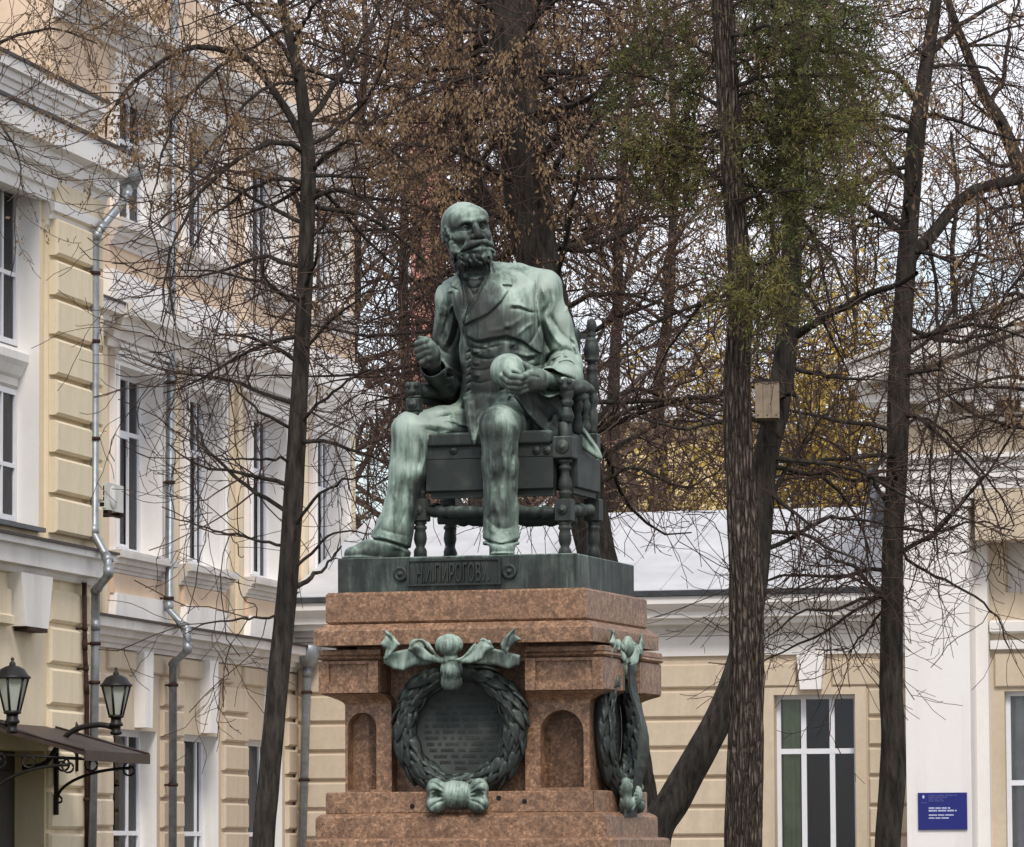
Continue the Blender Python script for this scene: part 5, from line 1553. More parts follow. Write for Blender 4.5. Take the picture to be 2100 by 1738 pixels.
mb = MB(); worn_block(mb, s3x0 - 0.12, s3x1 + 0.12, Y3 - 0.12, D3b + 0.12, -0.1, 0.32, 0.01); mb.build('base_course', MAT['granite'], pedestal)
# ------------------------------------------------------------------ bronze figure, sculpted as one distance field
ST = PED
def S3(u, v, y): return PED.P(u, v, y)
PX = 1 / 364.0

statue = empty('statue', tuple(PED.o), PED.rz,
               'seated bronze man in a frock coat, bald and bearded, on the granite pedestal', 'statue')
# bronze plinth
pl_x0, pl_x1, pl_y0 = PED.X(693, 1180, 0.024), PED.X(1181.6, 1168, 0.024), 0.024
pl_y1 = side_y(1300, pl_x1, 1190)
pl_z1 = (PED.Z(693, 1146.5, 0.024) + PED.Z(1181, 1133.5, 0.024)) / 2
mb = MB()
worn_block(mb, pl_x0, pl_x1, pl_y0, pl_y1, z_top - 0.01, pl_z1, 0.006)
plinth = mb.build('plinth', MAT['bronzeplinth'], statue)
ZP = pl_z1

# --- name tablet with raised letters and two bosses
tz0, tz1 = PED.Z(932, 1201, pl_y0), PED.Z(932, 1146, pl_y0)
tx0, tx1 = PED.X(837, 1175, pl_y0), PED.X(1028.5, 1172, pl_y0)
mb = MB()
mb.box(tx0, tx1, pl_y0 - 0.012, pl_y0 - 0.0005, tz0, tz1)
for (a, b, c, d) in ((tx0, tx1, tz1 - 0.012, tz1), (tx0, tx1, tz0, tz0 + 0.010), (tx0, tx0 + 0.010, tz0 + 0.010, tz1 - 0.012), (tx1 - 0.010, tx1, tz0 + 0.010, tz1 - 0.012)):
    mb.box(a - 0.002, b + 0.002, pl_y0 - 0.024, pl_y0 - 0.0125, c, d)
tablet = mb.build('name_tablet', MAT['bronzedark'], statue)
for (u, v) in ((822, 1178), (1045.6, 1173)):
    c = PED.P(u, v, pl_y0)
    mb = MB()
    mb.lathe([(0.0, 0.0), (0.043, 0.0), (0.043, -0.012), (0.034, -0.022), (0.026, -0.012), (0.012, -0.012), (0.008, -0.03), (0.0, -0.032)], tuple(c), 22, 'y')
    mb.build('boss', MAT['bronzedark'], statue)

def text_mesh(txt, name, h, w, extrude, mat, parent, loc, rotx=math.pi / 2, align='CENTER', space=1.0, bevel=0.0):
    cu = bpy.data.curves.new(name + '_curve', 'FONT')
    cu.body = txt
    cu.align_x, cu.align_y = align, 'CENTER'
    cu.extrude = extrude
    cu.space_character = space
    cu.resolution_u = 3
    cu.offset = bevel
    tmp = bpy.data.objects.new(name + '_tmp', cu)
    COL.objects.link(tmp)
    dg = bpy.context.evaluated_depsgraph_get()
    me = bpy.data.meshes.new_from_object(tmp.evaluated_get(dg))
    bpy.data.objects.remove(tmp)
    bpy.data.curves.remove(cu)
    co = np.zeros(len(me.vertices) * 3, np.float32)
    me.vertices.foreach_get('co', co)
    co = co.reshape(-1, 3)
    mn, mx = co.min(0), co.max(0)
    sx = w / (mx[0] - mn[0]) if w else h / (mx[1] - mn[1])
    sy = h / (mx[1] - mn[1])
    if align == 'CENTER': co[:, 0] -= (mn[0] + mx[0]) / 2
    else: co[:, 0] -= mn[0]
    co[:, 1] -= (mn[1] + mx[1]) / 2
    co[:, 0] *= sx; co[:, 1] *= sy
    out = np.stack([co[:, 0] + loc[0], -co[:, 2] + loc[1], co[:, 1] + loc[2]], 1)
    me.vertices.foreach_set('co', out.astype(np.float32).ravel())
    me.update()
    return link_mesh(name, me, mat, parent)
text_mesh('Н.И.ПИРОГОВУ.', 'lettering', 0.112, 0.43, 0.007, MAT['bronzedark'], tablet,
          ((tx0 + tx1) / 2 - 0.005, pl_y0 - 0.0185, (tz0 + tz1) / 2 - 0.002), bevel=0.012)

# --- distance field sculptor
class Sculpt:
    def __init__(self, lo, hi, h):
        self.lo, self.h = np.array(lo, float), h
        self.n = np.ceil((np.array(hi) - self.lo) / h).astype(int) + 1
        self.ax = [(self.lo[i] + h * np.arange(self.n[i])).astype(np.float32) for i in range(3)]
        self.D = np.full(self.n, 0.5, np.float32)
    def sl(self, lo, hi):
        s = []
        for i in range(3):
            a = max(0, int(math.floor((lo[i] - self.lo[i]) / self.h)))
            b = min(self.n[i], int(math.ceil((hi[i] - self.lo[i]) / self.h)) + 1)
            if b <= a: return None
            s.append(slice(a, b))
        return tuple(s)
    def grid(self, s):
        return self.ax[0][s[0]][:, None, None], self.ax[1][s[1]][None, :, None], self.ax[2][s[2]][None, None, :]
    @staticmethod
    def smin(a, b, k):
        if k <= 0: return np.minimum(a, b)
        h = np.clip(0.5 + 0.5 * (b - a) / k, 0, 1)
        return b + (a - b) * h - k * h * (1 - h)
    def op(self, fn, lo, hi, k, cut=False):
        m = k + 3 * self.h
        s = self.sl(np.array(lo) - m, np.array(hi) + m)
        if s is None: return
        d = fn(*self.grid(s)).astype(np.float32)
        if cut: self.D[s] = -self.smin(-self.D[s], d, k)
        else: self.D[s] = self.smin(self.D[s], d, k)
    @staticmethod
    def capfn(a, b, ra, rb):
        a, b = np.array(a, float), np.array(b, float)
        ba = b - a
        L = float(np.dot(ba, ba)) + 1e-12
        def fn(x, y, z):
            px, py, pz = x - a[0], y - a[1], z - a[2]
            t = np.clip((px * ba[0] + py * ba[1] + pz * ba[2]) / L, 0, 1)
            return np.sqrt((px - ba[0] * t) ** 2 + (py - ba[1] * t) ** 2 + (pz - ba[2] * t) ** 2) - (ra + (rb - ra) * t)
        return fn
    def cap(self, a, b, ra, rb=None, k=0.02, cut=False):
        rb = ra if rb is None else rb
        a, b = np.array(a, float), np.array(b, float)
        self.op(self.capfn(a, b, ra, rb), np.minimum(a - ra, b - rb), np.maximum(a + ra, b + rb), k, cut)
    def chain(self, pts, rr, k=0.02, ki=0.02):
        """limb through pts: its pieces blend by ki, the limb blends into the rest by k"""
        pts = [np.array(p, float) for p in pts]
        lo = np.min([p - r for p, r in zip(pts, rr)], 0); hi = np.max([p + r for p, r in zip(pts, rr)], 0)
        def fn(x, y, z):
            d = None
            for i in range(len(pts) - 1):
                e = self.capfn(pts[i], pts[i + 1], rr[i], rr[i + 1])(x, y, z)
                d = e if d is None else self.smin(d, e, ki)
            return d
        self.op(fn, lo, hi, k)
    def ell(self, c, r, R=None, k=0.02, cut=False):
        c, r = np.array(c, float), np.array(r, float)
        R = np.eye(3) if R is None else np.array(R, float)     # rows: axes
        m = float(r.max())
        def fn(x, y, z):
            p = (x - c[0], y - c[1], z - c[2])
            q = [(R[i][0] * p[0] + R[i][1] * p[1] + R[i][2] * p[2]) / r[i] for i in range(3)]
            k0 = np.sqrt(q[0] ** 2 + q[1] ** 2 + q[2] ** 2)
            k1 = np.sqrt((q[0] / r[0]) ** 2 + (q[1] / r[1]) ** 2 + (q[2] / r[2]) ** 2) + 1e-9
            return k0 * (k0 - 1) / k1
        self.op(fn, c - m, c + m, k, cut)
    def loft(self, lv, p=2.4, k=0.03):
        """lv: rows (cx, cy, z, rx, ry, angle) from the bottom up"""
        lv = np.array(sorted(lv, key=lambda t: t[2]))
        zz = lv[:, 2]
        lo = (lv[:, 0] - lv[:, 3:5].max(1)).min(), (lv[:, 1] - lv[:, 3:5].max(1)).min(), zz[0]
        hi = (lv[:, 0] + lv[:, 3:5].max(1)).max(), (lv[:, 1] + lv[:, 3:5].max(1)).max(), zz[-1]
        sm = smooth_curve(lv[:, [2, 0, 1, 3, 4, 5]], 60)
        o = np.argsort(sm[:, 0]); sm = sm[o]
        def fn(x, y, z):
            zf = z.ravel()
            cx, cy, rx, ry, an = [np.interp(zf, sm[:, 0], sm[:, i])[None, None, :] for i in range(1, 6)]
            ca, sa = np.cos(an), np.sin(an)
            dx, dy = x - cx, y - cy
            u, v = dx * ca + dy * sa, -dx * sa + dy * ca
            q = (np.abs(u / rx) ** p + np.abs(v / ry) ** p) ** (1 / p)
            d = (q - 1) * np.minimum(rx, ry) * 0.9
            return np.maximum(d, np.maximum(z - zz[-1], zz[0] - z))
        self.op(fn, lo, hi, k)
    def uv(self, x, y, z):
        o = PED.o - EYE
        wx = PED.ex[0] * x + PED.ey[0] * y + o[0]
        wy = PED.ex[1] * x + PED.ey[1] * y + o[1]
        wz = z + o[2]
        den = wx * FWD[0] + wy * FWD[1] + wz * FWD[2]
        u = UC + FPX * (wx * RGT[0] + wy * RGT[1] + wz * RGT[2]) / den
        v = VC - FPX * (wx * UPV[0] + wy * UPV[1] + wz * UPV[2]) / den
        return u, v
    def box_uv(self, uvs, ylo, yhi, pad):
        pts = np.array([S3(u, v, y) for (u, v) in uvs for y in (ylo, yhi)])
        return pts.min(0) - [pad, 0, pad], pts.max(0) + [pad, 0, pad]
    def stroke(self, uvs, amp, w, ylo, yhi, taper=True):
        """raise (amp > 0) or groove (amp < 0) the surface along a drawn line; w in metres"""
        c = smooth_curve(uvs, max(6, 5 * len(uvs)))
        s = self.sl(*self.box_uv(uvs, ylo, yhi, 2.2 * w))
        if s is None: return
        U, V = self.uv(*self.grid(s))
        best = np.full(U.shape, 1e9, np.float32); bt = np.zeros(U.shape, np.float32)
        for i in range(len(c) - 1):
            a, b = c[i], c[i + 1]
            ba = b - a; L = ba @ ba + 1e-9
            t = np.clip(((U - a[0]) * ba[0] + (V - a[1]) * ba[1]) / L, 0, 1)
            d = (U - a[0] - ba[0] * t) ** 2 + (V - a[1] - ba[1] * t) ** 2
            m = d < best
            best = np.where(m, d, best); bt = np.where(m, (i + t) / (len(c) - 1), bt)
        q_ = np.sqrt(best) * (PX / w)
        g = np.exp(-q_ ** (1.25 if amp < 0 else 1.8)) * (1.15 if amp < 0 else 1.0)
        if taper: g = g * np.clip(4 * np.minimum(bt, 1 - bt) + 0.15, 0, 1)
        # only near the existing surface
        self.D[s] -= (amp * g * np.clip(1 - np.abs(self.D[s]) / 0.12, 0, 1)).astype(np.float32)
    @staticmethod
    def poly2(U, V, poly):
        """signed distance (in picture units) to a polygon"""
        P = np.asarray(poly, float)
        d = np.full(U.shape, 1e9, np.float32); inside = np.zeros(U.shape, bool)
        n = len(P)
        for i in range(n):
            a, b = P[i], P[(i + 1) % n]
            ba = b - a; L = ba @ ba + 1e-9
            t = np.clip(((U - a[0]) * ba[0] + (V - a[1]) * ba[1]) / L, 0, 1)
            d = np.minimum(d, (U - a[0] - ba[0] * t) ** 2 + (V - a[1] - ba[1] * t) ** 2)
            c = (a[1] > V) != (b[1] > V)
            with np.errstate(divide='ignore', invalid='ignore'):
                xi = (b[0] - a[0]) * (V - a[1]) / (b[1] - a[1] + 1e-12) + a[0]
            inside ^= c & (U < xi)
        d = np.sqrt(d)
        return np.where(inside, -d, d)
    def emboss(self, poly, t, ylo, yhi, k=0.006):
        """raise the surface by t inside the outline (lapels, flaps, pockets)"""
        s = self.sl(*self.box_uv(poly, ylo, yhi, 0.02))
        if s is None: return
        U, V = self.uv(*self.grid(s))
        d2 = self.poly2(U, V, poly) * PX
        new = -self.smin(-d2, -(self.D[s] - t), 0.012)
        self.D[s] = self.smin(self.D[s], new, k).astype(np.float32)
    def sheet(self, poly, yf, t, ylo, yhi, k=0.012):
        """cloth of half thickness t lying at depth yf(u, v) inside the outline"""
        s = self.sl(*self.box_uv(poly, ylo, yhi, 0.04))
        if s is None: return
        x, y, z = self.grid(s)
        U, V = self.uv(x, y, z)
        d2 = self.poly2(U, V, poly) * PX
        dd = np.abs(y - yf(U, V)) * 0.8 - t
        d = -self.smin(-d2, -dd, 0.022)
        self.D[s] = self.smin(self.D[s], d, k).astype(np.float32)
    def mesh(self, name):
        """surface nets"""
        D = self.D
        ins = D < 0
        c = np.zeros(tuple(np.array(D.shape) - 1), np.int8)
        offs = [(i, j, k) for i in (0, 1) for j in (0, 1) for k in (0, 1)]
        for (i, j, k) in offs:
            c += ins[i:i + c.shape[0], j:j + c.shape[1], k:k + c.shape[2]]
        cells = np.argwhere((c > 0) & (c < 8))
        idx = np.full(c.shape, -1, np.int32)
        idx[tuple(cells.T)] = np.arange(len(cells))
        acc = np.zeros((len(cells), 3)); cnt = np.zeros(len(cells))
        for a in offs:
            for ax in range(3):
                if a[ax] == 1: continue
                b = list(a); b[ax] = 1
                va = D[cells[:, 0] + a[0], cells[:, 1] + a[1], cells[:, 2] + a[2]]
                vb = D[cells[:, 0] + b[0], cells[:, 1] + b[1], cells[:, 2] + b[2]]
                m = (va < 0) != (vb < 0)
                t = va[m] / (va[m] - vb[m])
                p = np.tile(np.array(a, float), (m.sum(), 1)); p[:, ax] = t
                acc[m] += p; cnt[m] += 1
        verts = self.lo + self.h * (cells + acc / cnt[:, None])
        quads = []
        for ax in range(3):
            sh = [slice(1, -1)] * 3; sh[ax] = slice(0, -1)
            sh2 = [slice(1, -1)] * 3; sh2[ax] = slice(1, None)
            e = ins[tuple(sh)] != ins[tuple(sh2)]
            p = np.argwhere(e) + 1; p[:, ax] -= 1
            first_in = ins[tuple(p.T)]
            o1, o2 = [(1, 2), (2, 0), (0, 1)][ax]
            def g(d1, d2):
                q = p.copy(); q[:, o1] -= d1; q[:, o2] -= d2
                return idx[tuple(q.T)]
            Q = np.stack([g(1, 1), g(0, 1), g(0, 0), g(1, 0)], 1)
            Q[~first_in] = Q[~first_in][:, ::-1]
            quads.append(Q)
        return quad_mesh(name, verts, np.vstack(quads), True)

def rot_axes(az, pitch=0.0, roll=0.0):
    """rows right, forward, up of a head facing azimuth az (0 = towards -y), rolled towards the picture's left"""
    f = np.array([math.sin(az) * math.cos(pitch), -math.cos(az) * math.cos(pitch), math.sin(pitch)])
    r = np.array([math.cos(az), math.sin(az), 0.0])
    u = np.cross(r, -f); u = u if u[2] > 0 else -u
    cr, sr = math.cos(roll), math.sin(roll)
    return np.array([r * cr + u * sr, f, u * cr - r * sr])

H = 0.0046
lo = (PED.X(698, 1100, 0.1), -0.02, ZP - 0.01)
hi = (PED.X(1256, 900, 1.10) , 1.16, PED.Z(953, 405, 0.6) + 0.02)
F = Sculpt(lo, hi, H)

# --- trunk under the frock coat
def L(u, v, y, rx, ry, an=0.0):
    p = S3(u, v, y); return (p[0], p[1], p[2], rx, ry, an)
F.loft([L(1032, 905, .84, .25, .24), L(1032, 860, .82, .262, .25), L(1034, 800, .78, .25, .235, .05), L(1036, 740, .75, .240, .222, .1),
        L(1029, 690, .73, .236, .215, .14), L(1025, 640, .73, .262, .212, .16), L(1020, 604, .74, .270, .195, .16), L(1014, 578, .745, .225, .15, .15),
        L(1002, 560, .74, .125, .115, .1), L(990, 548, .72, .085, .085, 0)], 2.3, .02)
# shoulders and arms
shR, elR = S3(1112, 598, .77), S3(1158, 752, .86)
F.chain([S3(1050, 590, .75), shR], [.115, .100], .06)
F.chain([S3(1006, 563, .78), S3(1060, 572, .79), S3(1122, 583, .79)], [.075, .088, .080], .04)
F.chain([S3(985, 568, .80), S3(925, 598, .83)], [.07, .07], .04)
F.chain([shR, S3(1140, 665, .83), elR], [.100, .092, .104], .045, .03)
F.chain([elR, S3(1158, 776, .66), S3(1132, 784, .48)], [.104, .102, .095], .02, .03)
shL, elL = S3(924, 616, .82), S3(928, 790, .90)
F.chain([S3(985, 590, .75), shL], [.105, .088], .05)
F.chain([shL, S3(919, 690, .88), elL], [.090, .084, .090], .012, .03)
F.chain([elL, S3(912, 785, .68), S3(888, 757, .45)], [.090, .082, .072], .012, .03)
# sleeve mouths
cR0, cR1 = S3(1118, 785, .40), S3(1140, 784, .52)
d = np.array(cR0) - np.array(cR1)
F.cap(np.array(cR0) + d * 0.35, np.array(cR1), .092, .070, .006, cut=True)
cL0, cL1 = S3(887, 752, .43), S3(897, 765, .53)
d = np.array(cL0) - np.array(cL1)
F.cap(np.array(cL0) + d * 0.35, np.array(cL1), .066, .058, .006, cut=True)

# --- legs
F.chain([S3(1080, 872, .86), S3(1050, 872, .58), S3(1024, 874, .32)], [.150, .128, .112], .05, .03)
F.chain([S3(1023, 876, .325), S3(1026, 960, .335), S3(1027, 1040, .34), S3(1028, 1106, .335)], [.112, .103, .096, .108], .03, .03)
F.chain([S3(988, 872, .86), S3(905, 878, .60), S3(843, 884, .42)], [.150, .122, .108], .05, .03)
F.chain([S3(842, 886, .42), S3(835, 970, .41), S3(823, 1040, .395), S3(803, 1104, .37)], [.110, .101, .093, .118], .03, .03)
# trouser hems cut flat
hm = S3(1028, 1122, .325)
F.op(lambda x, y, z: np.maximum(np.sqrt((x - hm[0]) ** 2 + (y - hm[1]) ** 2) - .16, np.abs(z - (hm[2] - 0.04)) - .052), hm - .16, hm + .16, .002, cut=True)
hm2 = S3(803, 1124, .37)
F.op(lambda x, y, z: np.maximum(np.sqrt((x - hm2[0]) ** 2 + (y - hm2[1]) ** 2) - .165, np.abs(z - (hm2[2] - 0.045) + (x - hm2[0]) * .25) - .05), hm2 - .2, hm2 + .2, .002, cut=True)
# shoes
def shoe(heel, toe, w, h):
    heel, toe = np.array(heel, float), np.array(toe, float)
    fd = toe - heel; fd[2] = 0; ln = np.linalg.norm(fd); fd /= ln
    sd = np.array([-fd[1], fd[0], 0])
    z0 = ZP
    q = lambda t, up: np.array([heel[0] + fd[0] * ln * t, heel[1] + fd[1] * ln * t, z0 + up])
    F.chain([q(.10, .055), q(.32, .062), q(.62, .046), q(.90, .030)], [.060 * w, .062 * w, .058 * w, .040 * w], .02, .03)
    F.chain([q(.16, .115), q(.42, .085), q(.66, .052)], [.064 * w, .055 * w, .05 * w], .03, .03)
    F.cap(q(.14, .20), q(.14, .06), .055, .060, .03)
    # sole
    R = np.array([sd, fd, [0, 0, 1]])
    F.ell(q(.68, .010), (.066 * w, ln * .36, .018), R, .006)
    F.ell(q(.12, .012), (.056 * w, ln * .14, .022), R, .006)
shoe(S3(1031, 1120, .40), S3(1030, 1136, .045), 1.05, 1)
shoe(S3(832, 1122, .42), S3(708, 1137, .13), 1.05, 1)
F.op(lambda x, y, z: z - ZP + 0 * x + 0 * y, (F.lo[0], F.lo[1], ZP - .05), (F.ax[0][-1], F.ax[1][-1], ZP), .002, cut=True)

# --- coat: chest bulging over the waistcoat, lapels, flaps
YF0, YF1 = .42, .80
F.emboss([(918, 600), (938, 566), (952, 664), (957, 690), (975, 701), (1005, 695), (1040, 690), (1068, 700), (1086, 716), (1112, 726), (1118, 690), (1106, 640), (1102, 580), (1066, 556), (1030, 553), (1009, 556), (975, 640), (951, 664), (934, 600)], .024, YF0, YF1, .010)
F.emboss([(1009, 552), (1026, 550), (1049, 571), (1051, 586), (1028, 584), (1041, 596), (1030, 618), (1000, 645), (951, 668), (949, 655), (962, 632), (984, 592)], .020, YF0, YF1, .006)
F.emboss([(938, 562), (948, 580), (952, 610), (960, 632), (950, 664), (942, 640), (930, 612), (927, 592), (941, 596), (925, 588), (922, 578)], .014, YF0, YF1, .006)
F.ell(S3(935, 742, .60), (.020, .22, .115), None, .02, cut=True)
# shirt front and cravat in the opening
F.ell(S3(972, 590, .565), (.040, .035, .060), None, .02)
F.cap(S3(958, 570, .600), S3(985, 572, .590), .020, .022, .01)
F.stroke([(955, 566), (972, 572), (992, 566)], .010, .008, YF0, YF1)
F.stroke([(955, 578), (966, 596), (974, 610)], -.010, .006, YF0, YF1)
F.stroke([(990, 578), (980, 596), (975, 610)], -.010, .006, YF0, YF1)
F.stroke([(960, 588), (972, 592), (985, 586)], -.007, .005, YF0, YF1)
F.stroke([(951, 666), (978, 612), (1003, 560)], -.010, .0055, YF0, YF1)
# breast pocket, buttons, seams
F.stroke([(1046, 634), (1066, 633), (1084, 640), (1100, 642)], -.011, .007, YF0, YF1)
F.stroke([(1046, 626), (1064, 626), (1082, 634)], .012, .010, YF0, YF1)
F.stroke([(1104, 560), (1098, 600), (1101, 650), (1108, 700)], -.014, .008, .5, .9)
F.stroke([(905, 575), (909, 610), (918, 640)], -.010, .007, .5, .95)
for (u, v) in ((1040, 669), (1052, 706), (975, 722), (1020, 740), (976, 745), (977, 770)):
    F.stroke([(u - 1, v), (u + 1, v)], .014, .013, YF0, YF1, False)
    F.stroke([(u - 5, v + 6), (u, v + 7), (u + 5, v + 4)], -.006, .005, YF0, YF1)
# waistcoat creases
for pts, am, w in (([(962, 712), (990, 716), (1030, 708)], -.010, .009), ([(968, 732), (1000, 737), (1020, 732)], -.010, .008),
                   ([(964, 755), (990, 760), (1015, 752)], -.008, .008), ([(966, 782), (985, 786), (1008, 780)], -.009, .010),
                   ([(1056, 722), (1080, 730), (1110, 724)], .012, .012), ([(1070, 745), (1090, 752), (1112, 748)], -.010, .010),
                   ([(957, 694), (985, 705), (1030, 697), (1070, 704), (1105, 726)], -.014, .010),
                   ([(1060, 690), (1075, 675), (1095, 662)], .010, .012), ([(1000, 680), (1040, 672), (1075, 650)], .007, .014),
                   ([(1110, 660), (1096, 690), (1080, 712)], -.010, .010)):
    F.stroke(pts, am * .8, w * .9, YF0, YF1)
# turned back front edge with button holes (picture left)
F.sheet([(948, 668), (957, 700), (966, 735), (966, 800), (962, 838), (946, 836), (948, 770), (940, 720), (943, 690)], lambda U, V: .548 + (V - 700) * .0004, .016, .3, .9, .008)
for i in range(7):
    v = 722 + i * 16
    F.stroke([(956, v + 4), (961, v), (966, v - 4)], -.006, .004, .4, .7)
# skirt falling between the knees, its tip below the seat edge
F.sheet([(948, 815), (1000, 806), (1046, 812), (1036, 834), (1000, 848), (986, 862), (982, 890), (976, 916), (970, 912), (961, 888), (955, 850)],
        lambda U, V: .602 - np.clip(V - 790, 0, 112) * .0019, .017, .15, .7, .015)
F.stroke([(960, 812), (962, 850), (969, 900)], .010, .012, .15, .7)
F.stroke([(975, 820), (974, 850), (975, 890)], -.010, .012, .15, .7)
# skirt over the far thigh, and its tail past the chair arm
F.sheet([(1052, 812), (1066, 806), (1100, 800), (1150, 812), (1166, 850), (1162, 884), (1140, 899), (1118, 888), (1092, 866), (1070, 838)],
        lambda U, V: .40 + np.clip(U - 1060, 0, 100) * .0024, .018, .25, .9, .012)
F.sheet([(1150, 838), (1172, 846), (1200, 880), (1226, 915), (1238, 944), (1228, 943), (1198, 925), (1160, 890)],
        lambda U, V: .62 + (U - 1150) * .0030, .014, .4, 1.1, .01)
F.stroke([(1060, 812), (1088, 852), (1120, 886)], .010, .010, .25, .9)
F.stroke([(1090, 815), (1110, 845), (1140, 880)], -.012, .012, .25, .9)
F.stroke([(1120, 812), (1140, 835), (1158, 870)], .012, .012, .25, .9)
F.stroke([(1165, 870), (1192, 890), (1222, 930)], -.008, .008, .5, 1.1)
F.stroke([(1165, 857), (1196, 885), (1226, 925)], .008, .008, .5, 1.1)

# --- sleeve folds (picture right)
for pts, am, w in (([(1112, 588), (1118, 616), (1112, 640)], .016, .012), ([(1126, 592), (1128, 618), (1118, 642)], -.016, .011),
                   ([(1135, 606), (1134, 630), (1122, 652)], .012, .011), ([(1118, 650), (1135, 690), (1160, 715)], .014, .014),
                   ([(1124, 640), (1148, 680), (1174, 705)], -.012, .012), ([(1112, 660), (1118, 700), (1130, 725)], -.014, .013),
                   ([(1116, 750), (1132, 726), (1160, 716), (1180, 728)], -.024, .009), ([(1130, 738), (1150, 728), (1170, 732)], .016, .009),
                   ([(1136, 752), (1148, 744), (1168, 742), (1186, 756)], -.016, .009), 
                   ([(1140, 766), (1160, 772), (1180, 780)], -.014, .008), 
                   ([(1145, 790), (1150, 805), (1147, 820)], -.012, .008),
                   ([(1168, 690), (1178, 720), (1184, 745)], -.010, .010)):
    F.stroke(pts, am * 1.15, w * .9, .35, 1.0)
# picture left sleeve
for pts, am, w in (([(906, 610), (900, 645), (894, 690)], .012, .013), ([(918, 630), (916, 660), (902, 700)], -.016, .012),
                   ([(928, 646), (924, 680), (910, 712)], .016, .011), ([(938, 660), (934, 690), (918, 722)], -.016, .012),
                   ([(896, 700), (906, 718), (922, 728)], -.014, .010), ([(905, 735), (918, 752), (930, 760)], .016, .010),
                   ([(902, 756), (916, 770), (930, 772)], -.014, .010), ([(900, 790), (912, 794), (926, 790)], .008, .010)):
    F.stroke(pts, am * 1.1, w * .9, .5, 1.05)
# --- trouser folds
for pts, am, w in (([(1000, 858), (1004, 930), (1006, 1010), (1010, 1085)], .014, .016), ([(1020, 890), (1022, 960), (1020, 1060)], -.013, .013),
                   ([(1036, 880), (1038, 950), (1034, 1040), (1038, 1090)], .013, .014), ([(1050, 880), (1052, 950), (1048, 1050)], -.012, .013),
                   ([(996, 1060), (1012, 1078), (1034, 1086), (1054, 1078)], -.010, .012), ([(1000, 1086), (1025, 1094), (1052, 1090)], .010, .010),
                   ([(1048, 862), (1062, 884), (1066, 912)], .014, .013), ([(1000, 845), (1028, 838), (1052, 848)], .008, .018),
                   ([(990, 880), (992, 940), (996, 1000)], -.008, .012)):
    F.stroke(pts, am * .62, w * 1.15, .1, .55)
for pts, am, w in (([(832, 876), (822, 950), (812, 1020), (790, 1090)], .016, .016), ([(850, 900), (846, 960), (838, 1030), (812, 1095)], -.013, .014),
                   ([(866, 884), (874, 930), (866, 965), (866, 1000)], .020, .012), ([(858, 890), (862, 930), (856, 965)], -.018, .011),
                   ([(852, 870), (890, 872), (940, 884)], .015, .014), ([(866, 886), (900, 892), (945, 906)], -.012, .012),
                   ([(862, 858), (900, 854), (945, 862)], -.010, .013), ([(872, 900), (905, 910), (940, 916)], .012, .012),
                   ([(870, 846), (905, 842), (950, 848)], .010, .012), ([(778, 1085), (800, 1092), (835, 1100)], -.008, .010),
                   ([(770, 1098), (800, 1108), (838, 1120)], .009, .009)):
    F.stroke(pts, am * .68, w * 1.15, .15, .8)

F.stroke([(762, 1106), (800, 1113), (842, 1128)], -.022, .006, .05, .6, False)
F.stroke([(992, 1108), (1028, 1117), (1066, 1108)], -.022, .006, .05, .6, False)
# --- head
HS = 1.64
HC = S3(955, 475, .62)
HR = rot_axes(math.radians(38), math.radians(1), math.radians(8))
def hp(r, f, z): return HC + HS * (HR[0] * r + HR[1] * f + HR[2] * z)
def he(c, rad, k=.02, cut=False): F.ell(hp(*c), np.array(rad) * HS, HR, k, cut)
def hcap(pts, rr, k=.012): F.chain([hp(*p) for p in pts], [r * HS for r in rr], k, .008)
F.chain([S3(990, 580, .73), hp(0, -.030, -.07)], [.115, .098], .03)
he((0, -.012, .022), (.0785, .095, .085), .02)
he((0, .026, .026), (.070, .069, .064), .02)
he((-.034, .048, .040), (.034, .036, .034), .03); he((.034, .048, .040), (.034, .036, .034), .03)
he((0, .030, .024), (.070, .066, .060), .02)                 # forehead
he((0, .036, -.036), (.064, .050, .076), .025)
he((0, .030, -.085), (.060, .056, .050), .03)                # jaw under the beard
for s in (-1, 1):
    hcap([(s * .054, .064, .017), (s * .034, .089, .025), (s * .010, .095, .023)], [.009, .0125, .012], .010)
    F.ell(hp(s * .033, .098, .003), np.array((.024, .030, .0165)) * HS, HR, .006, cut=True)
    F.ell(hp(s * .033, .0700, .001), np.array((.0150, .0135, .012)) * HS, HR, .003)
    hcap([(s * .016, .077, .007), (s * .033, .085, .010), (s * .050, .070, .004)], [.003, .004, .003], .003)
    hcap([(s * .018, .080, -.009), (s * .034, .085, -.014), (s * .049, .073, -.009)], [.003, .0035, .003], .004)
    hcap([(s * .055, .054, -.024), (s * .036, .080, -.030)], [.018, .013], .02)
    # ear
    F.ell(hp(s * .077, .010, -.006), np.array((.010, .019, .034)) * HS, HR, .008)
    F.ell(hp(s * .086, .016, -.002), np.array((.007, .011, .022)) * HS, HR, .004, cut=True)
    # cropped side hair and whiskers
    F.ell(hp(s * .056, -.030, -.014), np.array((.017, .040, .036)) * HS, HR, .03)
    hcap([(s * .072, .030, .004), (s * .069, .034, -.040), (s * .064, .044, -.085), (s * .036, .072, -.104)], [.008, .014, .020, .024], .012)
    # moustache
    hcap([(s * .005, .112, -.053), (s * .024, .108, -.056), (s * .048, .092, -.068), (s * .066, .070, -.088)], [.010, .0122, .0105, .005], .006)
    # cheek fold
    hcap([(s * .020, .100, -.030), (s * .044, .088, -.052)], [.006, .004], .008)
hcap([(0, .092, .018), (0, .100, .003), (0, .112, -.018), (0, .117, -.028)], [.0105, .0105, .0130, .0140], .006)
hcap([(-.016, .103, -.031), (.016, .103, -.031)], [.0095, .0095], .004)
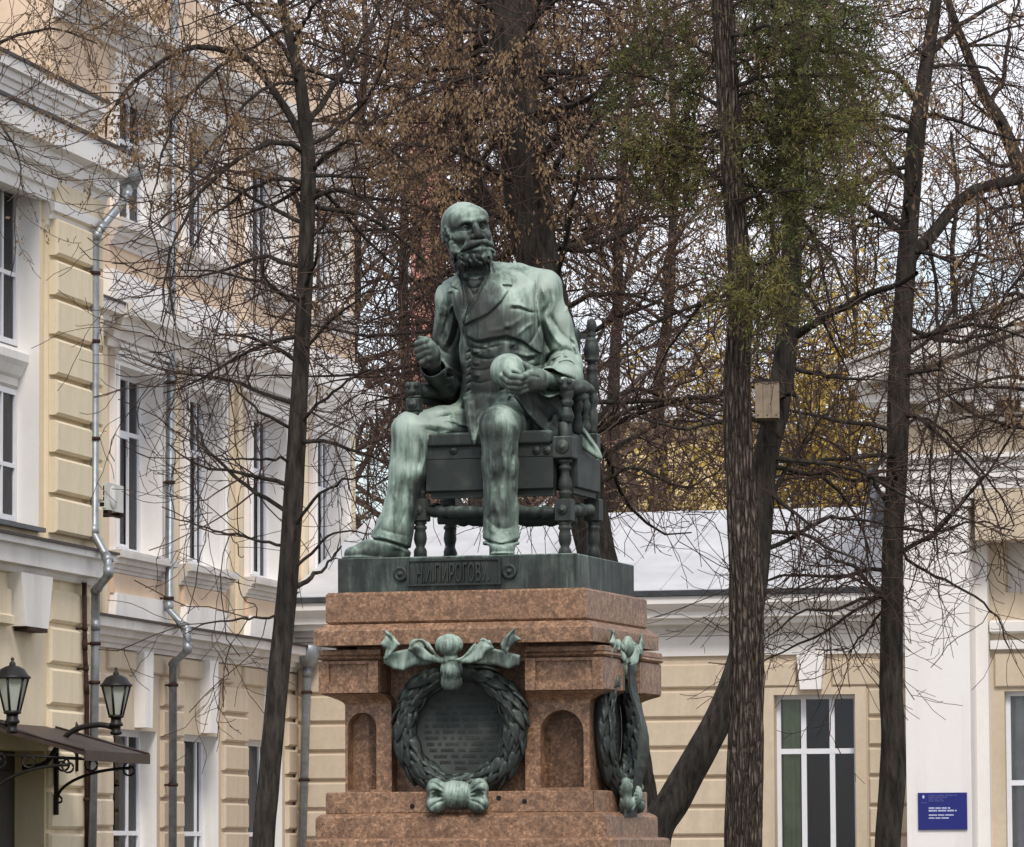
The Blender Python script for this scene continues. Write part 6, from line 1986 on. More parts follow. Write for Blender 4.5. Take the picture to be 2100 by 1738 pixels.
hcap([(-.022, .100, -.078), (0, .106, -.080), (.022, .100, -.078)], [.010, .012, .010], .005)
he((0, .076, -.101), (.046, .036, .029), .010)
he((0, .064, -.108), (.040, .032, .018), .014)
# beard and moustache strands
_rs = random.Random(5)
for i in range(40):
    u0 = 930 + i % 20 * 4.6 + _rs.uniform(-2, 2); v0 = (518 if i < 20 else 538) + _rs.uniform(-5, 5)
    F.stroke([(u0, v0), (u0 + _rs.uniform(-3, 5), v0 + 9), (u0 + _rs.uniform(-2, 8), v0 + 19)], _rs.choice((-.012, .009)), .0060, .30, .66)
for i in range(12):
    t = i / 11
    u0, v0 = 985 - 38 * t, 501 + 15 * t
    F.stroke([(u0, v0), (u0 - 8, v0 + 8)], -.008, .004, .30, .66)
    u0, v0 = 988 + 30 * t, 499 + 10 * t
    F.stroke([(u0, v0), (u0 + 6, v0 + 8)], -.008, .004, .30, .66)
for i in range(16):
    u0, v0 = 906 + _rs.uniform(0, 22), 478 + _rs.uniform(-14, 40)
    F.stroke([(u0, v0), (u0 + 2, v0 + 7), (u0 + 6, v0 + 14)], _rs.choice((-.007, .006)), .006, .40, .85)

# --- hands
def finger(pts, r0, r1, k=.006):
    n = len(pts)
    F.chain(pts, [r0 + (r1 - r0) * i / (n - 1) for i in range(n)], k, .004)
# picture left: raised fist that once held an instrument
F.chain([S3(889, 758, .50), S3(888, 744, .43)], [.044, .046], .005)
F.chain([S3(888, 744, .43), S3(884, 728, .40), S3(880, 714, .385)], [.046, .052, .044], .012, .02)
for (kx, ky), (mx, my), (tx, ty), r in (((880, 701), (856, 706), (857, 716), .0200), ((886, 710), (857, 719), (860, 728), .0205),
                                        ((889, 720), (860, 732), (864, 740), .0200), ((888, 731), (866, 744), (871, 750), .0180)):
    finger([S3(kx, ky, .395), S3((kx + mx) / 2, (ky + my) / 2 - 1, .335), S3(mx, my, .335), S3(tx + 2, ty, .375), S3(tx + 14, ty - 3, .40)], r * 1.1, r * .9)
finger([S3(884, 706, .42), S3(874, 698, .37), S3(862, 695, .345)], .023, .017)
# picture right: open hand cradling the skull
F.chain([S3(1140, 784, .54), S3(1114, 777, .44)], [.050, .046], .005)
F.chain([S3(1114, 777, .44), S3(1098, 775, .385), S3(1082, 778, .335)], [.046, .056, .046], .012, .02)
F.chain([S3(1108, 786, .42), S3(1088, 792, .36)], [.045, .045], .02)
finger([S3(1086, 768, .33), S3(1068, 775, .262), S3(1048, 773, .245), S3(1036, 763, .262)], .0225, .0165)
finger([S3(1082, 779, .325), S3(1064, 785, .262), S3(1043, 783, .250), S3(1032, 775, .270)], .0225, .0165)
finger([S3(1082, 789, .33), S3(1064, 795, .275), S3(1045, 794, .265), S3(1034, 788, .285)], .0220, .0160)
finger([S3(1084, 798, .34), S3(1068, 804, .295), S3(1051, 803, .290), S3(1041, 798, .310)], .0200, .0150)
finger([S3(1106, 768, .41), S3(1088, 757, .37), S3(1074, 749, .355), S3(1062, 748, .345)], .028, .018)
F.stroke([(1086, 772), (1096, 772), (1108, 776)], -.006, .006, .2, .5)

# small creases of the cloth
_rc = random.Random(4)
for _ in range(60):
    uu0, vv0, lx, ly, y0_, y1_ = _rc.choice([(_rc.uniform(1112, 1178), _rc.uniform(610, 740), 10, 22, .45, 1.0), (_rc.uniform(892, 930), _rc.uniform(610, 720), 5, 20, .5, 1.05),
                                  (_rc.uniform(806, 860), _rc.uniform(900, 1080), 4, 40, .15, .7), (_rc.uniform(992, 1060), _rc.uniform(880, 1080), 3, 40, .1, .55),
                                  (_rc.uniform(870, 950), _rc.uniform(850, 905), 26, 6, .3, .8), (_rc.uniform(960, 1100), _rc.uniform(710, 800), 16, 5, .42, .8), (_rc.uniform(1085, 1150), _rc.uniform(815, 880), 12, 18, .3, .9)])
    sg = _rc.choice((-1, 1))
    F.stroke([(uu0, vv0), (uu0 + lx * .5 * sg + _rc.uniform(-3, 3), vv0 + ly * .5), (uu0 + lx * sg, vv0 + ly)], _rc.choice((-.009, .008)), _rc.uniform(.006, .010), y0_, y1_)
# gentle unevenness of the cast surface
rng = np.random.default_rng(3)
for _ in range(1):
    x, y, z = F.ax[0][:, None, None], F.ax[1][None, :, None], F.ax[2][None, None, :]
    w = 0.0016 * (np.sin(23 * x + 5 * np.sin(9 * z)) * np.sin(19 * z + 3 * y) + 0.8 * np.sin(41 * x + 17 * y) * np.sin(37 * z + 8 * x))
    F.D += w.astype(np.float32)
body_me = F.mesh('figure')
# verdigris patches stored on the mesh; negatives also paint shade into arm gap and neck
PATCH = [(1140, 650, 42, .55), (1165, 720, 36, .6), (1155, 770, 40, .55), (1125, 575, 34, .45), (1070, 570, 40, .4), (1045, 600, 26, .3), (1075, 620, 26, .35),
         (905, 600, 26, .5), (903, 660, 24, .35), (935, 600, 16, .3), (955, 430, 40, .22), (985, 500, 14, .2), (985, 522, 16, .3),
         (840, 880, 40, .6), (825, 960, 40, .65), (808, 1050, 46, .7), (900, 860, 44, .4), (1026, 850, 34, .55), (1000, 1000, 26, .22), (1050, 1000, 20, .15),
         (1215, 920, 30, .3), (976, 906, 9, .3), (800, 1130, 40, .2), (1030, 1125, 26, .45), (950, 740, 12, .25), (1090, 775, 22, .15),
         (1010, 660, 44, -.42), (1040, 700, 44, -.35), (990, 760, 36, -.38), (985, 620, 30, -.25), (965, 600, 24, -.4), (1110, 840, 40, -.35), (990, 836, 40, -.6),
         (875, 725, 22, -.28), (905, 785, 26, -.4), (935, 760, 18, -.5), (980, 545, 22, -.45), (972, 488, 34, -.30), (1025, 960, 22, -.15), (925, 690, 12, -.2), (860, 1000, 14, -.2)]
vc = np.zeros(len(body_me.vertices) * 3, np.float32); body_me.vertices.foreach_get('co', vc); vc = vc.reshape(-1, 3)
uu, vv = F.uv(vc[:, 0], vc[:, 1], vc[:, 2])
pat = np.zeros(len(uu))
for (a, b, r_, w_) in PATCH:
    pat += w_ * np.exp(-((uu - a) ** 2 + (vv - b) ** 2) / (r_ * r_))
at_ = body_me.attributes.new('patina_shade', 'FLOAT', 'POINT')
at_.data.foreach_set('value', np.clip(pat, -.6, .8).astype(np.float32))
figure = link_mesh('figure', body_me, MAT['bronze'], statue)
sm = figure.modifiers.new('soften', 'SMOOTH'); sm.factor = 0.3; sm.iterations = 1
del F.D

# --- skull in the hand
SKC = S3(1043, 765, .36)
K = Sculpt(SKC - .2, SKC + .2, 0.005)
SR = rot_axes(math.radians(62), math.radians(-12), math.radians(-20))
def sp(r, f, z): return SKC + SR[0] * r + SR[1] * f + SR[2] * z
K.ell(sp(0, -.012, .012), (.092, .112, .100), SR, .02)
K.ell(sp(0, .055, -.045), (.062, .050, .062), SR, .03)
for s in (-1, 1):
    K.ell(sp(s * .034, .098, -.020), (.026, .030, .022), SR, .006, cut=True)
    K.chain([sp(s * .070, .030, -.045), sp(s * .058, .070, -.052)], [.014, .014], .014)
    K.chain([sp(s * .055, .083, .008), sp(s * .012, .098, .006)], [.010, .010], .012)
K.ell(sp(0, .108, -.055), (.013, .022, .018), SR, .005, cut=True)
K.ell(sp(0, .075, -.095), (.042, .034, .022), SR, .01)
skull = link_mesh('skull', K.mesh('skull'), MAT['bronze'])
skull.data.attributes.new('patina_shade', 'FLOAT', 'POINT').data.foreach_set('value', np.full(len(skull.data.vertices), .42, np.float32))
skull.location, skull.rotation_euler = tuple(PED.o), (0, 0, PED.rz)
tag(skull, 'bronze skull held in the open hand of the seated figure', 'skull')
# ------------------------------------------------------------------ bronze armchair with turned legs
chair = empty('armchair', tuple(PED.o), PED.rz, 'dark bronze armchair with turned legs and knobbed posts under the seated figure', 'armchair')
BD = MAT['bronzedark']
YF, YK = .47, 1.07
def cx(u, v, y): return PED.X(u, v, y)
def vz(v, y, u=1050): return PED.Z(u, v, y)
def turned(mb, u, y, prof, seg=16):
    """prof: (v, r in picture px) top down at column u"""
    vm = sum(p[0] for p in prof) / len(prof)
    x = cx(u, vm, y)
    pts = [(max(r, 0.0) * PX, vz(v, y, u)) for v, r in prof][::-1]
    mb.lathe(pts, (x, y, 0), seg)
    return x
def vblock(mb, u, y, v0, v1, r, dy=None):
    x = cx(u, (v0 + v1) / 2, y)
    q = r * PX
    worn_block(mb, x - q, x + q, y - q, y + q, vz(v1, y, u), vz(v0, y, u), 0.006)
    return x
def rosette(mb, x, y, z, r):
    mb.lathe([(0, 0), (r, 0), (r * .9, -.008), (r * .55, -.006), (r * .35, -.018), (0, -.022)], (x, y, z), 14, 'y')

BAL = [(941, 10), (944, 15), (948, 15), (950, 10), (955, 9), (958, 13), (962, 13), (965, 9), (974, 9), (985, 13), (994, 15), (1002, 14), (1006, 9), (1009, 14), (1013, 14), (1016, 10), (1024, 13)]
FOOT = [(1070, 13), (1074, 14), (1077, 10), (1081, 14), (1085, 14), (1088, 11), (1096, 13), (1106, 14), (1115, 12), (1122, 9), (1126, 12), (1131, 14), (1142, 14)]
def leg(u, y, rosettes=True, back=False):
    mb = MB()
    turned(mb, u, y, BAL)
    vblock(mb, u, y, 1024, 1070, 17)
    x = turned(mb, u, y, FOOT[:-1] + [(1150, 14)])
    if rosettes:
        rosette(mb, x, y - 17 * PX, vz(1047, y, u), .03)
    return mb.build('leg', BD, chair)
UL = {'fr': (1158.6, YF), 'br': (1216.7, YK), 'fl': (862, YF), 'bl': (923, YK)}
# every leg stands on the plinth
for k, (u, y) in UL.items():
    leg(u, y, k[0] == 'f')
# corner blocks with rosettes, arm posts
def post(u, y, front, ua):
    mb = MB()
    x = vblock(mb, u, y, 896, 941, 21)
    rosette(mb, x, y - 21 * PX, vz(918, y, u), .042)
    turned(mb, u, y, [(866, 12), (868, 15), (895, 15), (896, 15)], 4)
    turned(mb, ua, y, [(836, 9), (840, 10), (850, 14), (857, 15), (862, 11), (866, 12)])
    turned(mb, ua, y, [(796, 13), (803, 15), (812, 14), (818, 10), (823, 13), (828, 14), (834, 9), (837, 9)])
    # carved beast head on the arm end
    xa = cx(ua, 790, y)
    za = vz(790, y, ua)
    mb.lathe([(0, -.045), (.03, -.042), (.043, -.02), (.045, .0), (.038, .025), (.02, .038), (0, .04)], (xa, y - .01, za), 14)
    for sx in (-1, 1):
        mb.lathe([(0, -.018), (.014, -.012), (.016, 0), (.012, .012), (0, .018)], (xa + sx * .025, y - .045, za + .016), 8)
    mb.lathe([(0, -.02), (.018, -.012), (.02, 0), (0, .02)], (xa, y - .05, za - .012), 10)
    return mb.build('arm_post', BD, chair), x
_, xfr = post(1158.6, YF, True, 1163)
# picture left post: its lower part is hidden behind the leg of the figure
mb = MB()
ya = .40
x = vblock(mb, 850, ya, 818, 844, 14.5)
rosette(mb, x, ya - 14.5 * PX, vz(831, ya, 850), .030)
worn_block(mb, x - .033, x + .033, ya - .033, ya + .033, vz(856, ya, 850), vz(845, ya, 850), .006)
turned(mb, 851, ya, [(812, 13), (815, 15), (818, 13)])
za = vz(799, ya, 850)
mb.lathe([(0, -.045), (.036, -.042), (.046, -.02), (.048, .0), (.046, .025), (.034, .040), (0, .044)], (x, ya, za), 14)
for sx in (-1, 1):
    mb.lathe([(0, -.02), (.016, -.012), (.019, 0), (.013, .014), (0, .02)], (x + sx * .026, ya - .040, za + .022), 8)
mb.lathe([(0, -.024), (.02, -.012), (.022, 0), (0, .022)], (x, ya - .046, za - .014), 10)
mb.tube([(x, ya, vz(855, ya, 850)), (x + .02, ya + .05, vz(880, ya, 850)), (cx(862, 900, YF), YF, vz(905, YF, 862))], [.03, .034, .036], 10)
vblock(mb, 862, YF, 896, 941, 18)
mb.build('arm_post', BD, chair)
xal, zal = x, za

# back posts with knobs
def back_post(u, v_shift=0):
    mb = MB()
    x = vblock(mb, u, YK, 890, 941, 15)
    turned(mb, u, YK, [(653, 0.5), (655, 5), (659, 8.5), (666, 11), (673, 11), (679, 8), (682, 6), (686, 8), (690, 8), (692, 6), (695, 11), (699, 13),
                       (703, 12), (706, 15), (716, 17), (728, 17), (735, 14), (737, 16), (741, 16), (744, 10), (752, 9), (757, 13), (761, 13),
                       (764, 11), (772, 13), (782, 15), (800, 14), (806, 9), (812, 13), (826, 14), (838, 9), (846, 12), (870, 13), (882, 9), (891, 12)])
    return mb.build('back_post', BD, chair), x
pr, xbr = back_post(1213.5)
pl, xbl = back_post(924)

# padded back
def pad_box(mb, x0, x1, y0, y1, z0, z1, b):
    n = 5
    vs, fs = [], []
    rings = []
    for (yy, e) in ((y0 + b * .0, b * .6), (y0 + b * .1, b * .3), (y0 + b * .35, b * .1), (y0 + b, 0), (y1 - b, 0), (y1, b * .6)):
        k = len(vs)
        q = []
        for (cxx, czz, a0) in ((x1 - e - b, z1 - e - b, 0), (x0 + e + b, z1 - e - b, 90), (x0 + e + b, z0 + e + b, 180), (x1 - e - b, z0 + e + b, 270)):
            for i in range(n):
                a = math.radians(a0 + 90 * i / (n - 1))
                q.append((cxx + b * math.cos(a), yy, czz + b * math.sin(a)))
        vs += q
    m = 4 * n
    for i in range(5):
        for k in range(m):
            fs.append((i * m + k, i * m + (k + 1) % m, (i + 1) * m + (k + 1) % m, (i + 1) * m + k))
    fs += [tuple(range(m))[::-1], tuple(range(5 * m, 6 * m))]
    mb.add(vs, fs[:-2], True); mb.add(vs[:m], [tuple(range(m))[::-1]]); mb.add(vs[5 * m:], [tuple(range(m))])
mb = MB()
pad_box(mb, xbl + .05, cx(1191, 720, YK - .03), YK - .085, YK - .005, vz(884, YK, 1100), vz(674, YK, 1180), .03)
mb.build('backrest', BD, chair)
mb = MB()
mb.box(xbl + .02, xbr - .02, YK - .004, YK + .03, vz(700, YK), vz(690, YK))
mb.box(xbl + .02, xbr - .02, YK - .004, YK + .03, vz(886, YK), vz(870, YK))
mb.build('back_rail', BD, chair)

# arms: padded tops running back from the carved ends
def arm(xa, za, y0, xb, zb, w=.078):
    n = 14
    pts = []
    mb = MB()
    sec = [(math.cos(t) * w, math.sin(t) * (w * .72 if math.sin(t) > 0 else w * .42)) for t in np.linspace(0, 2 * math.pi, 14, endpoint=False)]
    vs, fs = [], []
    for i in range(n):
        t = i / (n - 1)
        y = y0 + (YK - .05 - y0) * t
        x = xa + (xb - xa) * t
        z = za + (zb - za) * t + .012 * math.sin(math.pi * t)
        k = .75 + .25 * math.sin(math.pi * min(1, t * 1.4 + .12))
        vs += [(x + sx * k, y, z + sz * k) for sx, sz in sec]
    m = len(sec)
    for i in range(n - 1):
        for k in range(m):
            fs.append((i * m + k, i * m + (k + 1) % m, (i + 1) * m + (k + 1) % m, (i + 1) * m + k))
    fs += [tuple(range(m))[::-1], tuple(range((n - 1) * m, n * m))]
    mb.add(vs, fs, True)
    o = mb.build('arm_rest', BD, chair)
    # fringe of nails and rail below
    m2 = MB()
    a, b = (xa, y0 + .05, za - .035), (xb, YK - .05, zb - .035)
    m2.tube([a, ((a[0] + b[0]) / 2, (a[1] + b[1]) / 2, (a[2] + b[2]) / 2), b], .026, 8)
    m2.build('arm_rail', BD, chair)
    return o
xar = cx(1165, 792, YF)
arm(xar + .03, vz(800, YF, 1165), YF + .03, cx(1206, 800, YK), vz(803, YK, 1208))
arm(xal, zal - .01, ya + .03, xbl, zal - .02)
# turned spindles under the far arm
for t in (.38, .70):
    y = YF + (YK - YF) * t
    x = xar + (xbr - xar) * t
    mb = MB()
    z1, z0 = vz(812, y), vz(897, y)
    hh = z1 - z0
    mb.lathe([(.016, z0), (.030, z0 + .1 * hh), (.038, z0 + .22 * hh), (.024, z0 + .38 * hh), (.030, z0 + .42 * hh), (.018, z0 + .5 * hh), (.030, z0 + .58 * hh), (.036, z0 + .74 * hh), (.020, z0 + .9 * hh), (.024, z1)], (x, y, 0), 12)
    mb.build('spindle', BD, chair)

# seat: cushion, rail, aprons
xfl = cx(862, 918, YF)
zs1, zs0 = vz(893, YF, 1100), vz(941, YF, 1100)
mb = MB()
pad_box(mb, xfl + .03, xfr - .06, YF - .07, YK - .03, vz(914, YF), vz(886, YF), .022)
mb.build('seat_cushion', BD, chair)
mb = MB()
worn_block(mb, xfl + .055, xfr - .062, YF - .045, YF + .03, zs0 + .004, vz(913, YF), .006)
mb.box(xfr - .02, xfr + .028, YF + .062, YK - .05, vz(940, .75), vz(900, .75))
mb.box(xfl - .028, xfl + .02, YF + .062, YK - .05, vz(940, .75), vz(900, .75))
mb.build('seat_rail', BD, chair)
for (u, k) in ((930, 0), (990, 0), (1100, 0), (1122, 0)):
    m2 = MB(); rosette(m2, cx(u, 922, YF - .045), YF - .045, vz(924, YF - .045, u), .026); m2.build('rosette', BD, chair)
mb = MB()
ya0 = YF - .055
worn_block(mb, cx(874, 970, ya0), cx(1134, 970, ya0), ya0, ya0 + .03, vz(1004, ya0), vz(939, ya0), .005)
mb.box(cx(880, 1000, ya0), cx(1134, 1000, ya0), ya0 + .032, ya0 + .075, vz(1018, ya0), vz(944, ya0))  # dark inner board stands in for the shade below the apron
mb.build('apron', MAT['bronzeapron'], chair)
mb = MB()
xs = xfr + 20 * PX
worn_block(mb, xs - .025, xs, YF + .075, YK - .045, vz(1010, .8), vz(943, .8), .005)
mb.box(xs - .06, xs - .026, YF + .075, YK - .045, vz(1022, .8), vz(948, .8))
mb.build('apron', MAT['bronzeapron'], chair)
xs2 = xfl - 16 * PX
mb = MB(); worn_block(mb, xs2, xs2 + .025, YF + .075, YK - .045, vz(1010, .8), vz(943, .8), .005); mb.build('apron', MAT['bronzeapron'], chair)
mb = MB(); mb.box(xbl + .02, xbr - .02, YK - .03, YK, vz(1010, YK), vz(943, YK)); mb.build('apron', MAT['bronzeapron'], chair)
mb = MB(); mb.box(xfl + .02, xfr - .02, YF + .04, YK - .035, vz(952, .8), vz(942, .8)); mb.build('seat_base', BD, chair)

# turned stretchers
def stretcher(p, q, rr=1.0):
    p, q = np.array(p, float), np.array(q, float)
    L_ = np.linalg.norm(q - p)
    d = (q - p) / L_
    a = np.cross(d, [0, 0, 1.0]); a /= np.linalg.norm(a)
    M3 = np.stack([a, np.cross(d, a), d], 1)
    base = [(.0, 9), (.05, 9), (.08, 13), (.11, 13), (.13, 9), (.16, 12), (.19, 13), (.22, 10), (.25, 12), (.36, 13), (.42, 9), (.45, 13), (.47, 16), (.53, 16), (.55, 13), (.58, 9),
            (.64, 13), (.75, 12), (.78, 10), (.81, 13), (.84, 12), (.87, 9), (.89, 13), (.92, 13), (.95, 9), (1, 9)]
    mb = MB()
    mb.lathe([(r * PX * rr, t * L_) for t, r in base], tuple(p), 12, 'z', True, M3)
    return mb.build('stretcher', BD, chair)
def lp(k, v): u, y = UL[k]; return np.array([cx(u, 1047, y), y, vz(v, y, u)])
e = np.array([.045, 0, 0]); g = np.array([0, .045, 0])
stretcher(lp('fl', 1050) + e, lp('fr', 1050) - e)
stretcher(lp('bl', 1052) + e, lp('br', 1052) - e)
stretcher(lp('fr', 1047) + g, lp('br', 1047) - g)
stretcher(lp('fl', 1047) + g, lp('bl', 1047) - g)
mid0 = (lp('fl', 1066) + lp('bl', 1066)) / 2; mid1 = (lp('fr', 1066) + lp('br', 1066)) / 2
stretcher(mid0 + [0.02, 0, 0], mid1 - [0.02, 0, 0], 1.2)
# ------------------------------------------------------------------ bronze wreaths with ribbon bows
WXC, WZC = PED.px(943, 1496, .12)
WR, WT, WY = .325, .060, .125          # ring radius, tube radius, plane of the ring
WO = np.array([WXC, 0, 0])

def ell_leaf():
    """laurel leaf, base at origin, pointing +x, arched, thick"""
    n, vs, fs = 6, [], []
    for i in range(n):
        t = i / (n - 1)
        w = .030 * math.sin(math.pi * (0.12 + .86 * t) ** .8) + .001
        x = .145 * t
        z = .018 * math.sin(math.pi * t) - .006 * t
        vs += [(x, -w, z - .004), (x, -w * .45, z + .003), (x, 0, z - .0015), (x, w * .45, z + .003), (x, w, z - .004), (x, 0, z - .016)]
    for i in range(n - 1):
        for k in range(6):
            k2 = (k + 1) % 6
            fs.append((i * 6 + k, i * 6 + k2, (i + 1) * 6 + k2, (i + 1) * 6 + k))
    fs += [tuple(range(6))[::-1], tuple(range((n - 1) * 6, n * 6))]
    mb = MB(); mb.add(vs, fs, True)
    return mb.mesh('leaf')
LEAF = ell_leaf()
LEAF.materials.append(MAT['bronzedark'])

wreath = empty('wreath', tuple(PED.world(WO)), PED.rz, 'round bronze wreath with inscribed disc on the front face of the pedestal', 'wreath', 'bronze wreaths on the pedestal')
# ring core
vs, fs = [], []
for i in range(64):
    a = 2 * math.pi * i / 64
    for k in range(12):
        b = 2 * math.pi * k / 12
        r = WR + WT * .86 * math.cos(b)
        vs.append((r * math.sin(a), WY + WT * .86 * math.sin(b), WZC + r * math.cos(a)))
for i in range(64):
    for k in range(12):
        fs.append((i * 12 + k, i * 12 + (k + 1) % 12, ((i + 1) % 64) * 12 + (k + 1) % 12, ((i + 1) % 64) * 12 + k))
mb = MB(); mb.add(vs, fs, True); mb.build('ring', MAT['bronzedark'], wreath)
_rw = random.Random(8)
nst = 13
for side in (-1, 1):
    for i in range(nst):
        th = math.radians(14 + (166 - 14) * i / (nst - 1))
        for j in range(5):
            ph = math.radians(-72 + 36 * j + (18 if i % 2 else 0) - 9)
            th2 = th + math.radians(_rw.uniform(-2.5, 2.5)) + (.05 if j % 2 else 0)
            sn, cs = math.sin(th2) * side, math.cos(th2)
            rad = np.array([sn, 0, cs])
            tan = np.array([math.cos(th2) * side, 0, -math.sin(th2)])
            nrm = np.array([0, -1.0, 0]) * math.cos(ph) + rad * math.sin(ph)
            base = np.array([0, WY, WZC]) + rad * WR + nrm * WT * .74
            lean = nrm * _rw.uniform(.05, .24) + (np.cross(nrm, tan)) * _rw.uniform(-.15, .15) - rad * (_rw.uniform(.0, .22) - .05 * math.sin(ph))
            ax = tan + lean; ax /= np.linalg.norm(ax)
            zz = nrm - ax * np.dot(nrm, ax); zz /= np.linalg.norm(zz)
            yy = np.cross(zz, ax)
            o = link_mesh('leaf', LEAF, None, wreath)
            s = _rw.uniform(.92, 1.22)
            Mx = Matrix.Identity(4)
            for q in range(3):
                Mx[q][0], Mx[q][1], Mx[q][2], Mx[q][3] = ax[q] * s, yy[q] * s, zz[q] * s, base[q]
            o.matrix_local = Mx
# disc with rows of worn relief
mb = MB()
mb.lathe([(0, .245), (.285, .245), (.285, .172), (.270, .165), (.262, .176), (0, .176)], (0, 0, WZC), 48, 'y')
mb.v = [(x, y, z) for x, y, z in mb.v]
disc = mb.build('disc', MAT['bronzedisc'], wreath)
mb = MB()
for r in range(13):
    zz = WZC + .195 - r * .0345
    half = math.sqrt(max(0, .235 ** 2 - (zz - WZC) ** 2)) - .01
    if r in (0, 12): half *= .6
    x = -half
    while x < half - .012:
        w = _rw.choice((.03, .05, .07, .09))
        w = min(w, half - x)
        k = max(1, int(w / .0115))
        for i in range(k):
            mb.box(x + i * .0115, x + i * .0115 + .0075, .1730, .177, zz - .008, zz + .008)
            if i < k - 1 and _rw.random() < .7:
                q = _rw.choice((-.007, 0, .007))
                mb.box(x + i * .0115 + .0075, x + i * .0115 + .0115, .1735, .177, zz + q - .002, zz + q + .002)
        x += w + .015
inscr = mb.build('inscription', MAT['bronzedisc2'], disc)
tag(inscr, kind='stuff')

# ribbon bows, sculpted like the figure
def C2(pts): return [(625 + x * .3638, 1111 + y * .3638) for x, y in pts]
def shift(me):
    co = np.zeros(len(me.vertices) * 3, np.float32); me.vertices.foreach_get('co', co)
    co = co.reshape(-1, 3) - np.array([WXC, 0, 0], np.float32)
    me.vertices.foreach_set('co', co.ravel()); me.update()
    return me
F_main = F
a = PED.P(768, 1410, -.1); b = PED.P(1080, 1282, .1)
B = Sculpt((a[0] - .03, -.19, a[2] - .02), (b[0] + .04, .10, b[2] + .02), .0048)
for poly, y0, amp, per in ((C2([(575, 612), (610, 560), (660, 543), (705, 570), (735, 620), (770, 650), (830, 665), (800, 690), (700, 684), (640, 655), (600, 628)]), -.095, .030, 34),
                           (C2([(1072, 606), (1050, 555), (1000, 546), (950, 575), (918, 622), (880, 650), (830, 665), (860, 690), (935, 690), (1000, 668), (1020, 630)]), -.095, .030, 34),
                           (C2([(418, 578), (446, 548), (450, 493), (492, 520), (542, 580), (500, 622), (462, 672), (443, 665), (456, 606)]), -.098, .016, 22),
                           (C2([(1100, 580), (1130, 530), (1187, 478), (1192, 525), (1226, 552), (1190, 575), (1160, 602), (1136, 642), (1110, 610)]), -.098, .016, 22),
                           (C2([(440, 650), (490, 622), (590, 600), (680, 640), (760, 668), (700, 700), (620, 705), (560, 732), (500, 722), (450, 690)]), -.045, .026, 44),
                           (C2([(1060, 600), (1110, 610), (1218, 640), (1212, 700), (1150, 722), (1080, 700), (960, 690), (900, 668), (990, 640)]), -.045, .026, 44)):
    B.sheet(poly, (lambda U, V, y0=y0, amp=amp, per=per: y0 + amp * np.sin(U / per * 2 * math.pi / 1.6 + V / 17) * .6), .013, -.18, .09, .006)
for s in (-1, 1):
    B.cap(PED.P(921 + s * 32, 1352, -.05), PED.P(921 + s * 70, 1322, -.09), .016, .030, .02)
B.ell(PED.P(921, 1323, -.105), (.082, .050, .064), None, .02)
B.chain([PED.P(925, 1350, -.075), PED.P(926, 1372, -.045), PED.P(926, 1398, .005)], [.040, .060, .062], .01)
for i in range(7):
    x = 898 + i * 7.6
    B.stroke([(921 + (x - 921) * .5, 1302), (x, 1322), (921 + (x - 921) * .7, 1345)], -.010, .006, -.19, .0)
    x = 908 + i * 6
    B.stroke([(921 + (x - 921) * .6, 1353), (x, 1375), (x, 1402)], -.010, .006, -.19, .06)
for pts in (C2([(590, 600), (640, 575), (700, 620), (760, 665)]), C2([(1060, 590), (1000, 575), (940, 630), (880, 672)]), C2([(450, 520), (490, 570), (470, 640)]), C2([(1180, 500), (1150, 560), (1135, 620)]),
            C2([(610, 570), (660, 570), (720, 640)]), C2([(1040, 565), (980, 570), (930, 640)])):
    B.stroke(pts, -.010, .008, -.19, .05)
bow = link_mesh('bow', shift(B.mesh('bow')), MAT['bronze'], wreath)
a = PED.P(872, 1674, -.02); b = PED.P(1004, 1594, .1)
B = Sculpt((a[0] - .03, -.08, a[2] - .02), (b[0] + .03, .13, b[2] + .03), .0048)
B.chain([PED.P(930, 1630, .035), PED.P(946, 1632, .035)], [.082, .082], .02)
for s in (-1, 1):
    B.ell(PED.P(938 + s * 45, 1618, .030), (.052, .055, .060), None, .03)
    B.ell(PED.P(938 + s * 44, 1650, .020), (.058, .055, .054), None, .03)
    B.ell(PED.P(938 + s * 44, 1630, -.02), (.026, .04, .016), None, .012, cut=True)
for i in range(7):
    x = 918 + i * 7
    B.stroke([(x + 4, 1600), (x, 1630), (x - 3, 1664)], -.010, .006, -.08, .06)
for s in (-1, 1):
    for i in range(4):
        B.stroke([(938 + s * 26, 1632 + (i - 1.5) * 6), (938 + s * 46, 1628 + (i - 1.5) * 14), (938 + s * 58, 1634 + (i - 1.5) * 18)], -.009, .006, -.08, .06)
link_mesh('bow', shift(B.mesh('bow')), MAT['bronze'], wreath)

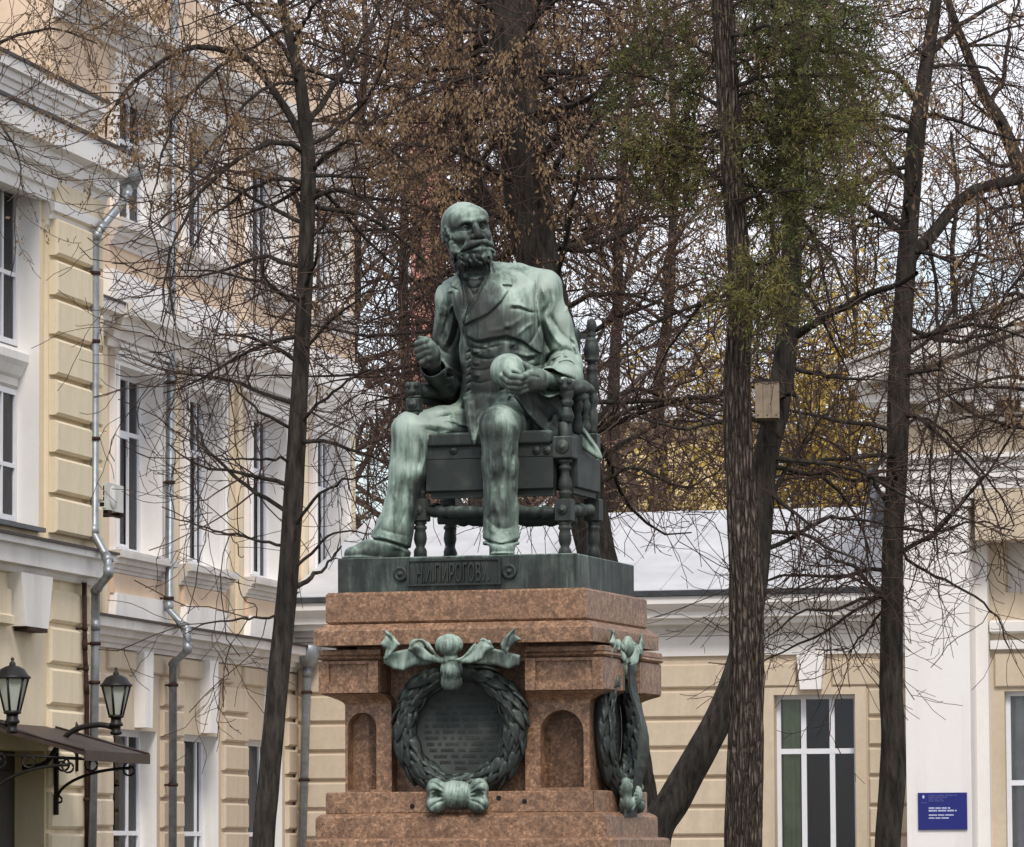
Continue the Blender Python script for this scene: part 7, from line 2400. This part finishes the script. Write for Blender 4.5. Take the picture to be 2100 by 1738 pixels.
# hanging sash with marks, as on the side wreath
def set_out(r, d):
    first = True
    for c in r.children:
        if c.name.split('.')[0] == 'bow' and first:
            first = False; continue
        c.location.y -= d
def copy_tree(src, label=None):
    r = src.copy(); COL.objects.link(r)
    if label: r['label'] = label
    for ch in list(src.children):
        c = ch.copy(); COL.objects.link(c); c.parent = r
        for g in list(ch.children):
            d = g.copy(); COL.objects.link(d); d.parent = c
    return r
yc = side_y(1264, xr + .02, 1500)
w2 = copy_tree(wreath, 'bronze wreath with a hanging ribbon on the right hand side face of the pedestal')
set_out(w2, .15)
w2.location = tuple(PED.world((XR, yc, 0))); w2.rotation_euler = (0, 0, PED.rz + math.pi / 2); w2.scale = (.86, .84, 1)
# ribbon sash on the side wreath: from the knot down across the ring
vs, fs = [], []
n = 16
for i in range(n):
    t = i / (n - 1)
    z = WZC + .36 - .86 * t
    xx = -.02 + .05 * math.sin(2.6 * t) - .05 * t
    y = .02 - .06 * math.sin(math.pi * t) + .02 * math.sin(9 * t)
    w = .055 + .07 * t
    vs += [(xx - w, y + .01 * math.sin(14 * t), z), (xx + w, y, z), (xx + w, y + .018, z), (xx - w, y + .018 + .01 * math.sin(14 * t), z)]
for i in range(n - 1):
    for k in range(4):
        fs.append((i * 4 + k, i * 4 + (k + 1) % 4, i * 4 + 4 + (k + 1) % 4, i * 4 + 4 + k))
fs += [(3, 2, 1, 0), ((n - 1) * 4, (n - 1) * 4 + 1, (n - 1) * 4 + 2, (n - 1) * 4 + 3)]
mb = MB(); mb.add(vs, fs, False)
sash = mb.build('sash', MAT['bronzedark'], w2); sash.location.y = -.17
for m_ in bpy.data.meshes:
    if m_.name.split('.')[0] == 'bow': m_.attributes.new('patina_shade', 'FLOAT', 'POINT').data.foreach_set('value', np.full(len(m_.vertices), .22, np.float32))
w3 = copy_tree(wreath, 'bronze wreath on the far left side face of the pedestal, seen edge on')
set_out(w3, .06)
w3.location = tuple(PED.world((XL + .04, yc + .22, 0))); w3.rotation_euler = (0, 0, PED.rz - math.pi / 2)
